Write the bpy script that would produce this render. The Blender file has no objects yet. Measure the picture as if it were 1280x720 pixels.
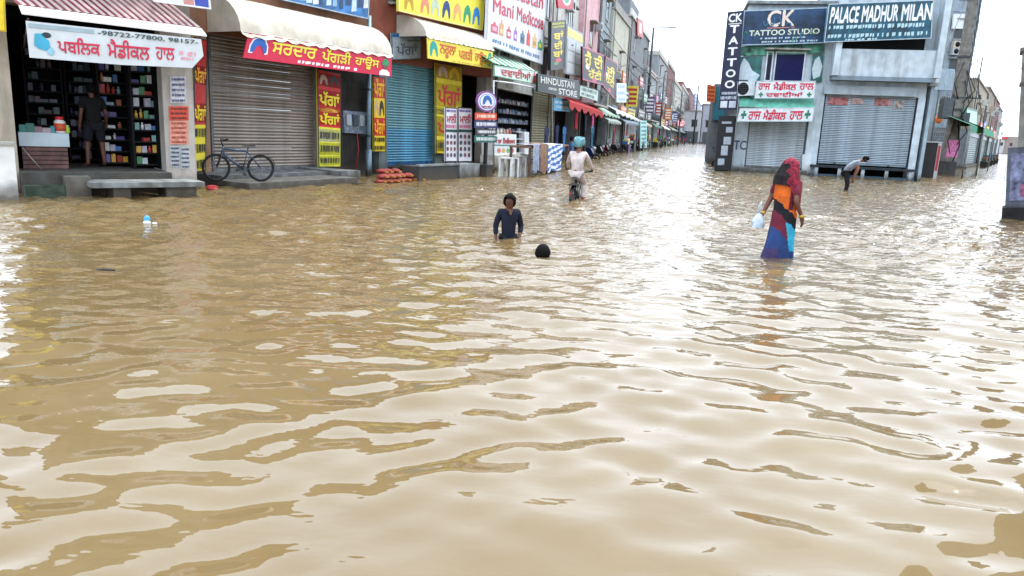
import bpy, bmesh, math, random
import numpy as np
from mathutils import Vector, Matrix
from mathutils.geometry import tessellate_polygon

rnd = random.Random(7)
R = math.radians
scene = bpy.context.scene
col = scene.collection

# ------------------------------------------------------------------ camera, sky, sun, exposure
CAM_H = 1.65
FPX = 930.0                      # focal length in pixels of a 1280 wide picture
PITCH, ROLL = R(12.1), R(2.6)
_f = Vector((0, math.cos(PITCH), -math.sin(PITCH)))
_r0 = Vector((1, 0, 0)); _u0 = _r0.cross(_f)
_r = _r0 * math.cos(ROLL) + _u0 * math.sin(ROLL)
_u = _u0 * math.cos(ROLL) - _r0 * math.sin(ROLL)
cam = bpy.data.objects.new('camera', bpy.data.cameras.new('camera'))
col.objects.link(cam)
cam.matrix_world = Matrix(((_r.x, _u.x, -_f.x, 0), (_r.y, _u.y, -_f.y, 0), (_r.z, _u.z, -_f.z, CAM_H), (0, 0, 0, 1)))
cam.data.sensor_width = 36
cam.data.lens = FPX / 1280 * 36
cam.data.clip_start = 0.05
cam.data.clip_end = 5000
scene.camera = cam

SUN_EL, SUN_AZ = R(62), R(38)     # azimuth from +Y towards +X
world = bpy.data.worlds.new('World'); scene.world = world; world.use_nodes = True
nt = world.node_tree
sky = nt.nodes.new('ShaderNodeTexSky'); sky.sky_type = 'NISHITA'; sky.sun_disc = False
sky.sun_elevation = SUN_EL; sky.sun_rotation = SUN_AZ
sky.air_density = 1.2; sky.dust_density = 6.0; sky.ozone_density = 1.0; sky.altitude = 200
hs = nt.nodes.new('ShaderNodeHueSaturation'); hs.inputs['Saturation'].default_value = 0.22
nt.links.new(sky.outputs[0], hs.inputs['Color'])
# thin bright cloud over the whole sky
wtc = nt.nodes.new('ShaderNodeTexCoord')
wn = nt.nodes.new('ShaderNodeTexNoise'); wn.inputs['Scale'].default_value = 2.2; wn.inputs['Detail'].default_value = 6
nt.links.new(wtc.outputs['Generated'], wn.inputs['Vector'])
wr = nt.nodes.new('ShaderNodeMapRange'); wr.inputs['From Min'].default_value = 0.3; wr.inputs['From Max'].default_value = 0.7
wr.inputs['To Min'].default_value = 0.55; wr.inputs['To Max'].default_value = 0.95
nt.links.new(wn.outputs['Fac'], wr.inputs['Value'])
wm = nt.nodes.new('ShaderNodeMixRGB'); wm.inputs['Color2'].default_value = (6.3, 7.3, 8.6, 1)
nt.links.new(wr.outputs[0], wm.inputs['Fac']); nt.links.new(hs.outputs[0], wm.inputs['Color1'])
nt.links.new(wm.outputs[0], nt.nodes['Background'].inputs['Color'])
nt.nodes['Background'].inputs['Strength'].default_value = 0.15
sun = bpy.data.objects.new('sun', bpy.data.lights.new('sun', 'SUN')); col.objects.link(sun)
sun.data.energy = 1.0; sun.data.angle = R(10); sun.data.color = (1, 0.94, 0.83)
_sd = Vector((math.sin(SUN_AZ) * math.cos(SUN_EL), math.cos(SUN_AZ) * math.cos(SUN_EL), math.sin(SUN_EL)))
sun.rotation_euler = (-_sd).to_track_quat('-Z', 'Y').to_euler()
sun.location = (0, 0, 30)
vs = scene.view_settings
vs.view_transform = 'Standard'; vs.look = 'None'; vs.gamma = 1; vs.exposure = 1.6
scene.cycles.max_bounces = 6
scene.cycles.use_denoising = True

# ------------------------------------------------------------------ materials
def C(h):
    h = h.lstrip('#')
    o = []
    for i in (0, 2, 4):
        c = int(h[i:i + 2], 16) / 255
        o.append(c / 12.92 if c <= 0.04045 else ((c + 0.055) / 1.055) ** 2.4)
    return tuple(o)

_mats = {}
def mat(h, rough=0.65, var=0.18, scale=5.0, bump=0.0, metal=0.0, streak=0.0, dirt='#4a4136', spec=0.4, bscale=40):
    key = (h, rough, var, scale, bump, metal, streak, dirt)
    if key in _mats: return _mats[key]
    m = bpy.data.materials.new('surface_%d' % len(_mats)); m.use_nodes = True
    n, l = m.node_tree.nodes, m.node_tree.links
    b = n['Principled BSDF']
    c = tuple(x * 0.84 for x in C(h))
    b.inputs['Roughness'].default_value = rough
    b.inputs['Metallic'].default_value = metal
    b.inputs['Specular IOR Level'].default_value = spec
    if var > 0 or streak > 0:
        tc = n.new('ShaderNodeTexCoord')
        no = n.new('ShaderNodeTexNoise'); no.inputs['Scale'].default_value = scale; no.inputs['Detail'].default_value = 5
        l.new(tc.outputs['Object'], no.inputs['Vector'])
        cr = n.new('ShaderNodeValToRGB')
        lo = tuple(max(0, x * (1 - var * 1.6)) for x in c); hi = tuple(min(0.9, x * (1 + var)) for x in c)
        cr.color_ramp.elements[0].position = 0.3; cr.color_ramp.elements[1].position = 0.7
        cr.color_ramp.elements[0].color = lo + (1,); cr.color_ramp.elements[1].color = hi + (1,)
        l.new(no.outputs['Fac'], cr.inputs['Fac'])
        out = cr.outputs['Color']
        if streak > 0:
            mp = n.new('ShaderNodeMapping'); mp.inputs['Scale'].default_value = (2.3, 2.3, 0.35)
            l.new(tc.outputs['Object'], mp.inputs['Vector'])
            n2 = n.new('ShaderNodeTexNoise'); n2.inputs['Scale'].default_value = 1.0; n2.inputs['Detail'].default_value = 9; n2.inputs['Roughness'].default_value = 0.62
            l.new(mp.outputs[0], n2.inputs['Vector'])
            r2 = n.new('ShaderNodeValToRGB')
            r2.color_ramp.elements[0].position = 0.46; r2.color_ramp.elements[1].position = 0.80
            r2.color_ramp.elements[0].color = (0, 0, 0, 1); r2.color_ramp.elements[1].color = (streak, streak, streak, 1)
            l.new(n2.outputs['Fac'], r2.inputs['Fac'])
            mx = n.new('ShaderNodeMixRGB'); mx.inputs['Color2'].default_value = C(dirt) + (1,)
            l.new(r2.outputs['Color'], mx.inputs['Fac']); l.new(out, mx.inputs['Color1'])
            out = mx.outputs['Color']
            # the wall is wet and silty just above the flood
            ge = n.new('ShaderNodeNewGeometry'); sx = n.new('ShaderNodeSeparateXYZ'); l.new(ge.outputs['Position'], sx.inputs[0])
            ad = n.new('ShaderNodeMath'); ad.operation = 'MULTIPLY_ADD'; ad.inputs[1].default_value = 0.45; l.new(no.outputs['Fac'], ad.inputs[0]); l.new(sx.outputs['Z'], ad.inputs[2])
            wr_ = n.new('ShaderNodeMapRange'); wr_.inputs['From Min'].default_value = 0.28; wr_.inputs['From Max'].default_value = 0.60
            wr_.inputs['To Min'].default_value = 0.88; wr_.inputs['To Max'].default_value = 0.0; l.new(ad.outputs[0], wr_.inputs['Value'])
            mw = n.new('ShaderNodeMixRGB'); mw.inputs['Color2'].default_value = (0.055, 0.042, 0.028, 1)
            l.new(wr_.outputs[0], mw.inputs['Fac']); l.new(out, mw.inputs['Color1']); out = mw.outputs['Color']
        l.new(out, b.inputs['Base Color'])
        if bump > 0:
            n3 = n.new('ShaderNodeTexNoise'); n3.inputs['Scale'].default_value = bscale; n3.inputs['Detail'].default_value = 4
            l.new(tc.outputs['Object'], n3.inputs['Vector'])
            bp = n.new('ShaderNodeBump'); bp.inputs['Strength'].default_value = bump; bp.inputs['Distance'].default_value = 0.02
            l.new(n3.outputs['Fac'], bp.inputs['Height']); l.new(bp.outputs[0], b.inputs['Normal'])
    else:
        b.inputs['Base Color'].default_value = c + (1,)
    _mats[key] = m
    return m

def ink(h): return mat(h, 0.5, 0.10, 5, 0, 0, 0.28, '#6a6255')
def paint(h, streak=0.45): return mat(h, 0.75, 0.12, 2.5, 0.25, 0, streak)
def conc(h='#8e8b84', streak=0.6): return mat(h, 0.85, 0.25, 4, 0.5, 0, streak)
def cloth(h): return mat(h, 0.9, 0.2, 8, 0.3, bscale=60)
def metal(h, rough=0.45): return mat(h, rough, 0.15, 6, 0.1, 0.4, 0.3)
def plastic(h): return mat(h, 0.4, 0.08, 6)
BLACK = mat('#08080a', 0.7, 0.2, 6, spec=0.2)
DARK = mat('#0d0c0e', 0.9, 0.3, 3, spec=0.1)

# ------------------------------------------------------------------ frames: a vertical facade with its own axes
CAMP = Vector((0, 0, CAM_H))
def ray(u, v): return _r * ((u - 640) / FPX) + _u * ((360 - v) / FPX) + _f
def ground(u, v, z=0.0):
    d = ray(u, v); return CAMP + d * ((z - CAM_H) / d.z)

class Frame:
    def __init__(s, o, ang):
        s.o = Vector((o[0], o[1], 0)); s.a = ang
        s.x = Vector((math.cos(ang), math.sin(ang), 0)); s.y = Vector((-math.sin(ang), math.cos(ang), 0))
    def px(s, u, v, y=0.0):
        d = ray(u, v); t = (y - (CAMP - s.o).dot(s.y)) / d.dot(s.y)
        p = CAMP + d * t
        return ((p - s.o).dot(s.x), p.z)
    def quad(s, y, *c): return [s.px(u, v, y) for u, v in c]
    def loc(s, p): return s.o + s.x * p[0] + s.y * p[1] + Vector((0, 0, p[2]))
    def inv(s, w): d = Vector(w) - s.o; return (d.dot(s.x), d.dot(s.y), d.z)
    def at(s, u, v, z=0.0): return s.inv(ground(u, v, z))

def thing(F, name, label, cat, base=(0, 0, 0), group=None, rz=0.0):
    o = bpy.data.objects.new(name, None); col.objects.link(o)
    o.location = F.loc(base); o.rotation_euler = (0, 0, F.a + rz)
    o['label'] = label; o['category'] = cat
    if group: o['group'] = group
    o.empty_display_size = 0.1
    o['base'] = list(base)
    return o

def tag(o, label, cat, group=None, kind=None):
    if label: o['label'] = label
    if cat: o['category'] = cat
    if group: o['group'] = group
    if kind: o['kind'] = kind
    return o

def copy_tree(o, parent=None):
    c = o.copy(); col.objects.link(c)
    if parent: c.parent = parent
    for ch in o.children: copy_tree(ch, c)
    return c

class MB:
    def __init__(s): s.v = []; s.f = []; s.m = []; s.mi = 0; s.sm = False; s.fs = []
    def add(s, vs, fs):
        b = len(s.v); s.v += [tuple(p) for p in vs]
        for f in fs: s.f.append([b + i for i in f]); s.m.append(s.mi); s.fs.append(s.sm)
        return s
    def box(s, x0, x1, y0, y1, z0, z1):
        return s.add([(x0, y0, z0), (x1, y0, z0), (x1, y1, z0), (x0, y1, z0), (x0, y0, z1), (x1, y0, z1), (x1, y1, z1), (x0, y1, z1)],
                     [(0, 1, 5, 4), (1, 2, 6, 5), (2, 3, 7, 6), (3, 0, 4, 7), (4, 5, 6, 7), (3, 2, 1, 0)])
    def prism(s, pts, y0, y1):                       # polygon in (x, z), extruded y0..y1 (y0 nearer the street)
        n = len(pts)
        if sum(pts[i][0] * pts[(i + 1) % n][1] - pts[(i + 1) % n][0] * pts[i][1] for i in range(n)) < 0: pts = pts[::-1]
        vs = [(p[0], y0, p[1]) for p in pts] + [(p[0], y1, p[1]) for p in pts]
        fs = [(i, n + i, n + (i + 1) % n, (i + 1) % n)[::-1] for i in range(n)]
        if n == 4: fs += [tuple(range(n)), tuple(range(n, 2 * n))[::-1]]
        else:
            for t in tessellate_polygon([[Vector((p[0], p[1], 0)) for p in pts]]):
                a, b, c = t
                cr = (pts[b][0] - pts[a][0]) * (pts[c][1] - pts[a][1]) - (pts[b][1] - pts[a][1]) * (pts[c][0] - pts[a][0])
                if cr < 0: a, c = c, a
                fs += [(a, b, c), (n + c, n + b, n + a)]
        return s.add(vs, fs)
    def prism_x(s, pts, x0, x1):                     # polygon in (y, z), extruded along x
        n = len(pts)
        if sum(pts[i][0] * pts[(i + 1) % n][1] - pts[(i + 1) % n][0] * pts[i][1] for i in range(n)) < 0: pts = pts[::-1]
        vs = [(x0, p[0], p[1]) for p in pts] + [(x1, p[0], p[1]) for p in pts]
        fs = [(i, (i + 1) % n, n + (i + 1) % n, n + i)[::-1] for i in range(n)]
        for t in tessellate_polygon([[Vector((p[0], p[1], 0)) for p in pts]]):
            a, b, c = t
            cr = (pts[b][0] - pts[a][0]) * (pts[c][1] - pts[a][1]) - (pts[b][1] - pts[a][1]) * (pts[c][0] - pts[a][0])
            if cr < 0: a, c = c, a
            fs += [(c, b, a), (n + a, n + b, n + c)]
        return s.add(vs, fs)
    def tube(s, pts, r, n=8, cap=True):
        pts = [Vector(p) for p in pts]; rs = r if isinstance(r, (list, tuple)) else [r] * len(pts)
        sm = s.sm; s.sm = True
        rings = []
        for i, p in enumerate(pts):
            d = (pts[min(i + 1, len(pts) - 1)] - pts[max(i - 1, 0)]).normalized()
            a = d.orthogonal().normalized() if i == 0 else (rings_a - d * rings_a.dot(d)).normalized()
            rings_a = a; b = d.cross(a)
            rings.append([p + (a * math.cos(2 * math.pi * k / n) + b * math.sin(2 * math.pi * k / n)) * rs[i] for k in range(n)])
        vs = [q for rg in rings for q in rg]; fs = []
        for i in range(len(rings) - 1):
            for k in range(n):
                fs.append((i * n + k, i * n + (k + 1) % n, (i + 1) * n + (k + 1) % n, (i + 1) * n + k))
        if cap: fs += [tuple(range(n))[::-1], tuple((len(rings) - 1) * n + k for k in range(n))]
        s.add(vs, fs); s.sm = sm; return s
    def lathe(s, prof, n=12, c=(0, 0, 0), axis='z'):
        sm = s.sm; s.sm = True
        vs = []; fs = []
        for r, h in prof:
            for k in range(n):
                a = 2 * math.pi * k / n; p = (r * math.cos(a), r * math.sin(a), h)
                if axis == 'y': p = (p[0], -p[2], p[1])
                vs.append((c[0] + p[0], c[1] + p[1], c[2] + p[2]))
        for i in range(len(prof) - 1):
            for k in range(n): fs.append((i * n + k, i * n + (k + 1) % n, (i + 1) * n + (k + 1) % n, (i + 1) * n + k))
        fs += [tuple(range(n))[::-1], tuple((len(prof) - 1) * n + k for k in range(n))]
        s.add(vs, fs); s.sm = sm; return s
    def ball(s, c, rx, ry=None, rz=None, n=12, m=8, lo=-90, hi=90):
        ry = ry or rx; rz = rz or rx
        sm = s.sm; s.sm = True; vs = []; fs = []
        for i in range(m + 1):
            t = R(lo + (hi - lo) * i / m)
            for k in range(n):
                a = 2 * math.pi * k / n
                vs.append((c[0] + rx * math.cos(t) * math.cos(a), c[1] + ry * math.cos(t) * math.sin(a), c[2] + rz * math.sin(t)))
        for i in range(m):
            for k in range(n): fs.append((i * n + k, i * n + (k + 1) % n, (i + 1) * n + (k + 1) % n, (i + 1) * n + k))
        s.add(vs, fs); s.sm = sm; return s
    def sheet(s, grid):                              # rows of points
        n = len(grid[0]); vs = [p for row in grid for p in row]; fs = []
        for i in range(len(grid) - 1):
            for k in range(n - 1): fs.append((i * n + k, i * n + k + 1, (i + 1) * n + k + 1, (i + 1) * n + k))
        return s.add(vs, fs)
    def mesh(s, name, mats, base=(0, 0, 0)):
        me = bpy.data.meshes.new(name)
        me.from_pydata([(p[0] - base[0], p[1] - base[1], p[2] - base[2]) for p in s.v], [], s.f)
        for m in (mats if isinstance(mats, (list, tuple)) else [mats]): me.materials.append(m)
        if len(me.polygons) == len(s.fs):
            me.polygons.foreach_set('use_smooth', s.fs); me.polygons.foreach_set('material_index', s.m)
        me.update(); return me
    def build(s, name, mats, root, parent=None, F=None, label=None):
        """under a thing's root (parent defaults to the root); or, with root None, a top-level mesh in frame F"""
        base = root['base'] if root else (0, 0, 0)
        o = bpy.data.objects.new(name, s.mesh(name, mats, base)); col.objects.link(o)
        if root: o.parent = parent or root
        elif F: o.location = F.o; o.rotation_euler = (0, 0, F.a)
        if label: o['label'] = label
        return o

def solo(F, mb, name, mats, label, cat, group=None):
    """a thing that is one mesh; its origin at the middle of its foot"""
    xs = [p[0] for p in mb.v]; ys = [p[1] for p in mb.v]; zs = [p[2] for p in mb.v]
    b = ((min(xs) + max(xs)) / 2, (min(ys) + max(ys)) / 2, min(zs))
    o = bpy.data.objects.new(name, mb.mesh(name, mats, b)); col.objects.link(o)
    o.location = F.loc(b); o.rotation_euler = (0, 0, F.a)
    return tag(o, label, cat, group)

# ------------------------------------------------------------------ lettering as geometry
_tc = {}
def glyph_polys(text):
    if text in _tc: return _tc[text]
    cu = bpy.data.curves.new('lettering', 'FONT'); cu.body = text
    o = bpy.data.objects.new('lettering', cu); col.objects.link(o)
    dg = bpy.context.evaluated_depsgraph_get()
    c2 = o.evaluated_get(dg).to_curve(dg)
    polys = []
    for sp in c2.splines:
        pts = []
        if sp.type == 'BEZIER':
            bp = sp.bezier_points; n = len(bp)
            for i in range(n):
                a, b = bp[i], bp[(i + 1) % n]
                straight = a.handle_right_type == 'VECTOR' and b.handle_left_type == 'VECTOR'
                st = 1 if straight else 3
                for k in range(st):
                    t = k / st
                    p = a.co * (1 - t) ** 3 + a.handle_right * 3 * t * (1 - t) ** 2 + b.handle_left * 3 * t * t * (1 - t) + b.co * t ** 3
                    pts.append((p.x, p.y))
        else: pts = [(p.co[0], p.co[1]) for p in sp.points]
        cl = []
        for p in pts:
            if not cl or abs(p[0] - cl[-1][0]) + abs(p[1] - cl[-1][1]) > 1e-4: cl.append(p)
        if len(cl) > 2 and abs(cl[0][0] - cl[-1][0]) + abs(cl[0][1] - cl[-1][1]) < 1e-4: cl.pop()
        if len(cl) >= 3:
            a = sum(cl[i][0] * cl[(i + 1) % len(cl)][1] - cl[(i + 1) % len(cl)][0] * cl[i][1] for i in range(len(cl))) / 2
            polys.append((a, cl))
    o.to_curve_clear() if hasattr(o, 'to_curve_clear') else None
    bpy.data.objects.remove(o)
    sgn = -1 if sum(1 if a > 0 else -1 for a, _ in polys) < 0 else 1
    outs = [(abs(a), p) for a, p in polys if a * sgn > 0]; holes = [p for a, p in polys if a * sgn <= 0]
    def inside(pt, poly):
        r = False; n = len(poly)
        for i in range(n):
            x1, y1 = poly[i]; x2, y2 = poly[(i + 1) % n]
            if (y1 > pt[1]) != (y2 > pt[1]) and pt[0] < (x2 - x1) * (pt[1] - y1) / (y2 - y1) + x1: r = not r
        return r
    groups = [[p] for _, p in outs]
    for h in holes:
        best = None
        for i, (a, p) in enumerate(outs):
            if inside(h[0], p) and (best is None or a < outs[best][0]): best = i
        if best is not None: groups[best].append(h)
    out = []
    for g in groups:
        vs = [p for lp in g for p in lp]
        tris = tessellate_polygon([[Vector((p[0], p[1], 0)) for p in lp] for lp in g])
        out.append((vs, tris))
    _tc[text] = out
    return out

def lerp2(q, a, b):
    tl, tr, br, bl = q
    tx, tz = tl[0] + (tr[0] - tl[0]) * a, tl[1] + (tr[1] - tl[1]) * a
    bx, bz = bl[0] + (br[0] - bl[0]) * a, bl[1] + (br[1] - bl[1]) * a
    return (bx + (tx - bx) * b, bz + (tz - bz) * b)

def text_mb(mb, text, q, y, a0, a1, b0, b1, bold=0.0, ital=0.0):
    """lettering fitted to a0..a1 across and b0..b1 up the sign face q (TL, TR, BR, BL in frame x, z) at depth y"""
    g = glyph_polys(text)
    xs = [p[0] for vs, _ in g for p in vs]; ys = [p[1] for vs, _ in g for p in vs]
    if not xs: return mb
    x0, x1, y0, y1 = min(xs), max(xs), min(ys), max(ys)
    k = 0
    shifts = [(0, 0)] if not bold else [(-bold, 0), (bold, 0), (0, bold), (0, -bold)]
    for dx, dy in shifts:
        for vs, tris in g:
            k += 1
            pts = []
            for p in vs:
                px, py = p[0] + dx + ital * (p[1] - y0), p[1] + dy
                a = a0 + (a1 - a0) * (px - x0) / max(1e-6, x1 - x0); b = b0 + (b1 - b0) * (py - y0) / max(1e-6, y1 - y0)
                s_, z_ = lerp2(q, a, b); pts.append((s_, y - 0.0004 * (k % 40), z_))
            fs = []
            for t in tris:
                a, b, c = t
                cr = (pts[b][0] - pts[a][0]) * (pts[c][2] - pts[a][2]) - (pts[b][2] - pts[a][2]) * (pts[c][0] - pts[a][0])
                fs.append((a, b, c) if cr > 0 else (c, b, a))
            mb.add(pts, fs)
    return mb

def shape_mb(mb, pts, q, y, a0, a1, b0, b1):
    return mb.prism([lerp2(q, a0 + (a1 - a0) * x, b0 + (b1 - b0) * z) for x, z in pts], y - 0.004, y)

def line_mb(mb, q, y, a0, a1, b0, b1, seed=0):
    """a line of print too small to read: short uneven strokes"""
    r = random.Random(seed); a = a0
    while a < a1:
        w = r.uniform(0.012, 0.035)
        mb.prism([lerp2(q, a, b1 - r.uniform(0, 0.2) * (b1 - b0)), lerp2(q, min(a1, a + w), b1), lerp2(q, min(a1, a + w), b0 + r.uniform(0, 0.4) * (b1 - b0)), lerp2(q, a, b0)], y - 0.003, y)
        a += w + (r.uniform(0.006, 0.012) if r.random() < 0.75 else 0.03)
    return mb

def sub(q, a0, a1, b0, b1): return [lerp2(q, a0, b1), lerp2(q, a1, b1), lerp2(q, a1, b0), lerp2(q, a0, b0)]

TURBAN = [(0, 0), (0.0, 0.45), (0.12, 0.82), (0.35, 0.98), (0.55, 1.0), (0.8, 0.85), (0.97, 0.5), (1, 0.05), (0.85, 0), (0.66, 0.42), (0.5, 0.52), (0.36, 0.42), (0.2, 0.02)]
PLUS = [(0.33, 0), (0.67, 0), (0.67, 0.33), (1, 0.33), (1, 0.67), (0.67, 0.67), (0.67, 1), (0.33, 1), (0.33, 0.67), (0, 0.67), (0, 0.33), (0.33, 0.33)]
def disc(n=16): return [(0.5 + 0.5 * math.cos(2 * math.pi * k / n), 0.5 + 0.5 * math.sin(2 * math.pi * k / n)) for k in range(n)]

# ------------------------------------------------------------------ the frontages
_p0, _p1 = ground(20, 247), ground(250, 243)
S0 = Frame(_p0, math.atan2(_p1.y - _p0.y, _p1.x - _p0.x))              # first shop, y = 0 is the edge of its plinth
_d = ray(258, 180); _d = _d / _d.y
_q0 = CAMP + _d * 18.6
S1 = Frame(_q0, R(90 - 28))                                             # shutters in a row
_d2 = ray(611, 170); _d2 /= _d2.y
_tt = (Vector((S1.o.x, S1.o.y, 0)).dot(S1.y)) / Vector((_d2.x, _d2.y, 0)).dot(S1.y)
_q1 = Vector((_d2.x * _tt, _d2.y * _tt, 0))
_q2 = ground(762, 190)
S2 = Frame(_q1, math.atan2(_q2.y - _q1.y, _q2.x - _q1.x))              # the long street
_dl = ray(913, 190); _dl /= _dl.y; _dr = ray(1146, 190); _dr /= _dr.y
_c0, _c1 = _dl * 39.0, _dr * 37.2
R1 = Frame(_c0, math.atan2(_c1.y - _c0.y, _c1.x - _c0.x))              # corner block that faces the camera
R2 = Frame(_c1 + Vector((0.3, 0.4, 0)), R(90 - 33.8))                   # side street beyond it
W = Frame((0, 0), 0)
# ------------------------------------------------------------------ ground and flood water
g = MB(); g.add([(-900, -60, -0.36), (900, -60, -0.36), (900, 1600, -0.36), (-900, 1600, -0.36)], [(0, 1, 2, 3)])
tag(g.build('ground', mat('#6a5a44', 0.9, 0.3, 2), None, F=W), 'muddy street bed under the flood water', 'ground', kind='structure')

def water_material():
    m = bpy.data.materials.new('flood_water'); m.use_nodes = True
    n, l = m.node_tree.nodes, m.node_tree.links
    b = n['Principled BSDF']
    b.inputs['Roughness'].default_value = 0.018; b.inputs['IOR'].default_value = 1.42
    tc = n.new('ShaderNodeTexCoord')
    no = n.new('ShaderNodeTexNoise'); no.inputs['Scale'].default_value = 0.8; no.inputs['Detail'].default_value = 4
    l.new(tc.outputs['Object'], no.inputs['Vector'])
    cr = n.new('ShaderNodeValToRGB')
    cr.color_ramp.elements[0].position = 0.3; cr.color_ramp.elements[1].position = 0.7
    cr.color_ramp.elements[0].color = WATER_A + (1,); cr.color_ramp.elements[1].color = WATER_B + (1,)
    l.new(no.outputs['Fac'], cr.inputs['Fac']); l.new(cr.outputs['Color'], b.inputs['Base Color'])
    mp = n.new('ShaderNodeMapping'); mp.inputs['Scale'].default_value = (1.0, 1.8, 1.0); mp.inputs['Rotation'].default_value = (0, 0, R(14))
    l.new(tc.outputs['Object'], mp.inputs['Vector'])
    n1 = n.new('ShaderNodeTexNoise'); n1.inputs['Scale'].default_value = 4.0; n1.inputs['Detail'].default_value = 2; n1.inputs['Roughness'].default_value = 0.55
    l.new(mp.outputs[0], n1.inputs['Vector'])
    # the ripples are livelier out in the street than in the sheltered water close by
    sp = n.new('ShaderNodeSeparateXYZ'); l.new(tc.outputs['Object'], sp.inputs[0])
    mr = n.new('ShaderNodeMapRange'); mr.inputs['From Min'].default_value = 5.0; mr.inputs['From Max'].default_value = 16.0
    mr.inputs['To Min'].default_value = 0.07; mr.inputs['To Max'].default_value = 1.0
    l.new(sp.outputs['Y'], mr.inputs['Value'])
    bp = n.new('ShaderNodeBump'); bp.inputs['Distance'].default_value = 0.055
    l.new(mr.outputs[0], bp.inputs['Strength']); l.new(n1.outputs['Fac'], bp.inputs['Height'])
    l.new(bp.outputs[0], b.inputs['Normal'])
    return m
WATER_A, WATER_B = (0.126, 0.083, 0.033), (0.152, 0.110, 0.054)

def build_water():
    rg = np.random.RandomState(3)
    xs = np.linspace(-17, 27, 740)
    ys = [0.6]
    while ys[-1] < 75: ys.append(ys[-1] + 0.018 + 0.0042 * ys[-1])
    ys = np.array(ys); X, Y = np.meshgrid(xs, ys)
    Z = np.zeros_like(X)
    def band(n, l0, l1, slope, spread, mean, weight):
        nonlocal Z
        for _ in range(n):
            lam = math.exp(rg.uniform(math.log(l0), math.log(l1))); th = math.radians(mean) + rg.normal(0, spread)
            k = 2 * math.pi / lam; ph = rg.uniform(0, 6.283)
            warp = 0.6 * np.sin(0.35 * X + 0.22 * Y + ph) + 0.4 * np.sin(-0.5 * X + 0.6 * Y + 2 * ph)
            Z += weight * slope / math.sqrt(n) * lam / 6.283 * 1.41 * np.sin(k * (math.cos(th) * X + math.sin(th) * Y) + ph + warp)
    far = np.clip((Y - 3.0) / 9.0, 0, 1); far = far * far * (3 - 2 * far)
    patch = 0.65 + 0.35 * np.sin(0.45 * X + 1.0 + 0.3 * np.sin(0.5 * Y)) * np.sin(0.37 * Y + 0.6 * np.sin(0.4 * X))
    right = np.clip((X + 1.0) / 4.0, 0, 1)
    band(10, 0.8, 2.2, 0.032, 0.6, 72, 1.0)                     # long lazy swell
    band(28, 0.20, 0.60, 0.088, 0.9, 85, (0.6 + 0.4 * (1 - far)) * (0.6 + 0.8 * np.clip(patch - 0.3, 0, 1)))   # loose wobble that breaks the reflections into patches
    mid = np.clip((Y - 1.5) / 2.5, 0, 1)
    band(12, 0.22, 0.60, 0.125, 0.20, 58, (0.15 + 0.85 * right) * (0.6 + 0.4 * mid) * patch)    # streaky wavelets across the open street
    band(22, 0.24, 0.70, 0.26, 0.75, 80, far * patch)              # chop
    for cx, cy, a in ((-0.08, 11.3, 0.018), (0.5, 10.1, 0.020), (3.95, 10.9, 0.016), (1.36, 18.4, 0.02), (12.4, 28.5, 0.02)):
        r = np.hypot(X - cx, Y - cy); Z += a * np.sin(r * 13) * np.exp(-r * 0.9) * np.clip(r * 4, 0, 1)
    edge = np.clip((75 - Y) / 25, 0, 1) * np.clip((X + 17) / 2, 0, 1) * np.clip((27 - X) / 2, 0, 1)
    Z *= edge
    ny, nx = X.shape
    v = np.stack([X, Y, Z], -1).reshape(-1, 3)
    i = (np.arange(ny - 1)[:, None] * nx + np.arange(nx - 1)[None, :]).reshape(-1)
    q = np.stack([i, i + 1, i + nx + 1, i + nx], -1)
    # the calm sheet round it, out to the horizon
    yl = float(ys[-1]); y0 = float(ys[0]); nb = len(v)
    o = [(-900, -60, 0), (900, -60, 0), (900, 1600, 0), (-900, 1600, 0), (-17, y0, 0), (27, y0, 0), (27, yl, 0), (-17, yl, 0)]
    v = np.vstack([v, np.array(o, float)])
    q = np.vstack([q, np.array([(0, 1, 5, 4), (1, 2, 6, 5), (2, 3, 7, 6), (3, 0, 4, 7)]) + nb])
    me = bpy.data.meshes.new('flood_water')
    me.vertices.add(len(v)); me.vertices.foreach_set('co', v.astype(np.float32).ravel())
    me.loops.add(q.size); me.loops.foreach_set('vertex_index', q.astype(np.int32).ravel())
    me.polygons.add(len(q)); me.polygons.foreach_set('loop_start', np.arange(0, q.size, 4, dtype=np.int32))
    me.polygons.foreach_set('use_smooth', np.ones(len(q), bool))
    me.update(calc_edges=True); me.materials.append(water_material())
    o = bpy.data.objects.new('water', me); col.objects.link(o)
    tag(o, 'brown rippled flood water covering the whole street', 'flood water', kind='structure')
build_water()

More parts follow.
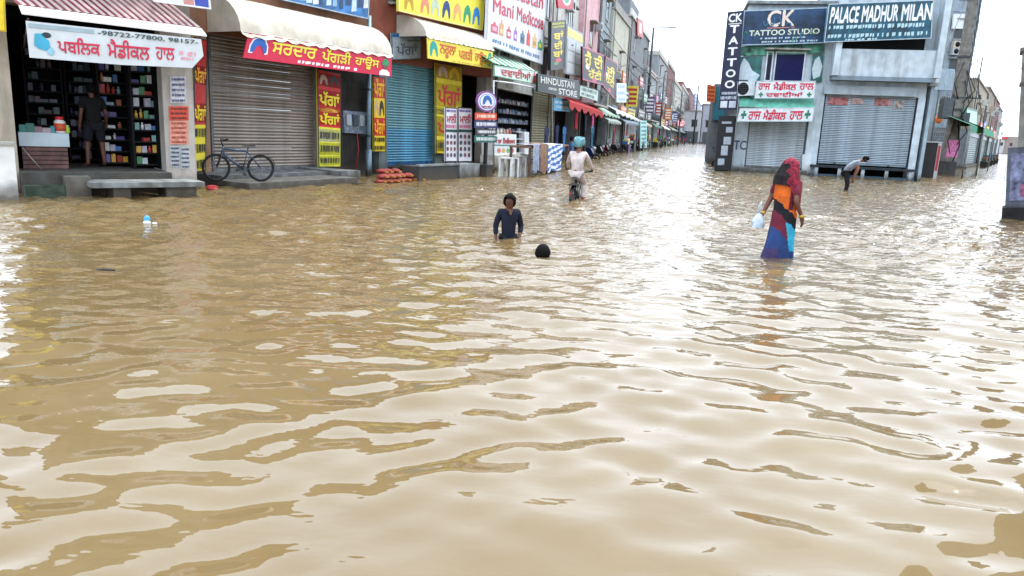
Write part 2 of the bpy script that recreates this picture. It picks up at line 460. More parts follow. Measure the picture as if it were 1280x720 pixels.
# ------------------------------------------------------------------ shared builders
def shutter(F, q, y, h, label, group='roller shutters pulled down', nslat=None, guide='#5d5f60', bar='#77797a', foot=None):
    """roller shutter: curved slats one by one, two guides and a bottom bar. q: (s0, s1, z0, z1)"""
    s0, s1, z0, z1 = q
    t = thing(F, 'roller_shutter', label, 'shutter', (s0, y, z0), group)
    bh = 0.09
    n = nslat or max(8, int((z1 - z0 - bh) / 0.085)); hh = (z1 - z0 - bh) / n
    mb = MB(); w = s1 - s0
    prof = [(0.008, 0.0), (-0.022, 0.15), (-0.034, 0.45), (-0.022, 0.8), (0.008, 1.0)]
    mb.sheet([[(x, p, z * hh * 1.0) for x in (0.02, w - 0.02)] for p, z in prof])
    m = mat(h, 0.45, 0.14, 1.3, 0.15, 0.25, 0.6, '#4d4a46')
    me = mb.mesh('slat', m); mf = mb.mesh('slat', mat(foot, 0.45, 0.2, 1.3, 0.15, 0.25, 0.6, '#4d4a46')) if foot else me
    for i in range(n):
        o = bpy.data.objects.new('slat', mf if i < n * 0.3 + rnd.uniform(-.6, .6) else me); col.objects.link(o); o.parent = t
        o.location = (0, rnd.uniform(-0.006, 0.006), bh + i * hh)
        o.rotation_euler = (rnd.uniform(-0.05, 0.05), rnd.uniform(-0.0016, 0.0016), 0)
    for x in (s0 - 0.035, s1 - 0.035):
        MB().box(x, x + 0.07, y - 0.05, y + 0.03, z0, z1).build('guide_rail', metal(guide), t)
    MB().box(s0 + 0.036, s1 - 0.036, y - 0.04, y + 0.01, z0 + 0.004, z0 + bh).build('bottom_bar', metal(bar), t)
    for x in (s0 + w * 0.2, s0 + w * 0.8):
        MB().box(x - 0.05, x + 0.05, y - 0.06, y - 0.041, z0 + 0.02, z0 + 0.07).build('lock', metal('#3c3c3c'), t)
    return t

def sq(F, y, u0, v0, u1, v1):
    """axis aligned rectangle (s0, s1, z0, z1) on the plane y of frame F from two picture corners' middles"""
    um, vm = (u0 + u1) / 2, (v0 + v1) / 2
    return (F.px(u0, vm, y)[0], F.px(u1, vm, y)[0], F.px(um, v1, y)[1], F.px(um, v0, y)[1])

def board(F, y, q, name, label, cat, face, frame=None, th=0.05, group=None, rim=0.03):
    """a flat sign: panel plus raised rim. q: TL, TR, BR, BL on plane y"""
    s_ = sum(p[0] for p in q) / 4; z_ = min(p[1] for p in q)
    t = thing(F, name, label, cat, (s_, y, z_), group)
    MB().prism(q, y, y + th).build('panel', face, t)
    if frame:
        mb = MB()
        for (a, b) in ((0, 1), (1, 2), (2, 3), (3, 0)):
            p, r2 = Vector(q[a]), Vector(q[b]); d = (r2 - p).normalized(); nn = Vector((-d.y, d.x)) * rim
            mb.prism([tuple(p), tuple(r2), tuple(r2 - nn), tuple(p - nn)], y - 0.012 - 0.002 * a, y - 0.001)
        mb.build('rim', frame, t)
    return t

def letter(t, name, text, q, y, a0, a1, b0, b1, m, bold=0.0, ital=0.0):
    return text_mb(MB(), text, q, y - 0.004, a0, a1, b0, b1, bold, ital).build(name, m, t)

def shape(t, name, pts, q, y, a0, a1, b0, b1, m):
    return shape_mb(MB(), pts, q, y - 0.002, a0, a1, b0, b1).build(name, m, t)

def lines(t, q, y, rows, m, seed=0):
    mb = MB()
    for i, (a0, a1, b0, b1) in enumerate(rows): line_mb(mb, q, y - 0.002, a0, a1, b0, b1, seed + i)
    o = mb.build('small_print', m, t); o['kind'] = 'stuff'; return o

def canopy(F, yf, yb, q, zt, name, label, m, group='cloth canopies over the shop fronts', scallop=12, drop=0.10, sag=0.03, under=None):
    """bulging cloth canopy. q: TL, TR of its front lower edge on plane yf; zt height of its back edge at the wall yb"""
    (sa, za), (sb, zb) = q
    t = thing(F, name, label, 'awning', ((sa + sb) / 2, yb, min(za, zb)), group)
    rows = []; N, M = 40, 9
    for j in range(M):
        a = j / (M - 1) * math.pi / 2
        row = []
        for i in range(N + 1):
            f = i / N; s = sa + (sb - sa) * f; zf = za + (zb - za) * f
            y = yb + (yf - yb) * math.sin(a); z = zf + (zt - zf) * math.cos(a)
            w = sag * math.sin(f * math.pi * 7) ** 2 * math.sin(a) * (0.3 + 0.7 * math.sin(2 * a) ** 2) + rnd.uniform(-0.006, 0.006)
            row.append((s, y, z - w))
        rows.append(row)
    fr = []
    for i in range(N + 1):
        f = i / N; zf = za + (zb - za) * f
        fr.append((sa + (sb - sa) * f, yf - 0.055, zf - drop * (0.45 + 0.55 * abs(math.sin(f * math.pi * scallop)))))
    mb = MB(); mb.sm = True; mb.sheet(rows); mb.build('cloth', m, t)
    mb = MB(); mb.sheet([[(p[0], p[1] - 0.004, p[2] + 0.01) for p in rows[-1]], fr]); mb.build('scalloped_edge', m, t)
    for nm, k in (('end_flap', 0), ('end_flap', N)):
        e = [rows[j][k] for j in range(M)]; b = (e[0][0], e[0][1], e[-1][2])
        mb = MB(); mb.add(e + [b], [(i, i + 1, M) for i in range(M - 1)]); mb.build(nm, m, t)
    MB().tube([(sa, yf, za - 0.02), (sb, yf, zb - 0.02)], 0.018).build('front_bar', metal('#777777'), t)
    return t

def window(t, F, s0, s1, z0, z1, y, frame='#6d665c', glass='#20262b', bars=1):
    fr = MB(); w = 0.06
    fr.box(s0, s0 + w, y - 0.03, y + 0.02, z0, z1).box(s1 - w, s1, y - 0.03, y + 0.02, z0, z1)
    fr.box(s0 + w, s1 - w, y - 0.03, y + 0.02, z0, z0 + w).box(s0 + w, s1 - w, y - 0.03, y + 0.02, z1 - w, z1)
    for i in range(bars):
        x = s0 + (s1 - s0) * (i + 1) / (bars + 1); fr.box(x - 0.02, x + 0.02, y - 0.025, y + 0.015, z0 + w, z1 - w)
    o = fr.build('window', paint(frame), t)
    MB().box(s0 + w * 0.5, s1 - w * 0.5, y - 0.005, y + 0.005, z0 + w * 0.5, z1 - w * 0.5).build('pane', mat(glass, 0.12, 0.1, 3), t, parent=o)
    MB().box(s0 - 0.05, s1 + 0.05, y - 0.08, y - 0.031, z0 - 0.07, z0 - 0.005).build('sill', conc('#b0aca4'), t, parent=o)
    MB().box(s0 - 0.15, s1 + 0.15, y - 0.42, y - 0.001, z1 + 0.06, z1 + 0.13).build('hood', conc('#9a968e'), t, parent=o)
    return o

# ------------------------------------------------------------------ first shop: the chemist with the striped awning
Y0 = 0.75                                                     # facade plane behind the plinth edge
ZF = S0.px(140, 214, Y0)[1]                                   # shop floor level
def s0s(u, v, y=Y0): return S0.px(u, v, y)[0]
def s0z(u, v, y=Y0): return S0.px(u, v, y)[1]
TOP0 = 6.4
pl0, pl1 = s0s(-6, 150), s0s(18, 150)
pr0, pr1 = s0s(205, 150), s0s(243, 150)
b0 = thing(S0, 'shop_building', 'chemist shop with a dark open front full of shelves under the striped awning', 'building', ((pl0 + pr1) / 2, Y0, -0.35))
MB().box(pl0, pl1, Y0, Y0 + 0.4, -0.35, 3.5).build('pillar', paint('#b7a995', 0.8), b0, label='stained pale pillar beside the counter')
MB().box(pr0, pr1, Y0, Y0 + 0.4, -0.35, 3.5).build('pillar', paint('#b9b0a6', 0.7), b0, label='pale pillar covered in posters')
MB().box(pl0, pr1, Y0, Y0 + 0.4, 3.503, TOP0).build('upper_wall', paint('#8a7d70', 0.7), b0)
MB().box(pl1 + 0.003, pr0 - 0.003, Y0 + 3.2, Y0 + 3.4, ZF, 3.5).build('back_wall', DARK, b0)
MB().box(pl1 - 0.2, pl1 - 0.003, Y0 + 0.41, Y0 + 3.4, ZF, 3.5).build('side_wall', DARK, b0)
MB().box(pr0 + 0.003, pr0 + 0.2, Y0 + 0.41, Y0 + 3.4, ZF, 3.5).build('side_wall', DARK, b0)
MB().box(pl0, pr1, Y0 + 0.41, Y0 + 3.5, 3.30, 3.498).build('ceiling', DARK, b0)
MB().box(pl0, pr1, Y0 + 0.41, Y0 + 6, 3.503, TOP0 - 0.02).build('upper_floor', paint('#8a7d70', 0.7), b0)
MB().box(pl0 - 0.1, pr1 + 0.05, Y0 - 0.25, Y0 + 6.1, TOP0, TOP0 + 0.18).build('roof_slab', conc(), b0)
MB().box(pl1 + 0.003, pr0 - 0.003, 0.32, Y0 + 3.6, -0.35, ZF).build('plinth', conc('#4f4d48', 0.8), b0)
a, c = s0s(30, 228, 0.1), s0s(80, 228, 0.1)
MB().box(a, c, 0.0, 0.317, -0.35, ZF - 0.22).build('drain_ledge', mat('#3c4a3c', 0.8, 0.4, 5, 0.4), b0, label='mossy ledge under the counter')
MB().box(c + 0.003, s0s(112, 228, 0.1), -0.05, 0.317, -0.35, ZF - 0.05).build('step_block', conc('#6e6a61'), b0)
window(b0, S0, pl0 + 1.0, pl0 + 2.2, 4.2, 5.5, Y0); window(b0, S0, pr1 - 1.7, pr1 - 0.6, 4.2, 5.5, Y0)
qp = S0.quad(Y0, (208, 92), (236, 92), (238, 212), (212, 212))
for i, (nm, a0, a1, bb0, bb1, h, lab) in enumerate((('poster', 0.14, 0.86, 0.70, 0.97, '#c9c6cc', 'pale printed notice'), ('poster', 0.05, 0.95, 0.52, 0.665, '#d5503a', 'orange notice'), ('poster', 0.06, 0.92, 0.27, 0.515, '#e0937c', 'salmon poster'), ('poster', 0.05, 0.5, 0.03, 0.25, '#a9adb3', 'torn grey notice'), ('poster', 0.53, 0.98, 0.01, 0.24, '#b6b9bc', 'torn grey notice'))):
    qq = sub(qp, a0, a1, bb0, bb1)
    p = MB().prism(qq, Y0 - 0.012, Y0 - 0.001).build(nm, mat(h, 0.7, 0.2, 14), b0, label=lab)
    mb = MB(); n = 5 if bb1 - bb0 > 0.2 else 3
    for k in range(n): line_mb(mb, qq, Y0 - 0.013, 0.1, 0.9, (k + 0.2) / n, (k + 0.7) / n, k + 9 * i)
    mb.build('small_print', ink(['#4a4f7a', '#5a1512', '#a33426', '#3a4250', '#4a525e'][i]), b0, parent=p)['kind'] = 'stuff'

# bench-like concrete step in front
ss = thing(S0, 'concrete_step', 'long concrete slab step on stub legs before the chemist shop', 'step', S0.at(185, 247))
e0, e1 = S0.px(114, 232, -0.55)[0], S0.px(256, 228, -0.55)[0]
zst = S0.px(185, 228, -0.55)[1]
MB().box(e0, e1, -0.55, 0.25, zst - 0.10, zst).build('slab', conc('#8f9391', 0.5), ss)
for x in (e0 + 0.38, e1 - 0.45, (e0 + e1) / 2 + 0.3): MB().box(x, x + 0.3, -0.48, 0.2, -0.35, zst - 0.102).build('leg', conc('#5a5751'), ss)

# whitewashed low wall and hanging board at the picture's edge
q = S0.quad(-0.45, (-30, 178), (17, 178), (20, 252), (-30, 252))
t = thing(S0, 'low_wall', 'whitewashed block wall beside the stained pillar', 'wall', (q[1][0], -0.45, -0.35))
MB().box(q[0][0] - 1.6, q[1][0], -0.45, -0.1, -0.35, q[1][1] - 0.06).build('masonry', paint('#e2dfd8', 0.25), t)
MB().box(q[0][0] - 1.6, q[1][0] + 0.02, -0.48, -0.07, q[1][1] - 0.058, q[1][1]).build('coping', conc('#a9a49a'), t)
q = S0.quad(0.2, (-40, -10), (6, -4), (8, 40), (-40, 34))
t = board(S0, 0.2, q, 'yellow_signboard', 'yellow sign board hanging at the corner above the stained pillar', 'sign', ink('#f2d21c'), ink('#c9a90c'))
MB().tube([(q[2][0] - 0.1, 0.22, q[2][1] + 0.3), (q[2][0] - 0.1, Y0, q[2][1] + 0.6)], 0.015).build('bracket', metal('#555555'), t)

# striped awning with its white sign valance
YA = -0.35
tl, tr = S0.px(27, 18, YA), S0.px(258, 46, YA)
aw = thing(S0, 'striped_awning', 'red and white striped sheet awning over the chemist shop', 'awning', ((tl[0] + tr[0]) / 2, Y0, tl[1]))
n = 44; za = tl[1] + 0.62
mr_ = mat('#74242f', 0.6, 0.3, 3, 0, 0, 0.5, '#a08a86'); mw_ = mat('#b3a29d', 0.6, 0.2, 3, 0, 0, 0.5, '#7d5f5c')
mb = MB(); mb.sm = False
for k in range(n):
    f0, f1 = k / n, (k + 1) / n; mb.mi = k % 2
    x0, x1 = tl[0] + (tr[0] - tl[0]) * f0, tl[0] + (tr[0] - tl[0]) * f1
    zf = tl[1] + (tr[1] - tl[1]) * (f0 + f1) / 2; lift = 0.035 * (k % 2)
    xs = [x0, x0 + (x1 - x0) * 0.25, x0 + (x1 - x0) * 0.75, x1]
    lf = [0.017, lift, lift, 0.017]
    mb.sheet([[(x - 0.35 * (1 - 0), Y0 - 0.01, za + h2) for x, h2 in zip(xs, lf)], [(x, YA + 0.3, zf + 0.16 + h2) for x, h2 in zip(xs, lf)]])
mb.build('corrugated_sheet', [mr_, mw_], aw)
mb = MB(); mb.prism_x([(YA + 0.32, tl[1] + 0.185), (YA + 0.32, tl[1] + 0.165), (YA - 0.03, tl[1] - 0.0), (YA - 0.03, tl[1] + 0.03)], tl[0], tr[0])
for i, p in enumerate(mb.v): mb.v[i] = (p[0], p[1], p[2] + (tr[1] - tl[1]) * (p[0] - tl[0]) / (tr[0] - tl[0]))
mb.build('front_flashing', paint('#e8e2dd', 0.2), aw)
for x in (tl[0] + 0.1, tr[0] - 0.1): MB().tube([(x, YA + 0.05, tl[1] - 0.05), (x, Y0 - 0.01, tl[1] - 0.5)], 0.018).build('bracket', metal('#5b4a42'), aw)
q = S0.quad(YA, (32, 26), (251, 49), (254, 72), (37, 72))
t = thing(S0, 'valance_sign', 'white chemist valance lettered in red hanging from the striped awning', 'sign', ((q[0][0] + q[1][0]) / 2, YA, q[3][1]))
qq = [q[0], q[1], S0.px(254, 70, YA), S0.px(240, 85, YA), S0.px(150, 81, YA), q[3]]
MB().prism(qq, YA - 0.02, YA + 0.01).build('cloth', mat('#cfd2d2', 0.7, 0.06, 3, 0.1), t)
q = S0.quad(YA - 0.022, (32, 26), (251, 49), (251, 86), (37, 72)); yv = YA - 0.022
def rs(s):                                                     # the short i sign is written before its consonant
    out = []
    for ch in s:
        if ch == '\u0a3f' and out: out.insert(len(out) - 1, ch)
        else: out.append(ch)
    return ''.join(out)
RED = ink('#d31f45')
letter(t, 'lettering', rs('ਪਬਲਿਕ'), q, yv, 0.155, 0.385, 0.20, 0.66, RED, 0.018)
letter(t, 'lettering', rs('ਮੈਡੀਕਲ'), q, yv, 0.43, 0.675, 0.17, 0.72, RED, 0.018)
letter(t, 'lettering', rs('ਹਾਲ'), q, yv, 0.715, 0.83, 0.22, 0.60, RED, 0.018)
letter(t, 'telephone_number', 'ਮੋ-98722-77800, 98157-', q, yv, 0.38, 0.98, 0.80, 0.95, ink('#2d4a48'), 0.012)
lines(t, q, yv, [(0.86, 0.965, 0.40, 0.55), (0.87, 0.95, 0.25, 0.36)], ink('#e3a0a8'), 5)
shape(t, 'grey_strip', [(0, 0), (1, 0), (1, 1), (0, 1)], q, yv, 0.01, 0.36, 0.83, 0.95, ink('#9db0b6'))
for nm, pts, a0, a1, c0, c1, h in (('scooter_logo', [(0, .3), (.25, .1), (.7, 0), (1, .2), (.95, .6), (.7, .75), (.6, 1), (.1, .95)], 0.03, 0.115, 0.22, 0.70, '#38a5c4'), ('rider_mark', disc(10), 0.075, 0.125, 0.58, 0.74, '#14272d'), ('wheel_mark', disc(12), 0.095, 0.135, 0.10, 0.34, '#8ec3d6')):
    shape(t, nm, pts, q, yv - 0.003, a0, a1, c0, c1, ink(h))
# signboard hanging above the awning
q = S0.quad(0.1, (188, -14), (262, -6), (264, 12), (192, 2))
t = board(S0, 0.1, q, 'hoarding', 'white hoarding edge with a blue picture hanging above the striped awning', 'sign', ink('#dfe2ea'), ink('#e9e9e9'))
shape(t, 'picture', [(0, 0), (1, 0), (1, 1), (0, 1)], q, 0.1, 0.72, 0.96, 0.12, 0.9, ink('#3a4aa8'))
shape(t, 'picture', [(0, 0), (1, 0), (1, 1), (0, 1)], q, 0.1, 0.52, 0.70, 0.12, 0.9, ink('#c88a7c'))
for x in (q[3][0] + 0.2, q[2][0] - 0.2): MB().box(x, x + 0.05, 0.15, Y0 - 0.003, q[3][1] + 0.2, q[3][1] + 0.25).build('bracket', metal('#444444'), t)

# counter
YC = Y0 + 0.55
c0_, c1_ = S0.px(24, 180, YC)[0], S0.px(87, 180, YC)[0]
zc1 = S0.px(55, 166, YC)[1]; zc0 = S0.px(55, 183, YC)[1]
ct = thing(S0, 'shop_counter', 'shop counter with a pale top panel and wooden slatted front', 'counter', ((c0_ + c1_) / 2, YC, ZF))
MB().box(c0_, c1_, YC, YC + 0.55, zc0, zc1).build('top_panel', mat('#b9c6cc', 0.35, 0.08, 4), ct)
MB().box(c0_ + 0.04, c1_ - 0.04, YC + 0.06, YC + 0.5, ZF, zc0 - 0.003).build('carcass', mat('#3a2523', 0.7, 0.2, 4), ct)
nb = 5
for k in range(nb):
    h = (zc0 - 0.01 - ZF) / nb
    MB().box(c0_ + 0.04, c1_ - 0.04, YC + 0.03, YC + 0.057, ZF + k * h + 0.01, ZF + (k + 1) * h - 0.008).build('plank', mat('#6d4a45', 0.6, 0.3, 5, 0.2), ct)
MB().tube([(c0_ + 0.02, YC - 0.25, zc0 - 0.02), (c0_ + 0.3, YC - 0.3, ZF + 0.02)], 0.012).build('prop_stick', mat('#8d8378', 0.7), ct)
def jar(F, p, r, h, body, lid, lab, label):
    t = thing(F, 'jar', label, 'jar', p)
    MB().lathe([(r * 0.9, 0), (r, 0.02), (r, h * 0.68), (r * 0.7, h * 0.8), (r * 0.62, h * 0.83)], 14, p).build('body', plastic(body), t)
    MB().lathe([(r * 0.72, h * 0.82), (r * 0.74, h), (r * 0.6, h * 1.01)], 14, p).build('lid', plastic(lid), t)
    if lab: MB().lathe([(r * 1.015, h * 0.12), (r * 1.015, h * 0.6)], 14, p).build('paper_label', ink(lab), t)
    return t
x = S0.px(75, 160, YC + 0.2)[0]
jar(S0, (x, YC + 0.2, zc1), 0.105, S0.px(74, 146, YC + .2)[1] - zc1, '#e8e2dc', '#c8202c', '#d9532f', 'white jar with a red lid and orange wrapper standing on the counter')
x = S0.px(84, 160, YC + 0.2)[0]
jar(S0, (x, YC + 0.22, zc1), 0.05, 0.16, '#a5c63c', '#e5e6a0', None, 'small green bottle next to the red lidded jar')
for i, (u, w, h, cc, lab) in enumerate(((28, .13, .13, '#2c7c70', 'teal packet lying at the counter end by the pillar'), (37, .15, .16, '#276b5e', 'dark green packet on the counter'), (47, .14, .10, '#8a6a70', 'dusty pink packet on the counter'), (58, .16, .08, '#a8949a', 'flat pale packet on the counter'), (65, .07, .12, '#2f8d9b', 'small turquoise packet next to the large jar'))):
    x = S0.px(u, 160, YC + 0.2)[0]
    mb = MB(); mb.box(x - w / 2, x + w / 2, YC + 0.12, YC + 0.26, zc1, zc1 + h); mb.box(x - w / 2 + .01, x + w / 2 - .01, YC + 0.13, YC + 0.25, zc1 + h, zc1 + h + .015)
    solo(S0, mb, 'packet', plastic(cc), lab, 'packet')

# shelves with medicine packs
packs = []
pk_cols = ['#8fa3b5', '#c9cdd2', '#3a6ea8', '#b8443a', '#d5d2c8', '#4f8d5f', '#d9a94a', '#6a5c9c', '#b56a4c', '#7fa8a0', '#c8c0d0', '#e0dfe0']
pk_mesh = {}
PKN = {'#8fa3b5': 'pale blue', '#c9cdd2': 'silver grey', '#3a6ea8': 'blue', '#b8443a': 'red', '#d5d2c8': 'cream', '#4f8d5f': 'green', '#d9a94a': 'amber', '#6a5c9c': 'violet', '#b56a4c': 'rust', '#7fa8a0': 'sea green', '#c8c0d0': 'lilac', '#e0dfe0': 'white', '#3d4658': 'slate', '#4a3f57': 'plum', '#6b7480': 'grey', '#51606b': 'steel blue', '#7a5f5f': 'brown', '#3d5a56': 'dark green', '#8a8f96': 'light grey', '#b0a8a0': 'beige', '#8a3a3a': 'dark red'}
def pack_mesh(kind, c):
    if (kind, c) in pk_mesh: return pk_mesh[(kind, c)]
    mb = MB()
    if kind == 0: mb.box(-.06, .06, -.05, .05, 0, .17); mb.box(-.055, .055, -.0515, -.0502, .03, .10)
    elif kind == 1: mb.lathe([(.045, 0), (.047, .11), (.02, .14), (.02, .145), (.026, .146), (.026, .18), (.02, .182)], 10)
    else: mb.box(-.09, .09, -.06, .06, 0, .09); mb.box(-.08, .08, -.0615, -.0602, .02, .07)
    me = mb.mesh('medicine_pack', mat(c, 0.45, 0.25, 30)); pk_mesh[(kind, c)] = me; return me
def shelf_unit(sa, sb, y, depth, zs, label, fill, dim, F=S0, z0=None):
    z0 = ZF if z0 is None else z0
    t = thing(F, 'shelf_unit', label, 'shelf', ((sa + sb) / 2, y, z0))
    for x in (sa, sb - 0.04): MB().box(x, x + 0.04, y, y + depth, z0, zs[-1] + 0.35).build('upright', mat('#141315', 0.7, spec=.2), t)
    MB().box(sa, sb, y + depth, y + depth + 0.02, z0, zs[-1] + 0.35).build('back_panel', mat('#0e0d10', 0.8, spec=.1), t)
    far = MB()
    for z in zs:
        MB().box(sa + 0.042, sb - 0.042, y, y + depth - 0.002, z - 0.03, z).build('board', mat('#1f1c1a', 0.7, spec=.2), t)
        x = sa + 0.12
        while x < sb - 0.12:
            k = rnd.choice((0, 0, 1, 2))
            if F is not S0:                                     # too small to tell apart down the street: one part
                if rnd.random() < fill:
                    c_ = rnd.choice(dim); w_, h_ = rnd.uniform(.035, .08), rnd.uniform(.09, .22)
                    far.mi = dim.index(c_); far.box(x - w_, x + w_, y + .03, y + .14, z, z + h_)
            elif rnd.random() < fill:
                cc_ = rnd.choice(dim); o = bpy.data.objects.new('medicine_pack', pack_mesh(k, cc_)); col.objects.link(o)
                o.location = F.loc((x, y + 0.09 + rnd.uniform(0, 0.05), z)); o.rotation_euler = (0, 0, F.a + rnd.uniform(-.2, .2))
                o.scale = (rnd.uniform(.72, 1.0), 1, rnd.uniform(.7, 1.15))
                tag(o, '%s %s on the %s' % (PKN[cc_], ('upright medicine box', 'medicine bottle', 'flat medicine box')[k], label.split(' of ')[0].replace(' behind', ' standing behind')), 'medicine pack', 'medicine packs on the shelves'); packs.append(o)
            x += (0.108, 0.088, 0.165)[k] + rnd.uniform(0, 0.02)
    if far.v: far.build('shelf_stock', [mat(c_, 0.45, 0.25, 30) for c_ in dim], t)['kind'] = 'stuff'
    return t
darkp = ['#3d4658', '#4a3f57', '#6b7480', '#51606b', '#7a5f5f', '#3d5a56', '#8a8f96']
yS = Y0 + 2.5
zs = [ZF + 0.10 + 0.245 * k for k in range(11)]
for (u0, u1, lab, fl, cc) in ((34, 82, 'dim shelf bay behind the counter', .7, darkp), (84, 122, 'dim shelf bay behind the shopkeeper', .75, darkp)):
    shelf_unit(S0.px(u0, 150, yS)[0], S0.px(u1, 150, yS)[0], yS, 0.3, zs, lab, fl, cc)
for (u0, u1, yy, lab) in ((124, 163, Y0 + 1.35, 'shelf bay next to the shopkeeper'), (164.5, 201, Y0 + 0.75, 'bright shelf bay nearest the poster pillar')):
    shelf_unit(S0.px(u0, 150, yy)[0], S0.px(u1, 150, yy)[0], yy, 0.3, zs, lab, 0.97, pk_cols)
# ------------------------------------------------------------------ the run of shutters (turban shops)
def ss(u, v=150, y=0.0): return S1.px(u, v, y)[0]
def sz(u, v, y=0.0): return S1.px(u, v, y)[1]
PL = 0.02                                                      # nothing on the facade is flush
zp = sz(262, 215)
TOP1 = 8.2
sA, sB, sC, sD = ss(241), ss(395), ss(481), ss(612)
b1 = thing(S1, 'shop_building', 'brown fronted row with three turban shops and pulled down shutters', 'building', ((sA + sD) / 2, 0, -0.35))
zl = sz(330, 52, 0)                                            # head of the first shutter
MB().box(sA, ss(262), 0.0, 0.45, -0.35, zl).build('pillar', paint('#8a6a4e', 0.7), b1)
MB().box(sB + 0.04, ss(398), 0.0, 0.45, -0.35, zl).build('pillar', paint('#8b8178', 0.7), b1)
x = ss(545); MB().box(x, x + 0.45, 0.0, 0.45, -0.35, zl).build('pillar', paint('#5d6a66', 0.7), b1)
x = ss(474); MB().box(x, x + 0.45, 0.0, 0.45, -0.35, zl).build('pillar', paint('#6f7c7d', 0.7), b1)
MB().box(sD - 0.35, sD, 0.0, 0.45, -0.35, zl).build('pillar', paint('#9a8f86', 0.7), b1)
MB().box(sA, ss(462), 0.0, 0.45, zl + 0.003, TOP1).build('upper_wall', paint('#8b5f45', 0.7), b1)
MB().box(ss(462) + 0.003, sD, -0.004, 0.45, zl + 0.003, TOP1).build('upper_wall', paint('#8c4a36', 0.6), b1)
MB().box(sA, sD, 0.46, 6, zl + 0.2, TOP1 - 0.02).build('upper_floor', paint('#83705f', 0.7), b1)
MB().box(sA - 0.1, sD + 0.1, -0.35, 6.1, TOP1, TOP1 + 0.2).build('roof_slab', conc(), b1)
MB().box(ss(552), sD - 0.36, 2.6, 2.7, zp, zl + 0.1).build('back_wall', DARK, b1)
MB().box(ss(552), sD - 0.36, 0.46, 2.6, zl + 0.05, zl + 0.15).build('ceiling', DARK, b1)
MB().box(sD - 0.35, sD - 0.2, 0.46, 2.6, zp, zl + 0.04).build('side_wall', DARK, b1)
for k in range(5):
    x = sA + 1.5 + k * 3.0
    window(b1, S1, x, x + 1.2, 5.4, 6.9, -0.006)
# dark recess with the meter board
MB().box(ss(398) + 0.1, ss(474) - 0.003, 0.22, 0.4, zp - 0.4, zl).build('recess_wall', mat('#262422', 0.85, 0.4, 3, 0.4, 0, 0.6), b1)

shutter(S1, sq(S1, 0.15, 263, 54, 396, 213), 0.15, '#95887d', 'wide brown grey shutter standing behind the mountain bike')
sh2 = sq(S1, 0.15, 482, 70, 546, 205)
shutter(S1, (sh2[0], sh2[1], zp, sh2[3]), 0.15, '#74a3ab', 'teal shutter with a bluer foot above the red sacks', guide='#2b5a60', bar='#1f6fa8', foot='#5a9dbd')

# plinth
def s1px(u, v, y): return S1.px(u, v, y)[0]
yp = S1.at(255, 240)[1]
pt = thing(S1, 'shop_plinth', 'pale concrete plinth with a step below the brown grey shutter', 'plinth', (ss(330), yp, -0.35))
e1 = s1px(447, 226, -1.4)
MB().box(sA - 0.05, e1 - 0.8, -1.0, 0.3, -0.35, zp - 0.01).build('platform', conc('#747c7f', 0.85), pt)
MB().box(sA - 0.2, e1 - 0.803, -2.08, -1.003, -0.35, 0.15).build('lower_step', conc('#6f7678', 0.9), pt)
MB().box(e1 - 0.797, e1, -1.5, 0.2, -0.35, zp + 0.03).build('end_block', conc('#7a8080', 0.8), pt)

# the big cream canopy, its red sign
YF = -1.15
cream = mat('#cdc4b4', 0.8, 0.16, 2.0, 0.35, 0, 0.5, '#85755f', bscale=14)
ql = [S1.px(301, 39, YF), S1.px(490, 68, YF)]
canopy(S1, YF, -0.02, ql, S1.px(286, 0, -0.02)[1] + 0.06, 'cream_canopy', 'long bulging cream canopy above the red turban shop sign', cream, drop=0.13)
YS = YF - 0.02
q = S1.quad(YS, (311, 41), (490, 71), (489, 96), (304, 72))
t = board(S1, YS, q, 'shop_sign', 'red shop sign with yellow lettering under the long cream canopy', 'sign', mat('#d01540', 0.45, 0.05, 3), None, 0.03)
YEL = ink('#f4e04a'); WHT = ink('#f0f0ee')
letter(t, 'lettering', 'ਸਰਦਾਰ', q, YS, 0.145, 0.42, 0.34, 0.78, YEL, 0.02)
letter(t, 'lettering', 'ਪੱਗੜੀ', q, YS, 0.46, 0.665, 0.30, 0.86, YEL, 0.02)
letter(t, 'lettering', 'ਹਾਊਸ', q, YS, 0.70, 0.89, 0.22, 0.80, YEL, 0.02)
lines(t, q, YS, [(0.31, 0.72, 0.06, 0.20)], WHT, 3)
shape(t, 'turban_outline', TURBAN, q, YS, 0.018, 0.125, 0.22, 0.90, WHT)
shape(t, 'turban_picture', TURBAN, q, YS - 0.004, 0.026, 0.117, 0.27, 0.86, ink('#1f5fb0'))
shape(t, 'portrait_kurta', [(0, 0), (1, 0), (.95, .45), (.7, .75), (.3, .75), (.05, .45)], q, YS, 0.895, 0.985, 0.03, 0.40, WHT)
shape(t, 'portrait_face', disc(), q, YS - 0.004, 0.925, 0.965, 0.33, 0.62, ink('#6a4a3a'))
shape(t, 'portrait_turban', [(0, 0), (1, 0), (1.05, .5), (.6, 1), (.2, .9), (-.05, .4)], q, YS - 0.007, 0.918, 0.972, 0.52, 0.86, ink('#2f8f5a'))

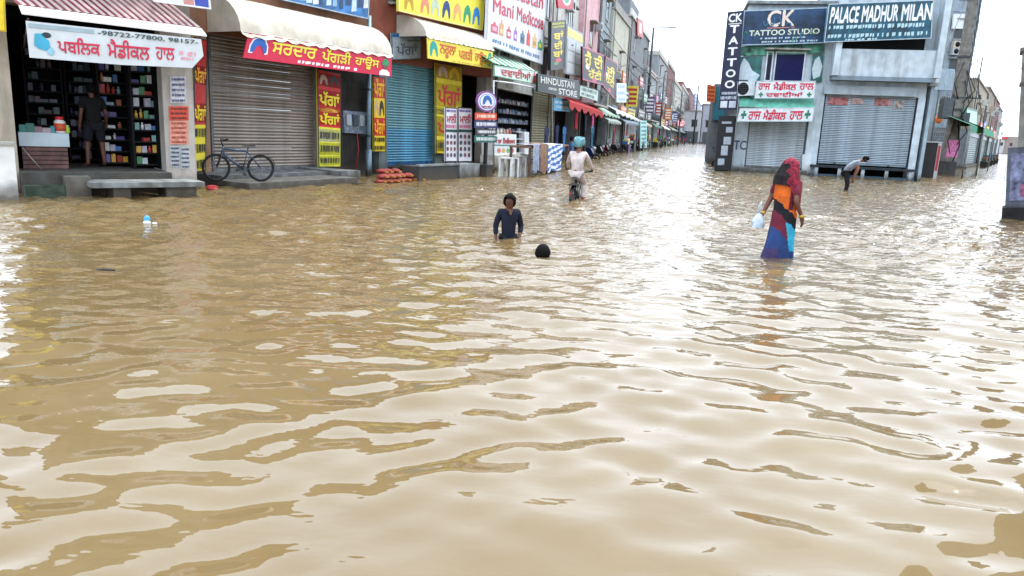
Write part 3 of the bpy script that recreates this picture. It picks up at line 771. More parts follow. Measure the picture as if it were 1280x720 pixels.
def banner(F, y, quad_px, name, label, secs, rim='#3a3a3a'):
    """tall painted banner; secs: (b0, b1, ground colour, text, text colour)"""
    q = F.quad(y, *quad_px)
    t = board(F, y, q, name, label, 'banner', ink(secs[0][2]), metal(rim), 0.04, 'turban shop banners', 0.025)
    for i, (bb0, bb1, bg, tx, tcol) in enumerate(secs):
        shape(t, 'field', [(0, 0), (1, 0), (1, 1), (0, 1)], q, y - 0.002, 0.02, 0.98, bb0, bb1, ink(bg))
        qq = sub(q, 0.06, 0.94, bb0, bb1)
        if tx == '~':
            k = max(1, round((bb1 - bb0) / 0.11))
            for j in range(k): lines(t, qq, y - 0.006, [(0.02, 0.98, (j + 0.2) / k, (j + 0.8) / k)], ink(tcol), i * 7 + j)
        elif tx == 'T':
            shape(t, 'turban_picture', TURBAN, qq, y - 0.006, 0.05, 0.42, 0.1, 0.9, ink('#c3a38f')); shape(t, 'turban_picture', TURBAN, qq, y - 0.006, 0.5, 0.95, 0.1, 0.9, ink(tcol))
        elif tx: letter(t, 'lettering', tx, qq, y - 0.006, 0.02, 0.98, 0.1, 0.9, ink(tcol), 0.03)
    return t
banner(S1, -0.10, [(396, 86), (426, 92), (426, 209), (398, 209)], 'turban_banner', 'red over yellow turban banner on the pillar next to the meter board',
       [(0.0, 0.42, '#e6e23a', None, ''), (0.42, 1.0, '#d8251e', None, ''), (0.84, 0.97, '#c41f1f', 'T', '#1a1416'), (0.63, 0.80, '#d8251e', 'ਪੱਗਾਂ', '#f6e21e'), (0.575, 0.62, '#d8251e', 'ਤੇ', '#f0b020'), (0.44, 0.58, '#d8251e', 'ਪੱਗਾਂ', '#f6e21e'), (0.27, 0.40, '#f0ece0', '~', '#23202a'), (0.13, 0.26, '#e6e23a', '~', '#23202a'), (0.02, 0.12, '#dfe23c', '~', '#23202a')])
banner(S1, -0.10, [(242, 46), (259, 50), (257, 214), (242, 216)], 'turban_banner', 'narrow red banner with a yellow foot between the posters and the brown grey shutter',
       [(0.0, 0.36, '#e3cf2a', '~', '#1d1a1c'), (0.36, 1.0, '#b51f1c', None, ''), (0.66, 0.80, '#b51f1c', 'ਪੱਗਾਂ', '#e8a21e'), (0.38, 0.52, '#c22a1c', 'ਪੱਗਾਂ', '#f0d21e')])
banner(S1, -0.25, [(466, 95), (481, 97), (482, 190), (467, 190)], 'turban_banner', 'narrow red and yellow banner hung next to the teal shutter',
       [(0.0, 0.22, '#e3c62a', '~', '#1d1a1c'), (0.22, 0.46, '#c4251e', 'ਪੱਗਾਂ', '#f6b21e'), (0.46, 0.72, '#e5c021', 'T', '#3a2a16'), (0.72, 1.0, '#b8231e', 'ਪੱਗਾਂ', '#e8b21e')])
# meter board and pipe
q = S1.quad(0.1, (429, 138), (464, 141), (464, 168), (431, 166))
t = thing(S1, 'meter_board', 'grey electric meter board in the dark recess with a red cable below', 'meter board', ((q[0][0] + q[1][0]) / 2, 0.1, q[3][1]))
MB().prism(q, 0.1, 0.215).build('panel', mat('#7d8796', 0.6, 0.4, 12), t)
for i in range(4):
    qq = sub(q, 0.06 + 0.24 * i, 0.22 + 0.24 * i, 0.35, 0.85); MB().prism(qq, 0.04, 0.098).build('meter', mat('#4b525c' if i % 2 else '#a7adb4', 0.5), t)
x = (q[0][0] + q[1][0]) / 2
MB().tube([(x, 0.12, q[3][1]), (x + 0.05, 0.1, q[3][1] - 0.5), (x - 0.05, 0.12, q[3][1] - 1.1)], 0.02).build('cable', plastic('#a03038'), t)
x = S1.px(461, 160, -0.3)[0]
t = thing(S1, 'drain_pipe', 'blue grey downpipe standing before the dark recess', 'pipe', (x, -0.3, -0.35))
MB().tube([(x, -0.3, -0.35), (x, -0.3, zl + 1.2)], 0.07, 10).build('pipe', metal('#7f97a6'), t)
MB().tube([(x, -0.3, -0.35), (x, -0.3, zp + 0.55)], 0.10, 10).build('sleeve', metal('#6c7f8a'), t)
for z in (1.2, 2.6): MB().box(x - 0.1, x + 0.1, -0.39, -0.0, z, z + 0.05).build('clamp', metal('#44484a'), t)

# grey sign above the teal shutter
q = S1.quad(-0.12, (489, 41), (527, 42), (526, 74), (490, 75))
t = board(S1, -0.12, q, 'shop_sign', 'weathered grey sign with a blue heading above the teal shutter', 'sign', mat('#a9b4b8', 0.6, 0.15, 8, 0, 0, 0.4), metal('#6c7478'))
shape(t, 'heading_strip', [(0, 0), (1, 0), (1, 1), (0, 1)], q, -0.12, 0.03, 0.97, 0.84, 0.97, ink('#2f7fc0'))
lines(t, q, -0.124, [(0.05, 0.95, 0.86, 0.95)], ink('#17406e'), 8)
letter(t, 'lettering', 'ਪੱਗਾਂ', q, -0.12, 0.16, 0.86, 0.18, 0.62, ink('#5d676c'), 0.01)
lines(t, q, -0.12, [(0.5, 0.9, 0.68, 0.76)], ink('#6d777c'), 9)

# blue printed board above
q = S1.quad(-0.35, (350, -26), (462, -8), (460, 24), (352, 0))
t = board(S1, -0.35, q, 'printed_hoarding', 'blue printed hoarding with pale patches above the long cream canopy', 'sign', mat('#2f6fa8', 0.45, 0.45, 2.5), metal('#a9b4bc'), 0.08)
for i in range(13):
    a = 0.03 + i * 0.075
    shape(t, 'printed_patch', [(0, 0), (1, .1), (.9, 1), (.1, .8)], q, -0.35, a, a + rnd.uniform(.03, .07), rnd.uniform(.1, .4), rnd.uniform(.5, .9), ink(rnd.choice(['#c3d3dc', '#1f3f6a', '#8fb4cc', '#d3d3cf', '#4f93b8'])))
for a in (0.02, 0.98):
    p = lerp2(q, a, 0.9); MB().box(p[0] - .02, p[0] + .02, -0.27, -0.01, p[1] - .1, p[1] - .05).build('bracket', metal('#333333'), t)

# second canopy with the yellow fascia
YG = -1.2
ql = [S1.px(533, 45, YG), S1.px(617, 62, YG)]
canopy(S1, YG, -0.02, ql, S1.px(518, 24, -0.02)[1], 'cream_canopy', 'shorter cream canopy over the yellow fascia sign', cream, scallop=14, drop=0.07)
q = S1.quad(YG - 0.02, (534, 47), (616, 65), (615, 86), (535, 73))
t = board(S1, YG - 0.02, q, 'fascia_sign', 'yellow fascia sign with orange lettering and a teal turban under the shorter canopy', 'sign', mat('#f0dc50', 0.5, 0.06, 3), None, 0.03)
ORG = ink('#e0622e'); yq = YG - 0.02
letter(t, 'lettering', 'ਨਰੂਲਾ', q, yq, 0.17, 0.40, 0.18, 0.82, ORG, 0.02)
letter(t, 'lettering', 'ਪਗੜੀ', q, yq, 0.45, 0.66, 0.26, 0.88, ORG, 0.02)
letter(t, 'lettering', 'ਹਾਊਸ', q, yq, 0.70, 0.89, 0.12, 0.86, ORG, 0.02)
shape(t, 'turban_picture', TURBAN, q, yq, 0.03, 0.14, 0.15, 0.9, ink('#1fa39a'))
shape(t, 'turban_picture', TURBAN, q, yq, 0.92, 0.985, 0.45, 0.92, ink('#1f9a8a'))
shape(t, 'green_mark', PLUS, q, yq, 0.92, 0.98, 0.05, 0.32, ink('#4fb08a'))
lines(t, q, yq, [(0.35, 0.88, 0.04, 0.11)], ink('#d9a24a'), 4)
# yellow board with turbans above
q = S1.quad(-0.7, (498, -22), (606, 0), (603, 38), (498, 14))
t = board(S1, -0.7, q, 'turban_hoarding', 'yellow hoarding with a row of coloured turbans above the shorter canopy', 'sign', mat('#efe04a', 0.5, 0.06, 3), ink('#efe9a0'), 0.08)
for i, (a, h) in enumerate(((0.06, '#c79a1e'), (0.23, '#e08a6a'), (0.345, '#b9c7b0'), (0.475, '#1e3f7a'), (0.61, '#e6a86a'), (0.735, '#1f9a6a'), (0.855, '#2a86c8'))):
    shape(t, 'turban_picture', TURBAN, q, -0.7, a, a + 0.095, 0.12, 0.72, ink(h))
for a in (0.1, 0.9):
    p = lerp2(q, a, 0.3); MB().box(p[0], p[0] + 0.06, -0.61, -0.01, p[1], p[1] + 0.06).build('bracket', metal('#333333'), t)
q = S1.quad(-0.3, (478, -8), (520, 2), (520, 14), (478, 6))
# yellow turban banner and the open shop behind it
banner(S1, -0.12, [(544, 78), (578, 84), (576, 194), (545, 192)], 'turban_banner', 'broad yellow banner with red lettering behind the paired white boards',
       [(0.0, 1.0, '#e8cf1e', None, ''), (0.84, 0.99, '#c4241e', 'T', '#e8b21e'), (0.53, 0.79, '#e8cf1e', 'ਪੱਗਾਂ', '#c41f1e'), (0.44, 0.52, '#e8cf1e', 'ਤੇ', '#3a5a3a'), (0.20, 0.42, '#e8cf1e', 'ਪੱਗਾਂ', '#c41f1e'), (0.03, 0.16, '#c9a61a', '~', '#2a2420')])
ys_ = 1.8
shelf_unit(ss(566, 150, ys_), ss(606, 150, ys_), ys_, 0.3, [zp + 0.3 + 0.42 * k for k in range(7)], 'dim shelves inside the yellow fascia shop', 0.8, darkp + ['#b0a8a0', '#8a3a3a'], S1, zp)

# platform in front of it
y2 = S1.at(560, 224)[1]
pt = thing(S1, 'shop_plinth', 'dark plinth with a grey block carrying the paired white boards', 'plinth', (ss(560), y2, -0.35))
xa, xb, xc = S1.px(524, 215, y2)[0], S1.px(573, 215, y2)[0], S1.px(598, 215, y2)[0]
zt2 = S1.px(560, 207, y2)[1]
MB().box(xa, xb, y2, y2 + 0.62, -0.35, zt2).build('trough', conc('#3b3f40', 0.7), pt)
MB().box(xb + 0.003, xc, y2 - 0.05, y2 + 0.7, -0.35, zt2 + 0.03).build('end_block', conc('#84898a', 0.5), pt)
MB().box(xa - 0.02, xb, y2 - 0.03, y2 + 0.12, zt2 + 0.002, zt2 + 0.06).build('rim', conc('#7e8586', 0.5), pt)
# paired white standing boards
YB = y2 + 0.45
for i, (u0, u1, lab) in enumerate(((556.5, 571.5, 'white standing board half hidden behind its twin before the yellow banner'), (572.5, 590, 'white standing board with red heading next to the turban pole sign'))):
    q = S1.quad(YB, (u0, 134), (u1, 135), (u1, 202), (u0, 202))
    t = board(S1, YB, q, 'standing_board', lab, 'sign', mat('#dcd8dc', 0.5, 0.06, 5), metal('#333638'), 0.04, 'paired white standing boards', 0.02)
    for a in (0.08, 0.86):
        p = lerp2(q, a, 0); MB().box(p[0], p[0] + 0.05, YB + 0.01, YB + 0.05, zt2, p[1] - 0.002).build('leg', metal('#2a2a2a'), t)
    lines(t, q, YB, [(0.1, 0.9, 0.915, 0.96)], ink('#5a4a9a'), 2 + i)
    letter(t, 'lettering', 'ਮਾਲੀ', q, YB, 0.12, 0.90, 0.72, 0.89, ink('#b8203a'), 0.02)
    lines(t, q, YB, [(0.08, 0.92, 0.62, 0.69)], ink('#cf7a94'), 12 + i)
    shape(t, 'green_band', [(0, 0), (1, 0), (1, 1), (0, 1)], q, YB, 0.0, 1.0, 0.55, 0.60, ink('#1f4a44'))
    for r2 in range(4):
        for c2 in range(3):
            a, b_ = 0.10 + 0.29 * c2, 0.08 + 0.115 * r2
            shape(t, 'portrait', disc(8), q, YB, a, a + 0.2, b_, b_ + 0.085, ink(rnd.choice(['#3a3644', '#5a3a44', '#40506a', '#7a4a5a', '#8a6a4a'])))
# round pole sign
yS2 = S1.at(607, 221)[1]
xs_ = S1.px(608, 180, yS2)[0]
t = thing(S1, 'pole_sign', 'black pole sign with a round turban disc over four lettered plates', 'sign', (xs_, yS2, -0.35))
zc = S1.px(609, 127, yS2)[1]
MB().box(xs_ - 0.05, xs_ + 0.05, yS2 - 0.03, yS2 + 0.07, -0.35, zc).build('post', mat('#151618', 0.5), t)
MB().box(xs_ - 0.28, xs_ + 0.16, yS2 - 0.2, yS2 + 0.2, -0.35, S1.px(600, 206, yS2)[1]).build('foot_block', conc('#2c2c2c', 0.4), t)
q = S1.quad(yS2 - 0.06, (595.5, 113), (621.5, 114.5), (621.5, 140), (595.5, 140))
for nm, m_, sc_, dy in (('disc', '#7d3f8a', 0.0, 0.0), ('disc_face', '#e6e6ee', 0.08, 0.004), ('disc_ring', '#5f86c8', 0.13, 0.008), ('disc_field', '#e9e9f0', 0.17, 0.012)):
    MB().prism([lerp2(q, sc_ + (1 - 2 * sc_) * x, sc_ + (1 - 2 * sc_) * z) for x, z in disc(24)], yS2 - 0.062 - dy, yS2 - 0.02 if dy == 0 else yS2 - 0.0605 - dy + 0.003).build(nm, ink(m_), t)
shape(t, 'turban_picture', TURBAN, q, yS2 - 0.076, 0.28, 0.72, 0.36, 0.8, ink('#1f5fa8'))
lines(t, q, yS2 - 0.076, [(0.27, 0.73, 0.2, 0.3)], ink('#b83a5a'), 3)
for i, (v0, v1, u0, u1, h, tcol) in enumerate(((140.8, 149.5, 594, 621, '#d9432a', '#f0d8c0'), (150.4, 160, 593, 622, '#24285a', '#e9e9f0'), (161, 168.4, 595, 621, '#2b3238', '#e0e0e0'), (169.3, 178, 593, 621, '#1e5a54', '#d8e0d8'))):
    q = S1.quad(yS2 - 0.05, (u0, v0), (u1, v0 + 0.8), (u1, v1 + 0.3), (u0, v1))
    p = MB().prism(q, yS2 - 0.05, yS2 - 0.032).build('plate', ink(h), t)
    mb = line_mb(MB(), q, yS2 - 0.052, 0.08, 0.92, 0.25, 0.78, 30 + i); mb.build('lettering', ink(tcol), t, parent=p)

# red bundles under the teal shutter
ysk = S1.at(500, 228)[1] + 0.2
for row, n in enumerate((7, 6, 3)):
    for j in range(n):
        u = 477 + j * 7.6 + row * 4; pp = S1.px(u, 225 - row * 5, ysk)
        c_ = (pp[0], ysk + 0.1 * row + rnd.uniform(-.05, .05), 0.04 + row * 0.12)
        mb = MB(); mb.ball(c_, 0.18, 0.16, 0.068, 12, 8)
        for i, q_ in enumerate(mb.v): mb.v[i] = (q_[0] + 0.02 * math.sin(9 * q_[2] + i), q_[1], q_[2] + 0.02 * math.sin(11 * q_[0] + 3 * j))
        mb.mi = 1; mb.box(c_[0] - 0.07, c_[0] + 0.07, c_[1] - 0.182, c_[1] - 0.14, c_[2] - 0.025, c_[2] + 0.025)
        solo(S1, mb, 'sack', [mat('#8f2420', 0.7, 0.4, 8, 0.3), mat('#a8702e', 0.7, 0.3, 8)], 'stuffed red sack with an ochre print piled below the teal shutter', 'sack', 'red sacks below the teal shutter')
mb = MB(); p = [S1.at(u, v) for u, v in ((443, 231), (492, 234))]
mb.box(p[0][0], p[1][0], p[0][1] - .1, p[0][1] + .1, -0.02, 0.035)
solo(S1, mb, 'plank', mat('#2b2622', 0.8, 0.3, 6), 'dark plank floating by the end of the pale plinth', 'plank')
mb = MB(); p = S1.at(205 + 60, 236)
mb.ball((p[0], p[1], 0.03), 0.16, 0.1, 0.06, 10, 6); solo(S1, mb, 'red_rag', cloth('#a02a2a'), 'wet red rag at the foot of the pale plinth', 'rag')
# ------------------------------------------------------------------ the long street, left hand row
def ts(u, v=150, y=0.0): return S2.px(u, v, y)[0]
def tz(u, v, y=0.0): return S2.px(u, v, y)[1]

def row_building(u0, u1, vtop, h, label, shut=None, shut_v=None, vlow=None, storey_h='#8a8f92', y=0.0, depth=9, balcony=False, win=2, name='street_building', roof=True, F=None, wcol='#242a30', extra=None, sgap=0.25):
    F = F or S2
    s0, s1 = F.px(u0, 150, y)[0], F.px(u1, 150, y)[0]
    um = (u0 + u1) / 2
    zt = F.px(um, vtop, y)[1]
    zg = 3.3
    t = thing(F, name, label, 'building', ((s0 + s1) / 2, y, -0.35))
    mw = paint(h, 0.8)
    MB().box(s0 + 0.003, s1 - 0.003, y, y + depth, zg, zt).build('upper_wall', mw, t)
    MB().box(s0 + 0.003, s0 + sgap, y + 0.004, y + depth, -0.35, zg - 0.003).build('pillar', paint(storey_h, 0.6), t)
    MB().box(s1 - sgap, s1 - 0.003, y + 0.004, y + depth, -0.35, zg - 0.003).build('pillar', paint(storey_h, 0.6), t)
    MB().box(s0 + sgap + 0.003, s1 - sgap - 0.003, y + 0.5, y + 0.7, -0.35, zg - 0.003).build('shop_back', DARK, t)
    MB().box(s0 + sgap + 0.003, s1 - sgap - 0.003, y - 0.3, y + 0.497, -0.35, 0.16).build('plinth', conc('#6f6e69'), t)
    if shut:
        w = s1 - s0 - 2 * sgap; n = max(1, round(w / 3.2))
        for i in range(n):
            a, b_ = s0 + sgap + w * i / n, s0 + sgap + w * (i + 1) / n
            mb = MB(); N = 26
            mb.sheet([[(x, y + 0.2 - 0.03 * (j % 2), 0.17 + (zg - 0.5 - 0.17) * j / N) for x in (a + 0.06, b_ - 0.06)] for j in range(N + 1)])
            mb.build('shutter_curtain', mat(shut[i % len(shut)], 0.5, 0.2, 2, 0, 0.2, 0.5), t)
            MB().box(a + 0.003, b_ - 0.003, y + 0.1, y + 0.45, zg - 0.497, zg - 0.01).build('shutter_box', metal('#8b8f92'), t)
    if roof:
        MB().box(s0 - 0.08, s1 + 0.08, y - 0.15, y + depth + 0.1, zt + 0.003, zt + 0.14).build('roof_slab', conc('#a9a7a0'), t)
    if F is S2 and u0 > 757:
        w_ = s1 - s0; f_ = rnd.uniform(0.05, 0.5); hh_ = rnd.uniform(1.2, 2.8)
        MB().box(s0 + w_ * f_, s0 + w_ * (f_ + .42), y + .6, y + 4, zt + 0.143, zt + hh_).build('roof_room', paint(rnd.choice(['#8d8a84', '#7a4a44', '#a9a59c', '#6f757a']), 0.6), t)
        MB().box(s0 + .05, s1 - .05, y - .08, y + .08, zt + 0.143, zt + .75).build('parapet', paint(rnd.choice(['#8d8a84', '#c9c6be', '#a9a59c']), 0.6), t)
        MB().tube([(s0 + w_ * .85, y + 1, zt + .143), (s0 + w_ * .85, y + 1, zt + 3.2)], .03, 5).build('antenna_mast', metal('#55585a'), t)
    rows = int((zt - zg) / 3.0)
    for k in range(2 if zt > 5.5 else 0):
        x = s0 + (s1 - s0) * rnd.uniform(.12, .8); z = rnd.uniform(3.7, zt - 1.2)
        o = MB().box(x, x + .8, y - .45, y - .07, z, z + .55).build('cooling_unit', plastic(rnd.choice(['#c9ccc8', '#9aa0a2', '#b0a898'])), t)
        MB().lathe([(.2, 0), (.2, .015)], 12, (x + .3, y - .452, z + .28), 'y').build('fan_grille', BLACK, t, parent=o)
    for k in range(2):
        x = s0 + (s1 - s0) * (0.04 + .9 * k); MB().tube([(x, y - .09, 0), (x, y - .09, zt - .1)], .05, 6).build('drain_pipe', metal(rnd.choice(['#5c5f60', '#8a8c88', '#4a3a34'])), t)
    for r in range(rows):
        z = zg + 3.0 * r
        for i in range(win):
            w = (s1 - s0) / win; c = s0 + w * (i + 0.5); hw = min(0.65, w * 0.3)
            window(t, F, c - hw, c + hw, z + 0.9, z + 2.3, y - 0.002, frame=rnd.choice(['#6d665c', '#84604a', '#4f5f66', '#9aa0a0']), glass=wcol)
        if balcony:
            MB().box(s0 + 0.1, s1 - 0.1, y - 1.0, y - 0.083, z + 0.04, z + 0.16).build('balcony_slab', conc('#b4b1a9'), t)
            mb = MB()
            for k in range(int((s1 - s0) / 0.35)): mb.tube([(s0 + 0.2 + k * 0.35, y - 0.95, z + 0.163), (s0 + 0.2 + k * 0.35, y - 0.95, z + 1.0)], 0.015, 5)
            mb.tube([(s0 + 0.1, y - 0.95, z + 1.0), (s1 - 0.1, y - 0.95, z + 1.0)], 0.03, 6)
            mb.build('railing', metal('#5a5f62'), t)
        MB().box(s0 + 0.004, s1 - 0.004, y - 0.06, y - 0.003, z - 0.05, z + 0.035).build('string_course', paint(h, 0.3), t)
    return t, s0, s1, zt

# the druggist: white hoarding, green awning
row_building(612, 686, -70, '#cfcfcb', 'white fronted druggist building behind the big medicine hoarding', depth=9, win=3)
q = S2.quad(-0.5, (609, -30), (697, -4), (683, 84), (607, 55))
q = S2.quad(-0.5, (612, -46), (684, -20), (678, 81), (608, 55))
t = board(S2, -0.5, q, 'medicine_hoarding', 'large white medicine shop hoarding with red lettering and a row of product pictures', 'sign', mat('#d9d9dd', 0.55, 0.06, 3, 0, 0, 0.2), metal('#b9bcc0'), 0.1)
CRM = ink('#c4203f')
letter(t, 'lettering', 'Hindustan', q, -0.5, 0.06, 0.93, 0.68, 0.85, CRM, 0.02)
letter(t, 'lettering', 'Mani', q, -0.5, 0.07, 0.38, 0.43, 0.60, CRM, 0.022)
letter(t, 'lettering', 'Medicose', q, -0.5, 0.44, 0.96, 0.43, 0.60, CRM, 0.022)
for i, (w, hh, c_, c2) in enumerate(((.10, .14, '#c43a5a', '#e9a0b0'), (.07, .20, '#c8905a', '#e0c090'), (.07, .15, '#b8304a', '#e9d0d0'), (.06, .17, '#8a5ab0', '#d9c0e0'), (.08, .16, '#2a6a8a', '#1c2a3a'), (.07, .20, '#c8232f', '#e04a3a'), (.09, .18, '#d8b070', '#b8884a'), (.10, .13, '#2a9a6a', '#d9c83a'))):
    a = 0.05 + 0.117 * i
    shape(t, 'product_picture', [(0, 0), (1, 0), (1, .7), (.65, .8), (.65, 1), (.35, 1), (.35, .8), (0, .7)], q, -0.5, a, a + w, 0.17, 0.17 + hh, ink(c_))
    shape(t, 'product_cap', [(0, 0), (1, 0), (1, 1), (0, 1)], q, -0.505, a + w * .2, a + w * .8, 0.20, 0.25, ink(c2))
lines(t, q, -0.5, [(0.08, 0.92, 0.05, 0.10)], ink('#2a6a9a'), 6)
q = S2.quad(-0.05, (697, -20), (697, 0), (690, 88), (685, 84))
YN = -1.0
q = S2.quad(YN, (619, 81), (672, 100), (672, 106), (619, 92))
p0, p1 = S2.px(617, 79, YN), S2.px(672, 84 + 0, YN)
aw = thing(S2, 'green_awning', 'green and white striped sheet awning over the druggist counter', 'awning', ((p0[0] + p1[0]) / 2, 0, p0[1]))
n = 14; zA = S2.px(618, 79, YN)[1]; zB = S2.px(672, 90, YN)[1]
mb = MB()
for k in range(n):
    f0, f1 = k / n, (k + 1) / n; mb.mi = k % 2
    x0, x1 = p0[0] + (p1[0] - p0[0]) * f0, p0[0] + (p1[0] - p0[0]) * f1; z0_ = zA + (zB - zA) * f0
    mb.sheet([[(x0, -0.02, z0_ + 0.55), (x1, -0.02, z0_ + 0.55)], [(x0 , YN, z0_), (x1, YN, z0_)]])
mb.build('striped_sheet', [mat('#2a9a68', 0.5, 0.15, 3), mat('#dfe6e0', 0.5, 0.1, 3)], aw)
for x in (p0[0] + 0.05, p1[0] - 0.05): MB().tube([(x, YN, zB - 0.02), (x, -0.01, zB - 0.35)], 0.02).build('bracket', metal('#777777'), aw)
q = S2.quad(YN - 0.02, (618, 81), (672, 89), (672, 106), (618, 95))
t = board(S2, YN - 0.02, q, 'shop_sign', 'pale green sign with red lettering below the striped green awning', 'sign', ink('#d3e6d8'), ink('#6aa88a'), 0.03)
letter(t, 'lettering', rs('ਦਵਾਈਆਂ'), q, YN - 0.02, 0.12, 0.80, 0.2, 0.9, ink('#b81f35'), 0.025)
shape(t, 'bottle_picture', [(0, 0), (1, 0), (.8, .6), (.6, 1), (.4, 1), (.2, .6)], q, YN - 0.02, 0.86, 0.96, 0.1, 0.9, ink('#c8283a'))
shelf_unit(ts(622, 150, .12), ts(661, 150, .12), 0.12, 0.3, [0.6 + 0.42 * k for k in range(6)], 'crowded shelves inside the druggist shop', 0.9, darkp + ['#b0a8a0', '#3a6ea8', '#c9cdd2'], S2, 0.17)
# pipe frame
mb = MB(); pts = [S2.px(u, v, -1.1) for u, v in ((617, 220), (617, 101), (640, 104), (690, 114), (690, 200))]
t = solo(S2, MB().tube([(p[0], -1.1, p[1]) for p in pts], 0.035, 8), 'pipe_frame', metal('#c9ccce'), 'bent white pipe frame standing before the druggist shop', 'pipe frame')
# druggist counter, stools, shelves
yq = -0.7
t0 = S2.px(618, 190, yq)[0]; t1 = S2.px(646, 190, yq)[0]
ct = thing(S2, 'display_counter', 'white display counter with red lettering and a green stripe before the druggist', 'counter', ((t0 + t1) / 2, yq, -0.35))
q = S2.quad(yq, (617.5, 167), (645.5, 168), (645.5, 194), (617.5, 194))
MB().prism(q, yq, yq + 0.5).build('panel', mat('#dfe3e2', 0.4, 0.06, 4), ct)
shape(ct, 'green_stripe', [(0, 0), (1, 0), (1, 1), (0, 1)], q, yq, 0.02, 0.98, 0.44, 0.50, ink('#3a7f78'))
letter(ct, 'lettering', 'For Bellows', q, yq, 0.08, 0.92, 0.56, 0.82, ink('#c8283a'), 0.02)
for i, h in enumerate(('#d87a6a', '#e0a85a', '#6aa870', '#c85a5a')): shape(ct, 'product_picture', disc(8), q, yq, 0.12 + 0.2 * i, 0.28 + 0.2 * i, 0.1, 0.34, ink(h))
z_ = q[3][1]; MB().box(q[3][0], q[2][0] + 0.1, yq - 0.15, yq + 0.55, -0.35, z_ - 0.003).build('base', conc('#c3c1b8', 0.35), ct)
for j in range(7):
    a = 0.05 + j * 0.14; p = lerp2(q, a, 1)
    mb = MB(); mb.lathe([(.06, 0), (.062, .12), (.03, .16), (.03, .2)], 8, (p[0] + 0.08, yq + 0.2, p[1]))
    solo(S2, mb, 'bottle', plastic(rnd.choice(['#d9cfc4', '#c8a08a', '#e0dcd6', '#b8605a'])), 'small pale bottle lined up on the white display counter', 'bottle', 'bottles on the display counter')
t = thing(S2, 'display_rack', 'slim rack with dark openings and a white side strip next to the display counter', 'rack', S2.at(652, 216))
q = S2.quad(yq + 0.1, (645.8, 164), (660, 165), (660, 193), (645.8, 192))
b_ = S2.at(652, 216)
MB().prism(sub(q, 0, 0.56, 0, 1), yq + 0.3, yq + 0.5).build('back_panel', BLACK, t)
for k in range(4): MB().prism(sub(q, 0, 0.56, 0.02 + 0.31 * k, 0.06 + 0.31 * k), yq + 0.1, yq + 0.29).build('shelf', mat('#c9ccce', 0.5), t)
MB().prism(sub(q, 0.58, 1, 0, 1), yq + 0.05, yq + 0.4).build('side_panel', mat('#dedfe0', 0.5, .05, 3), t)
MB().prism(S2.quad(yq + 0.1, (645.8, 193), (660, 193.5), (660, 218), (645.8, 218)), yq + 0.1, yq + 0.45).build('base', conc('#8c8c88'), t)
def stool(u, v, label, c='#ebebe8', F=S2, w=0.46, h=0.66):
    p = F.at(u, v)
    t = thing(F, 'plastic_stool', label, 'stool', (p[0], p[1], -0.3), 'white plastic stools')
    z = h
    MB().box(p[0] - w / 2, p[0] + w / 2, p[1], p[1] + w, z - 0.05, z).build('seat', plastic(c), t)
    for a in (-1, 1):
        for b in (0, 1):
            x, y = p[0] + a * (w / 2 - 0.05), p[1] + b * (w - 0.06) + 0.03
            MB().prism([(x - 0.05, -0.35), (x + 0.05, -0.35), (x + 0.05 - a * 0.02, z - 0.052), (x - 0.05 - a * 0.02, z - 0.052)], y - 0.03, y + 0.03).build('leg', plastic(c), t)
    MB().box(p[0] - w / 2 + 0.06, p[0] + w / 2 - 0.06, p[1] + 0.002, p[1] + 0.02, z - 0.22, z - 0.053).build('apron', plastic(c), t)
stool(641, 221, 'white plastic stool standing in the water before the display counter'); stool(650, 220.5, 'middle white plastic stool in the water below the slim rack'); stool(659, 220, 'white plastic stool next to the cloth covered table')

# olive shutter and hanging strip building
row_building(686, 722, -60, '#c9c6bd', 'pale building with an open stall below the black cloth store sign', win=1, balcony=False)
sh = sq(S2, 0.05, 662, 113, 690, 178)
shutter(S2, (sh[0], sh[1], 0.2, sh[3]), -0.05, '#8f8a63', 'olive shutter behind the bent pipe frame', nslat=26)
# black sign
YH = -1.3
q = S2.quad(YH, (673, 88), (735, 104), (735, 128), (673, 112))
q = S2.quad(YH, (672, 92), (724, 101), (724, 124), (672, 114))
t = board(S2, YH, q, 'store_sign', 'black store sign with pale capital letters over the hanging clothes', 'sign', mat('#14201f', 0.5, 0.2, 3), metal('#3c4a48'), 0.08)
letter(t, 'lettering', 'HINDUSTAN', q, YH, 0.06, 0.84, 0.52, 0.88, ink('#dfe3dc'), 0.02)
letter(t, 'lettering', 'STORE', q, YH, 0.44, 0.92, 0.08, 0.40, ink('#dfe3dc'), 0.02)
lines(t, q, YH, [(0.22, 0.40, 0.2, 0.36)], ink('#c0c8c0'), 3)
for a in (0.05, 0.95):
    p = lerp2(q, a, 0.8); MB().box(p[0], p[0] + 0.06, YH + 0.081, 0, p[1], p[1] + 0.06).build('bracket', metal('#333333'), t)
q = S2.quad(YH, (725, 106), (748, 113), (747, 127), (724, 120))
t = board(S2, YH, q, 'store_sign', 'pale green tilted plate next to the black store sign', 'sign', ink('#c3d8cc'), ink('#3a6a5a'), 0.04)
lines(t, q, YH, [(0.1, 0.9, 0.55, 0.85), (0.1, 0.8, 0.15, 0.4)], ink('#2d5a50'), 5)
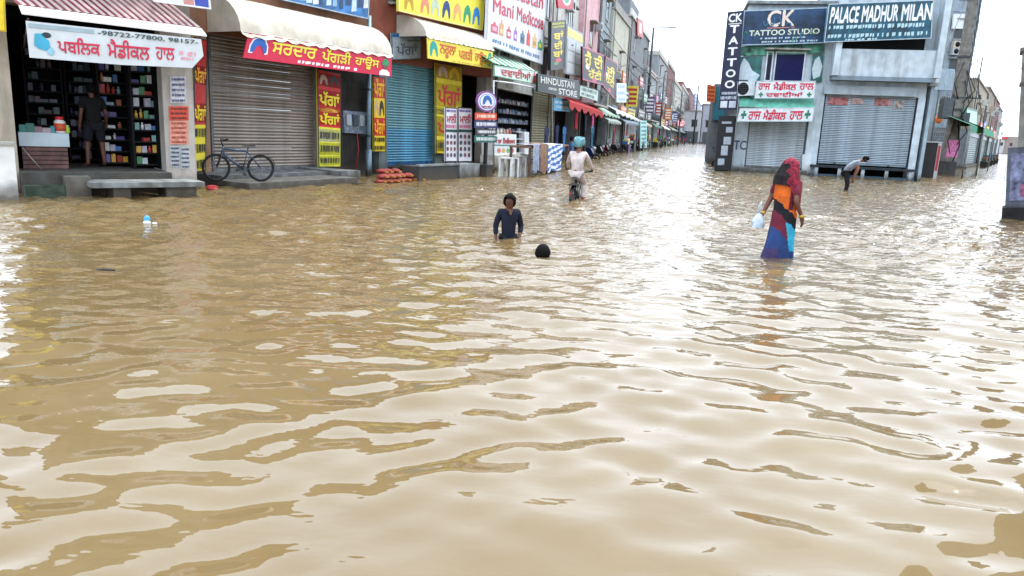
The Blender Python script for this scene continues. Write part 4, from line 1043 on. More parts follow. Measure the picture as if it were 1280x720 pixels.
# tall black sign with yellow letters
q = S2.quad(-0.9, (689, 27), (707, 25), (705, 86), (688, 88))
t = board(S2, -0.9, q, 'projecting_sign', 'tall narrow black sign with three yellow letters next to the medicine hoarding', 'sign', mat('#15151f', 0.45, 0.2, 3), metal('#2c2c38'), 0.15)
Y2 = ink('#ecd233')
letter(t, 'lettering', 'ਬਾਂ', q, -0.9, 0.18, 0.84, 0.62, 0.79, Y2, 0.03); letter(t, 'lettering', 'ਦੀ', q, -0.9, 0.22, 0.8, 0.43, 0.59, Y2, 0.03); letter(t, 'lettering', 'ਬਾਂ', q, -0.9, 0.18, 0.84, 0.26, 0.41, Y2, 0.03)
lines(t, q, -0.9, [(0.08, 0.92, 0.92, 0.97), (0.1, 0.9, 0.86, 0.90)], ink('#c9c83a'), 3)
shape(t, 'fruit_picture', disc(10), q, -0.9, 0.3, 0.8, 0.15, 0.24, ink('#c84a5a')); shape(t, 'leaf_picture', disc(8), q, -0.905, 0.2, 0.55, 0.10, 0.16, ink('#5a9a4a'))
# upper floors: pink wall with round sign, balcony
q = S2.quad(-1.0, (696, -8), (716, -4), (716, 12), (698, 10))
t = board(S2, -1.0, q, 'round_emblem_sign', 'red sign with a white round emblem above the tall black sign', 'sign', ink('#c0283a'), None, 0.1)
shape(t, 'emblem', disc(16), q, -1.0, 0.3, 0.85, 0.25, 1.2, ink('#e6e9e4')); shape(t, 'emblem_core', disc(16), q, -1.006, 0.42, 0.73, 0.42, 1.0, ink('#4a9a6a'))
row_building(722, 741, -55, '#d9a9ad', 'pink upper walled house with an orange railed balcony over a clothes stall', win=1, balcony=True, y=-0.3)
q = S2.quad(-0.9, (709, 30), (729, 42), (728, 98), (707, 92))
t = board(S2, -0.9, q, 'panel_cladding', 'grey white panelled board with a yellow band on the balcony', 'panel', mat('#c5c8c9', 0.6, 0.12, 4, 0, 0, 0.3), metal('#9a9c9e'), 0.1)
shape(t, 'yellow_band', [(0, 0), (1, 0), (1, 1), (0, 1)], q, -0.9, 0.04, 0.96, 0.78, 0.94, ink('#e6cf6a'))
for a, b_ in ((0.05, 0.03), (0.53, 0.03), (0.05, 0.27), (0.53, 0.27), (0.05, 0.51), (0.53, 0.51)): MB().prism(sub(q, a, a + 0.42, b_, b_ + 0.22), -0.92, -0.901).build('panel', mat('#bfc3c5', 0.6, 0.12, 4), t)
# black and yellow sign pair
for (c4, lab, tx) in ((((728, 58), (755, 69), (755, 107), (728, 100)), 'black board with yellow and white lettering next to the panelled balcony', (('ਹੈਂ ਦੀ', 0.1, 0.9, 0.50, 0.92), ('ਹੱਟੀ', 0.25, 0.85, 0.14, 0.44))), (((757, 70), (771, 79), (768, 124), (754, 108)), 'black board with a pink edge and yellow lettering angled along the street', (('ਦੀ', 0.2, 0.85, 0.5, 0.8), ('ਹੱਟੀ', 0.15, 0.85, 0.25, 0.5)))):
    q = S2.quad(-1.4, *c4)
    t = board(S2, -1.4, q, 'store_sign', lab, 'sign', mat('#17161d', 0.5, 0.2, 4), ink('#b0446a'), 0.1, rim=0.08)
    for tx_, a0, a1, e0_, e1_ in tx: letter(t, 'lettering', tx_, q, -1.4, a0, a1, e0_, e1_, Y2, 0.03)
    shape(t, 'flower_picture', disc(8), q, -1.4, 0.12, 0.3, 0.36, 0.54, ink('#e6dfe0')); shape(t, 'flower_picture', disc(8), q, -1.4, 0.4, 0.62, 0.03, 0.16, ink('#c83a6a'))
# red cloth awning and hanging clothes
def awn(u0, u1, v0, v1, y, h, label, name='shop_awning', drop=0.25, out=0.9):
    p0, p1 = S2.px(u0, v0, y), S2.px(u1, v1, y)
    t = thing(S2, name, label, 'awning', ((p0[0] + p1[0]) / 2, y + out, min(p0[1], p1[1])))
    mb = MB(); N = 16
    r0 = [(p0[0] + (p1[0] - p0[0]) * i / N, y + out, p0[1] + (p1[1] - p0[1]) * i / N + 0.45) for i in range(N + 1)]
    r1 = [(p0[0] + (p1[0] - p0[0]) * i / N, y, p0[1] + (p1[1] - p0[1]) * i / N - 0.05 * math.sin(i * 1.9) ** 2) for i in range(N + 1)]
    r2 = [(a[0], y - 0.02, a[2] - drop * (0.7 + 0.3 * math.sin(i * 2.2))) for i, a in enumerate(r1)]
    mb.sheet([r0, r1, r2]); mb.build('cloth', cloth(h), t)
    for p in (p0, p1): MB().tube([(p[0], y + 0.02, p[1] - 0.02), (p[0], y + out, p[1] - 0.1)], 0.02, 6).build('bracket', metal('#666666'), t)
    return t
awn(712, 754, 126, 140, -1.5, '#b3282c', 'red cloth awning above the hanging pink clothes', drop=0.45)
awn(752, 775, 139, 145, -1.2, '#9fb8a4', 'pale green cloth awning next to the red one')
awn(770, 800, 138, 150, -1.2, '#c9cccb', 'off white cloth awning over the grey shutters')
q = S2.quad(-1.1, (692, 122), (713, 124), (713, 140), (692, 138))
t = board(S2, -1.1, q, 'shop_sign', 'light blue sign hung at the corner below the black store sign', 'sign', mat('#4f9fc4', 0.5, 0.15, 6), None, 0.05)
lines(t, q, -1.1, [(0.1, 0.9, 0.55, 0.8), (0.15, 0.85, 0.2, 0.42)], ink('#d9e9f0'), 6)
def garment(F, u, v, y, w, h, c, label, group='clothes hung out along the stalls', sleeves=True):
    x, z = F.px(u, v, y); mb = MB(); N = 8
    def row(f, half): return [(x + half * (2 * k / N - 1), y - 0.04 * math.cos((2 * k / N - 1) * 1.5) + 0.02 * math.sin(k * 2.1 + f * 5), z - f * h) for k in range(N + 1)]
    pts = [row(0, w * .18), row(.08, w * .5 if sleeves else w * .4), row(.3, w * .5 if sleeves else w * .4), row(.34, w * .33), row(.7, w * .35), row(1, w * .42)]
    mb.sheet(pts); mb.sheet([[(p[0], 2 * y - p[1] + 0.03, p[2]) for p in r_] for r_ in pts])
    mb.tube([(x, y, z + 0.12), (x, y, z - 0.02)], 0.012, 5)
    return solo(F, mb, 'hanging_garment', cloth(c), label, 'garment', group)
garment(S2, 742, 137, -1.4, 0.95, 1.1, '#d55a8f', 'bright pink top hung below the red cloth awning')
garment(S2, 721, 138, -1.3, 0.7, 1.0, '#b51f3a', 'crimson top hung next to the light blue sign')
garment(S2, 733, 140, -1.3, 0.7, 1.1, '#3a3f5a', 'dark top hung between the crimson and the pink tops')
garment(S2, 785, 152, -1.3, 0.9, 1.2, '#b82f3c', 'red dress hung before the grey shutters')
garment(S2, 764, 148, -1.2, 0.9, 1.5, '#4a6a50', 'green cloth hung under the pale green awning')
garment(S2, 706, 158, -1.0, 0.8, 1.3, '#4a78b0', 'blue shirt hung at the stall behind the striped towel')
garment(S2, 697, 156, -0.8, 0.8, 1.3, '#2c3a5c', 'navy kurta hung next to the blue shirt at the stall')
garment(S2, 684, 159, -0.9, 0.8, 1.3, '#28365a', 'dark blue kurta hung before the olive shutter')
# table with cloths
pT = S2.at(690, 216)
tt = thing(S2, 'market_table', 'cloth laden market table standing in the water next to the plastic stools', 'table', (pT[0], pT[1], -0.35))
xl, xr = S2.px(664, 190, pT[1])[0], S2.px(711, 190, pT[1])[0]; zt_ = S2.px(690, 182, pT[1])[1]
MB().box(xl, xr, pT[1], pT[1] + 0.8, zt_ - 0.06, zt_).build('table_top', mat('#7a5a48', 0.7, 0.3, 4), tt)
for a in (xl + .06, xr - .06):
    for b_ in (pT[1] + .06, pT[1] + .74): MB().box(a - .04, a + .04, b_ - .04, b_ + .04, -0.35, zt_ - 0.062).build('leg', mat('#5a463a', 0.7), tt)
def drape(u0, u1, v0, v1, c, label, stripes=None):
    a, z1_ = S2.px(u0, v0, pT[1] - 0.04); b_, _ = S2.px(u1, v0, pT[1] - 0.04); z0_ = S2.px((u0 + u1) / 2, v1, pT[1] - 0.04)[1]
    mb = MB(); N, M = 18, 16
    for i in range(M):
        for k in range(N):
            if stripes: mb.mi = stripes(k / N, i / M)
            def P(ii, kk):
                f, gq = ii / M, kk / N
                return (a + (b_ - a) * gq, pT[1] - 0.06 - 0.05 * math.sin(gq * 17 + u0) * f - 0.02 * f, z1_ + (z0_ - z1_) * f + 0.05 * math.sin(gq * 9 + u1) * f)
            mb.add([P(i, k), P(i, k + 1), P(i + 1, k + 1), P(i + 1, k)], [(0, 1, 2, 3)])
    mb.mi = 0; mb.sheet([[(a, pT[1] - 0.06, z1_), (b_, pT[1] - 0.06, z1_)], [(a, pT[1] + 0.6, z1_ + 0.01), (b_, pT[1] + 0.6, z1_ + 0.01)]])
    cols = c if isinstance(c, list) else [c]
    return solo(S2, mb, 'hung_cloth', [cloth(h) for h in cols], label, 'cloth', 'cloths draped over the market table')
drape(666, 674, 181, 214, '#8f98ae', 'grey blue cloth draped over the market table end')
drape(675, 684, 180, 215, '#8a6b58', 'brown cloth draped over the market table')
drape(685, 703, 181, 213, ['#d9dde6', '#3f6db0'], 'blue and white striped towel draped over the market table', lambda a, f: 1 if int((f * 9 + a * 2.5)) % 2 else 0)

# towers and houses beyond, each its own
row_building(741, 758, -45, '#8b969c', 'narrow grey stair tower with a blue top', win=1, storey_h='#777d80', y=0.2)
row_building(758, 779, 12, '#b9b7a6', 'cream house with a projecting top storey', shut=['#8e9896', '#9aa4a2'], win=1, y=0)
row_building(779, 804, 24, '#6f757a', 'tall unplastered grey block house beyond the cream house', shut=['#7a8386', '#8f989a', '#727a80'], win=2, y=0.4)
q = S2.quad(0.2, (797, 22), (804, 26), (804, 48), (797, 44))
t = board(S2, 0.2, q, 'rooftop_sign', 'small red rooftop board on the grey block house', 'sign', ink('#a8403f'), None, 0.15)
shape(t, 'white_mark', [(0, 0), (1, 0), (1, 1), (0, 1)], q, 0.2, 0.3, 0.7, 0.2, 0.8, ink('#d9c6c0'))
row_building(804, 817, 92, '#9aa2a5', 'pale grey two storey house behind the street lamp', shut=['#5c7f78', '#7d8a8c'], win=2, balcony=True)
row_building(817, 829, 68, '#8a8f93', 'grey house with a tank on its roof beyond the street lamp', shut=['#46554e', '#6a7476'], win=2)
row_building(829, 839, 78, '#6a3a3d', 'maroon brick house standing above its neighbours', shut=['#4c5a55'], win=2, y=0.5)
row_building(839, 849, 104, '#a9aaa4', 'off white house next to the maroon brick house', shut=['#3f5a4c', '#54605a'], win=2, balcony=True)
row_building(849, 858, 110, '#9d9a98', 'dusty grey low house far along the street', shut=['#5a5f60'], win=2)
row_building(858, 867, 112, '#7a5054', 'dull maroon low house far along the street', shut=['#4a5658'], win=2)
row_building(867, 875, 122, '#9aa0a2', 'pale low house near the far end of the street', shut=['#606a6c'], win=2)
# houses that close the street
e = S2.px(878, 176)[0]
ce = ground(880, 179.4)
E1 = Frame((ce.x - 6, ce.y + 6), R(-10))
def end_house(x0, x1, zt, h, label):
    t = thing(E1, 'street_building', label, 'building', ((x0 + x1) / 2, 0, -0.35))
    MB().box(x0, x1, 0, 8, -0.35, zt).build('wall', paint(h, 0.5), t)
    MB().box(x0 - .1, x1 + .1, -0.2, 8.1, zt + 0.003, zt + 0.3).build('roof_slab', conc(), t)
    for k in range(2): window(t, E1, x0 + 1 + k * (x1 - x0 - 3.5), x0 + 2.5 + k * (x1 - x0 - 3.5), 4.2, 6, -0.002)
    MB().box(x0 + .5, x1 - .5, -0.15, -0.003, 0.2, 3).build('shutter_curtain', mat('#4b5354', 0.6), t)
end_house(-8, -1, 9.5, '#8a5f62', 'maroon house closing the view down the long street'); end_house(-0.8, 6, 8.2, '#b9bcc0', 'pale house closing the view down the long street'); end_house(6.2, 14, 10, '#a9a9b4', 'lilac grey house half hidden behind the tattoo corner')
# projecting boards and signs far down
def hang(u0, v0, u1, v1, y, h, name, label, tcol, n=4):
    q = S2.quad(y, (u0, v0), (u1, v0), (u1, v1), (u0, v1))
    t = board(S2, y, q, name, label, 'sign', ink(h), None, 0.1)
    lines(t, q, y, [(0.1, 0.9, (k + .2) / n, (k + .75) / n) for k in range(n)], ink(tcol), int(u0))
hang(800.5, 151, 808.5, 185, -1.6, '#8fd0cd', 'projecting_sign', 'tall pale teal sign standing at the foot of the street lamp', '#1f6a70', 7)
hang(771, 104, 783, 128, -0.6, '#cfdde4', 'shop_sign', 'pale blue sign on the cream house', '#a8bfd0', 3)
hang(847, 150, 855, 158, -2, '#d0303a', 'shop_sign', 'small bright red sign far down the street', '#e9d9d9', 2)
hang(868, 118, 873, 140, -2.5, '#4a4f8a', 'projecting_sign', 'blue violet hanging sign far down the street', '#c9cfe9', 5)
# street lamps
def lamp(u, v, vt, ua, label, F=S2):
    p = F.at(u, v); g_ = ground(u, v); ztop = F.px(u + (v - vt) * 0.045, vt, p[1])[1]
    t = thing(F, 'street_lamp', label, 'street lamp', (p[0], p[1], -0.35), 'street lamps along the long street')
    MB().tube([(p[0], p[1], -0.35), (p[0], p[1], ztop * 0.5), (p[0], p[1], ztop)], [0.21, 0.18, 0.13], 8).build('pole', metal('#3a3d40'), t)
    xa = F.px(ua, vt, p[1])
    dy = -1.8
    MB().tube([(p[0], p[1], ztop - 0.05), (p[0] + 0.6, p[1] + dy, ztop + 0.15)], 0.06, 6).build('arm', metal('#3a3d40'), t)
    MB().box(p[0] + 0.45, p[0] + 0.8, p[1] + dy - 0.9, p[1] + dy + 0.05, ztop + 0.1, ztop + 0.24).build('lamp_head', metal('#4b4f52'), t)
    MB().box(p[0] - 0.25, p[0] + 0.25, p[1] - 0.3, p[1] + 0.05, ztop * 0.52, ztop * 0.52 + 0.5).build('switch_box', metal('#5a5f60'), t)
    MB().box(p[0] - 0.9, p[0] + 0.9, p[1] - 0.05, p[1] + 0.05, ztop * 0.63, ztop * 0.63 + 0.1).build('cross_arm', metal('#4a4d50'), t)
    return p, ztop
lp1 = lamp(805, 184.5, 26, 836, 'tall dark street lamp next to the pale teal sign')
lp2 = lamp(866.5, 180, 97, 880, 'far street lamp rising over the maroon low house')
# ------------------------------------------------------------------ the clutter along the far shop fronts
def tank(F, u0, u1, vtop, label, h='#17181a', y=2.5):
    s_, z = F.px((u0 + u1) / 2, vtop, 0)
    t = thing(F, 'water_tank', label, 'water tank', (s_, y, z + 0.15), 'roof water tanks')
    MB().lathe([(.55, .1), (.6, .2), (.6, .7), (.58, .75), (.6, .8), (.6, 1.2), (.35, 1.45), (.2, 1.5)], 14, (s_, y, z + 0.15)).build('barrel', plastic(h), t)
    MB().lathe([(.22, 1.5), (.22, 1.6)], 10, (s_, y, z + 0.15)).build('lid', plastic(h), t)
    MB().box(s_ - .6, s_ + .6, y - .6, y + .6, z + 0.143, z + 0.248).build('stand', conc('#8b8882'), t)
HS = [(758, 779, 12, 'cream house'), (779, 804, 24, 'grey block house'), (804, 817, 92, 'pale grey balcony house'), (817, 829, 68, 'grey house beyond the lamp'), (829, 839, 78, 'maroon brick house'), (839, 849, 104, 'off white house'), (849, 858, 110, 'dusty grey low house'), (858, 867, 112, 'dull maroon low house'), (867, 875, 122, 'pale low house')]
CN = [('#2f5fa8', 'blue'), ('#b8283a', 'red'), ('#d9c23a', 'yellow'), ('#3a8f6a', 'green'), ('#dfe0dc', 'white'), ('#d8742a', 'orange'), ('#5a3f7a', 'violet'), ('#16181c', 'black'), ('#c85a8f', 'pink')]
for i, (u0, u1, vt, hn) in enumerate(HS):
    if i not in (0, 4): tank(S2, u0 + (u1 - u0) * .3, u0 + (u1 - u0) * .6, vt, '%s roof water tank on the %s' % (('black', 'white')[i % 2], hn), ('#17181a', '#c9ccce')[i % 2])
    if i == 3: tank(S2, 821, 827, vt, 'second, pale blue roof tank on the %s' % hn, '#8fb0c4')
    w = u1 - u0
    for k, f in enumerate((0.08, 0.55)):
        c, nm = CN[(i * 2 + k * 5) % len(CN)]
        a, b_ = S2.px(u0 + w * f, 150)[0], S2.px(u0 + w * (f + .36), 150)[0]
        zz_ = 3.05 + 0.25 * ((i + k) % 3)
        q = [(a, zz_ + 0.85), (b_, zz_ + 0.85), (b_, zz_), (a, zz_)]; yy = -0.28 - .12 * k
        t = board(S2, yy, q, 'shop_sign', '%s shop sign over the shutters of the %s' % (nm, hn), 'sign', ink(c), metal('#777777'), 0.1, None, .05)
        lines(t, q, yy, [(0.08, 0.92, 0.55, 0.82), (0.2, 0.8, 0.15, 0.4)], ink('#e0dfd8' if c not in ('#dfe0dc', '#d9c23a') else '#3a2a3a'), i * 3 + k)
        if k == 0:
            c2, nm2 = CN[(i * 4 + 2) % len(CN)]
            s_ = S2.px(u0 + w * 0.95, 150)[0]; z0_ = 4.2
            t = thing(S2, 'projecting_sign', '%s sign box projecting from the %s over the street' % (nm2, hn), 'sign', (s_, -0.7, z0_))
            MB().box(s_ - .1, s_ + .1, -1.3, -.25, z0_, z0_ + 1.9).build('box', ink(c2), t)
            MB().box(s_ - .05, s_ + .05, -.247, -.003, z0_ + .9, z0_ + 1.0).build('bracket', metal('#444444'), t)
            mb = MB()
            for r_ in range(4): mb.box(s_ - .112, s_ - .101, -1.2, -.4 + .1 * (r_ % 2), z0_ + .2 + .42 * r_, z0_ + .42 + .42 * r_)
            mb.build('small_print', ink('#e6e4da' if c2 not in ('#dfe0dc', '#d9c23a') else '#a02030'), t)['kind'] = 'stuff'
    for k in range(3):
        c4, n4 = CN[(i * 5 + k * 2 + 3) % len(CN)]; f = (.1, .42, .7)[k]
        a, b_ = S2.px(u0 + w * f, 150)[0], S2.px(u0 + w * (f + .2), 150)[0]; z4 = 4.6 + .7 * ((i + k * 2) % 4)
        q = [(a, z4 + 1.0), (b_, z4 + 1.0), (b_, z4), (a, z4)]
        t = board(S2, -.55, q, 'shop_sign', '%s upper wall hoarding of the %s, %s' % (n4, hn, ('nearest the lamp end', 'in the middle', 'at the far corner')[k]), 'sign', ink(c4), metal('#666666'), .12, None, .05)
        lines(t, q, -.55, [(.08, .92, .6, .86), (.15, .8, .2, .46)], ink('#e6e4da' if c4 not in ('#dfe0dc', '#d9c23a') else '#5a2030'), i * 5 + k)
        for x in (a + .1, b_ - .15): MB().box(x, x + .05, -.428, -.1, z4 + .5, z4 + .55).build('bracket', metal('#444444'), t)
    c3, nm3 = CN[(i * 3 + 4) % len(CN)]
    awn(u0 + w * .12, u0 + w * .88, S2.px(0, 0) and (150 + i * 2.2), 150 + i * 2.2 + 2.5, -1.5, ('#8f9a94', '#6f7f8a', '#a8988a', '#4f6f62', '#c0c0ba')[i % 5], '%s cloth awning in front of the %s' % (('sage', 'slate', 'fawn', 'bottle green', 'ash white')[i % 5], hn))
    # a stall of crates under it
    for k in range(2):
        s_ = S2.px(u0 + w * (.25 + .4 * k), 170)[0]
        t = thing(S2, 'goods_stall', '%s stall with crates and sacks before the %s' % (('low', 'tall')[k], hn), 'stall', (s_, -1.3, -0.35), 'stalls along the far shop fronts')
        hh = 0.75 + .35 * k
        MB().box(s_ - .8, s_ + .8, -1.7, -1.0, hh - .06, hh).build('table_top', mat('#4a3a2e', 0.8), t)
        for dx in (-.74, .74):
            for dy in (-1.65, -1.05): MB().box(s_ + dx - .04, s_ + dx + .04, dy - .04, dy + .04, -.35, hh - .062).build('leg', mat('#3a2e26', 0.8), t)
        for j in range(3):
            x = s_ - .52 + .52 * j; cc_ = CN[(i + j * 2 + k) % len(CN)][0]
            MB().box(x - .2, x + .2, -1.6, -1.15, hh + .002, hh + .25 + .12 * ((i + j) % 3)).build('crate', mat(cc_, 0.7, 0.3, 6), t)
        MB().box(s_ - .78, s_ + .78, -1.70 - .012, -1.703, 0.0, hh - .07).build('front_cloth', cloth(CN[(i * 2 + k + 6) % len(CN)][0] if (i + k) % 3 == 0 else '#3f4446'), t)
for j, (u, c) in enumerate(((741, '#2e6f8f'), (768, '#8a2f3a'), (797, '#3f4a6a'), (811, '#6a4a30'), (823, '#9a3a4a'), (836, '#3a5a7a'))):
    garment(S2, u, 158 + j * 1.5, -1.9, 0.9, 1.2, c, '%s garment hung at the stalls, number %s from the black store sign' % (('teal', 'wine red', 'indigo', 'brown', 'rose', 'sea blue')[j], ('one', 'two', 'three', 'four', 'five', 'six')[j]) if False else '%s garment hung at the stalls along the far shop fronts' % ('teal', 'wine red', 'indigo', 'brown', 'rose', 'sea blue')[j])

def thin_pole(u, v, vt, label):
    p = S2.at(u, v); zt = S2.px(u, vt, p[1])[1]
    t = thing(S2, 'cable_pole', label, 'pole', (p[0], p[1], -0.35), 'cable poles along the long street')
    MB().tube([(p[0], p[1], -0.35), (p[0] + .1, p[1], zt)], [0.13, 0.09], 8).build('shaft', metal('#4a4c4e'), t)
    for k in range(2): MB().box(p[0] - .8, p[0] + .9, p[1] - .04, p[1] + .04, zt - .4 - .7 * k, zt - .3 - .7 * k).build('cross_arm', metal('#3a3c3e'), t)
    MB().box(p[0] - .25, p[0] + .25, p[1] - .3, p[1] - .1, zt * .45, zt * .45 + .7).build('meter_box', metal('#5c6264'), t)
    return S2.loc((p[0], p[1], zt - .3))
C1 = thin_pole(776, 187.5, 62, 'cable pole in front of the cream house'); C2 = thin_pole(823, 183.8, 84, 'cable pole beyond the nearer street lamp'); C3 = thin_pole(847, 182, 108, 'cable pole by the small bright red sign')
# ------------------------------------------------------------------ corner block: tattoo studio and palace shop
def rq(u0, v0, u1, v1, y=0.0): return sq(R1, y, u0, v0, u1, v1)
cs0, cs1 = R1.px(917, 190)[0], R1.px(1022, 190)[0]
cs2 = R1.px(1146, 190)[0]
zr1, zr2 = R1.px(975, 6)[1], R1.px(1095, -22)[1]
cb = thing(R1, 'shop_building', 'pale blue grey corner block with two shuttered shops and a tattoo studio upstairs', 'building', ((cs0 + cs2) / 2, 0, -0.35))
BL = paint('#c3d0d8', 0.5)
sh1 = rq(934, 152, 1006, 211); shp = rq(1026, 120, 1140, 207)
zb = R1.px(1085, 99)[1]
MB().box(cs0, sh1[0] - 0.04, 0, 0.5, -0.35, sh1[3] + 0.2).build('pillar', BL, cb)
MB().box(sh1[1] + 0.04, shp[0] - 0.04, -0.12, 0.5, -0.35, shp[3]).build('pillar', BL, cb)
MB().box(shp[1] + 0.04, cs2, -0.12, 0.5, -0.35, shp[3]).build('pillar', BL, cb)
MB().box(cs0, cs1 - 0.003, 0, 7, sh1[3] + 0.203, zr1).build('upper_wall', BL, cb)
MB().box(cs1, cs2, -0.05, 7, shp[3] + 0.003, zr2).build('upper_wall', BL, cb)
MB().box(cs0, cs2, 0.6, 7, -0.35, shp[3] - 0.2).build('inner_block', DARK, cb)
MB().box(cs0 - .1, cs1 - 0.01, -0.3, 7.1, zr1 + 0.003, zr1 + 0.16).build('roof_slab', conc('#8d9596'), cb)
MB().box(cs1, cs2 + .1, -0.3, 7.1, zr2 + 0.003, zr2 + 0.2).build('roof_slab', conc('#9aa2a6'), cb)
shutter(R1, (sh1[0], sh1[1], sh1[2], sh1[3] + 0.15), 0.12, '#c0c9ce', 'light grey shutter below the green canopy of the corner block')
shutter(R1, shp, 0.0, '#a3b1bb', 'broad blue grey shutter below the palace board', guide='#1d2430', bar='#8a98a2')
for a0, a1, b0_, b1_, h in ((.04, .26, .86, .97, '#a86a6a'), (.30, .42, .88, .96, '#b99a94'), (.55, .72, .87, .97, '#a8706e'), (.76, .86, .84, .95, '#b0a09a')):
    MB().prism(sub([(shp[0], shp[3]), (shp[1], shp[3]), (shp[1], shp[2]), (shp[0], shp[2])], a0, a1, b0_, b1_), -.045, -.0415).build('torn_poster', mat(h, .8, .5, 6), cb)
q = rq(1030, 108, 1146, 119, -0.3)
MB().box(q[0], q[1], -0.30, -0.055, q[2], q[3]).build('shutter_box', paint('#a7b3bb', 0.4), cb)
q = rq(1027, 97, 1146, 101, -0.7)
MB().box(cs1 + 0.1, cs2 + 0.1, -0.8, -0.053, q[2], q[3] + 0.05).build('ledge_slab', paint('#7f8f9a', 0.5), cb)
# parapet balcony between ledge and board
z0_, z1_ = q[3] + 0.053, R1.px(1090, 62, -0.6)[1]
MB().box(cs1 + 0.15, cs2 + 0.05, -0.75, -0.60, z0_, z1_).build('parapet', paint('#c0ccd3', 0.75), cb)
MB().box(cs1 + 0.5, cs2 - 0.4, -0.058, -0.02, z1_ + 0.02, R1.px(1090, 44)[1]).build('dark_opening', BLACK, cb)
for x in (cs1 + 0.06, cs2 - 0.02): MB().box(x, x + 0.28, -0.9, -0.056, z0_, zr2 - 0.25).build('pillar', BL, cb)
# plinth under the palace shutter with little posts
x0, x1 = shp[0] - 0.35, shp[1] + 0.3
MB().box(x0, x1, -0.5, -0.1, -0.35, 0.12).build('plinth', mat('#3f5360', 0.8, 0.3, 4, 0.3), cb)
MB().box(x0, x1, -0.62, -0.123, R1.px(1085, 208)[1] - 0.14, R1.px(1085, 208)[1] - 0.03).build('step_slab', mat('#2a323a', 0.8, 0.3, 4), cb)
for k in range(5):
    x = x0 + 0.2 + (x1 - x0 - 0.5) * k / 4; MB().box(x, x + 0.16, -0.56, -0.503, -0.35, R1.px(1085, 208)[1] - 0.143).build('post', paint('#b9c4cc', 0.3), cb)
MB().box(sh1[0] - 0.3, sh1[1] + 0.2, -0.35, 0.1, -0.35, sh1[2] - 0.003).build('plinth', conc('#8f999e', 0.5), cb)
q = R1.quad(-0.25, (1003, 193), (1014, 193), (1014, 219), (1002, 219))
MB().prism(q, -0.25, -0.05).build('white_post', paint('#d7dde2', 0.3), cb)
x, z = R1.px(925, 182); letter(cb, 'painted_mark', 'TC', [(x - .3, z + .25), (x + .3, z + .25), (x + .3, z - .2), (x - .3, z - .2)], -0.003, 0, 1, 0, 1, ink('#2a3560'), 0.02)
# studio window
q = R1.quad(-0.10, (959, 63), (1009, 64), (1006, 102), (956, 102))
wd = MB(); f = sub(q, 0.22, 0.98, 0.0, 0.97)
window(cb, R1, f[0][0], f[1][0], f[3][1], f[0][1], -0.1, frame='#d9dfe6', glass='#141a4a', bars=0)
window(cb, R1, q[0][0], f[0][0] - 0.08, f[3][1], f[0][1], -0.1, frame='#d9dfe6', glass='#141a30', bars=0)

# tattoo hoarding, decorated panel below
YT = -0.45
q = R1.quad(YT, (930, 13), (1035, 9), (1030, 54), (926, 57))
t = board(R1, YT, q, 'studio_hoarding', 'dark blue tattoo studio hoarding with pale green swirls', 'sign', mat('#173a5c', 0.4, 0.5, 1.6), metal('#9db6c4'), 0.12, rim=0.05)
letter(t, 'lettering', 'CK', q, YT, 0.30, 0.62, 0.52, 0.96, ink('#e6d3c4'), 0.022)
shape(t, 'underline', [(0, 0), (1, 0), (1, 1), (0, 1)], q, YT, 0.30, 0.63, 0.465, 0.485, ink('#d88a7a'))
letter(t, 'lettering', 'TATTOO STUDIO', q, YT, 0.09, 0.93, 0.27, 0.42, ink('#dfe6cf'), 0.025)
lines(t, q, YT, [(0.23, 0.77, 0.16, 0.21), (0.25, 0.92, 0.06, 0.11)], ink('#b9cbd4'), 5)
for i in range(9):
    a = 0.05 + 0.10 * i + rnd.uniform(-.02, .02); b_ = rnd.uniform(0.1, 0.75)
    mb = MB(); pts = []
    for k in range(9):
        th = k * 0.55 + i; p = lerp2(q, a + 0.05 * math.cos(th) * (k / 9), b_ + 0.2 * math.sin(th) * (k / 9)); pts.append((p[0], YT - 0.004, p[1]))
    mb.tube(pts, [0.012 + 0.028 * math.sin(k / 8 * math.pi) for k in range(9)], 6); mb.build('swirl', ink(rnd.choice(['#2f6f8f', '#5c9c94', '#3f7f6a', '#2a5f7f'])), t)
q = R1.quad(-0.12, (927, 58), (1031, 55), (1027, 104), (922, 106))
t = board(R1, -0.12, sub(q, 0, 1, 0.76, 1), 'printed_poster', 'green patterned print strip below the tattoo hoarding', 'sign', mat('#4f8f7a', 0.5, 0.8, 3), None, 0.06)
for (a0, a1, b0_, b1_, lab) in ((0.0, 0.27, 0.03, 0.73, 'printed tattoo panel with a pale figure next to the studio window by the air conditioner'), (0.87, 1.0, 0.03, 0.73, 'narrow printed tattoo panel with a pale flower between the studio window and the palace wall')):
    qq = sub(q, a0, a1, b0_, b1_)
    t = board(R1, -0.12, qq, 'printed_poster', lab, 'sign', mat('#2f6a66', 0.5, 0.5, 2), None, 0.06)
    shape(t, 'pale_figure', [(.0, 0), (.8, 0), (1, .3), (.6, .5), (.4, .8), (.15, 1), (0, .7)] if a0 == 0 else [(.2, .1), (.8, .2), (1, .6), (.6, 1), (.2, .85), (0, .5)], qq, -0.122, 0.03, 0.95, 0.02, 0.96, ink('#c9d8de'))
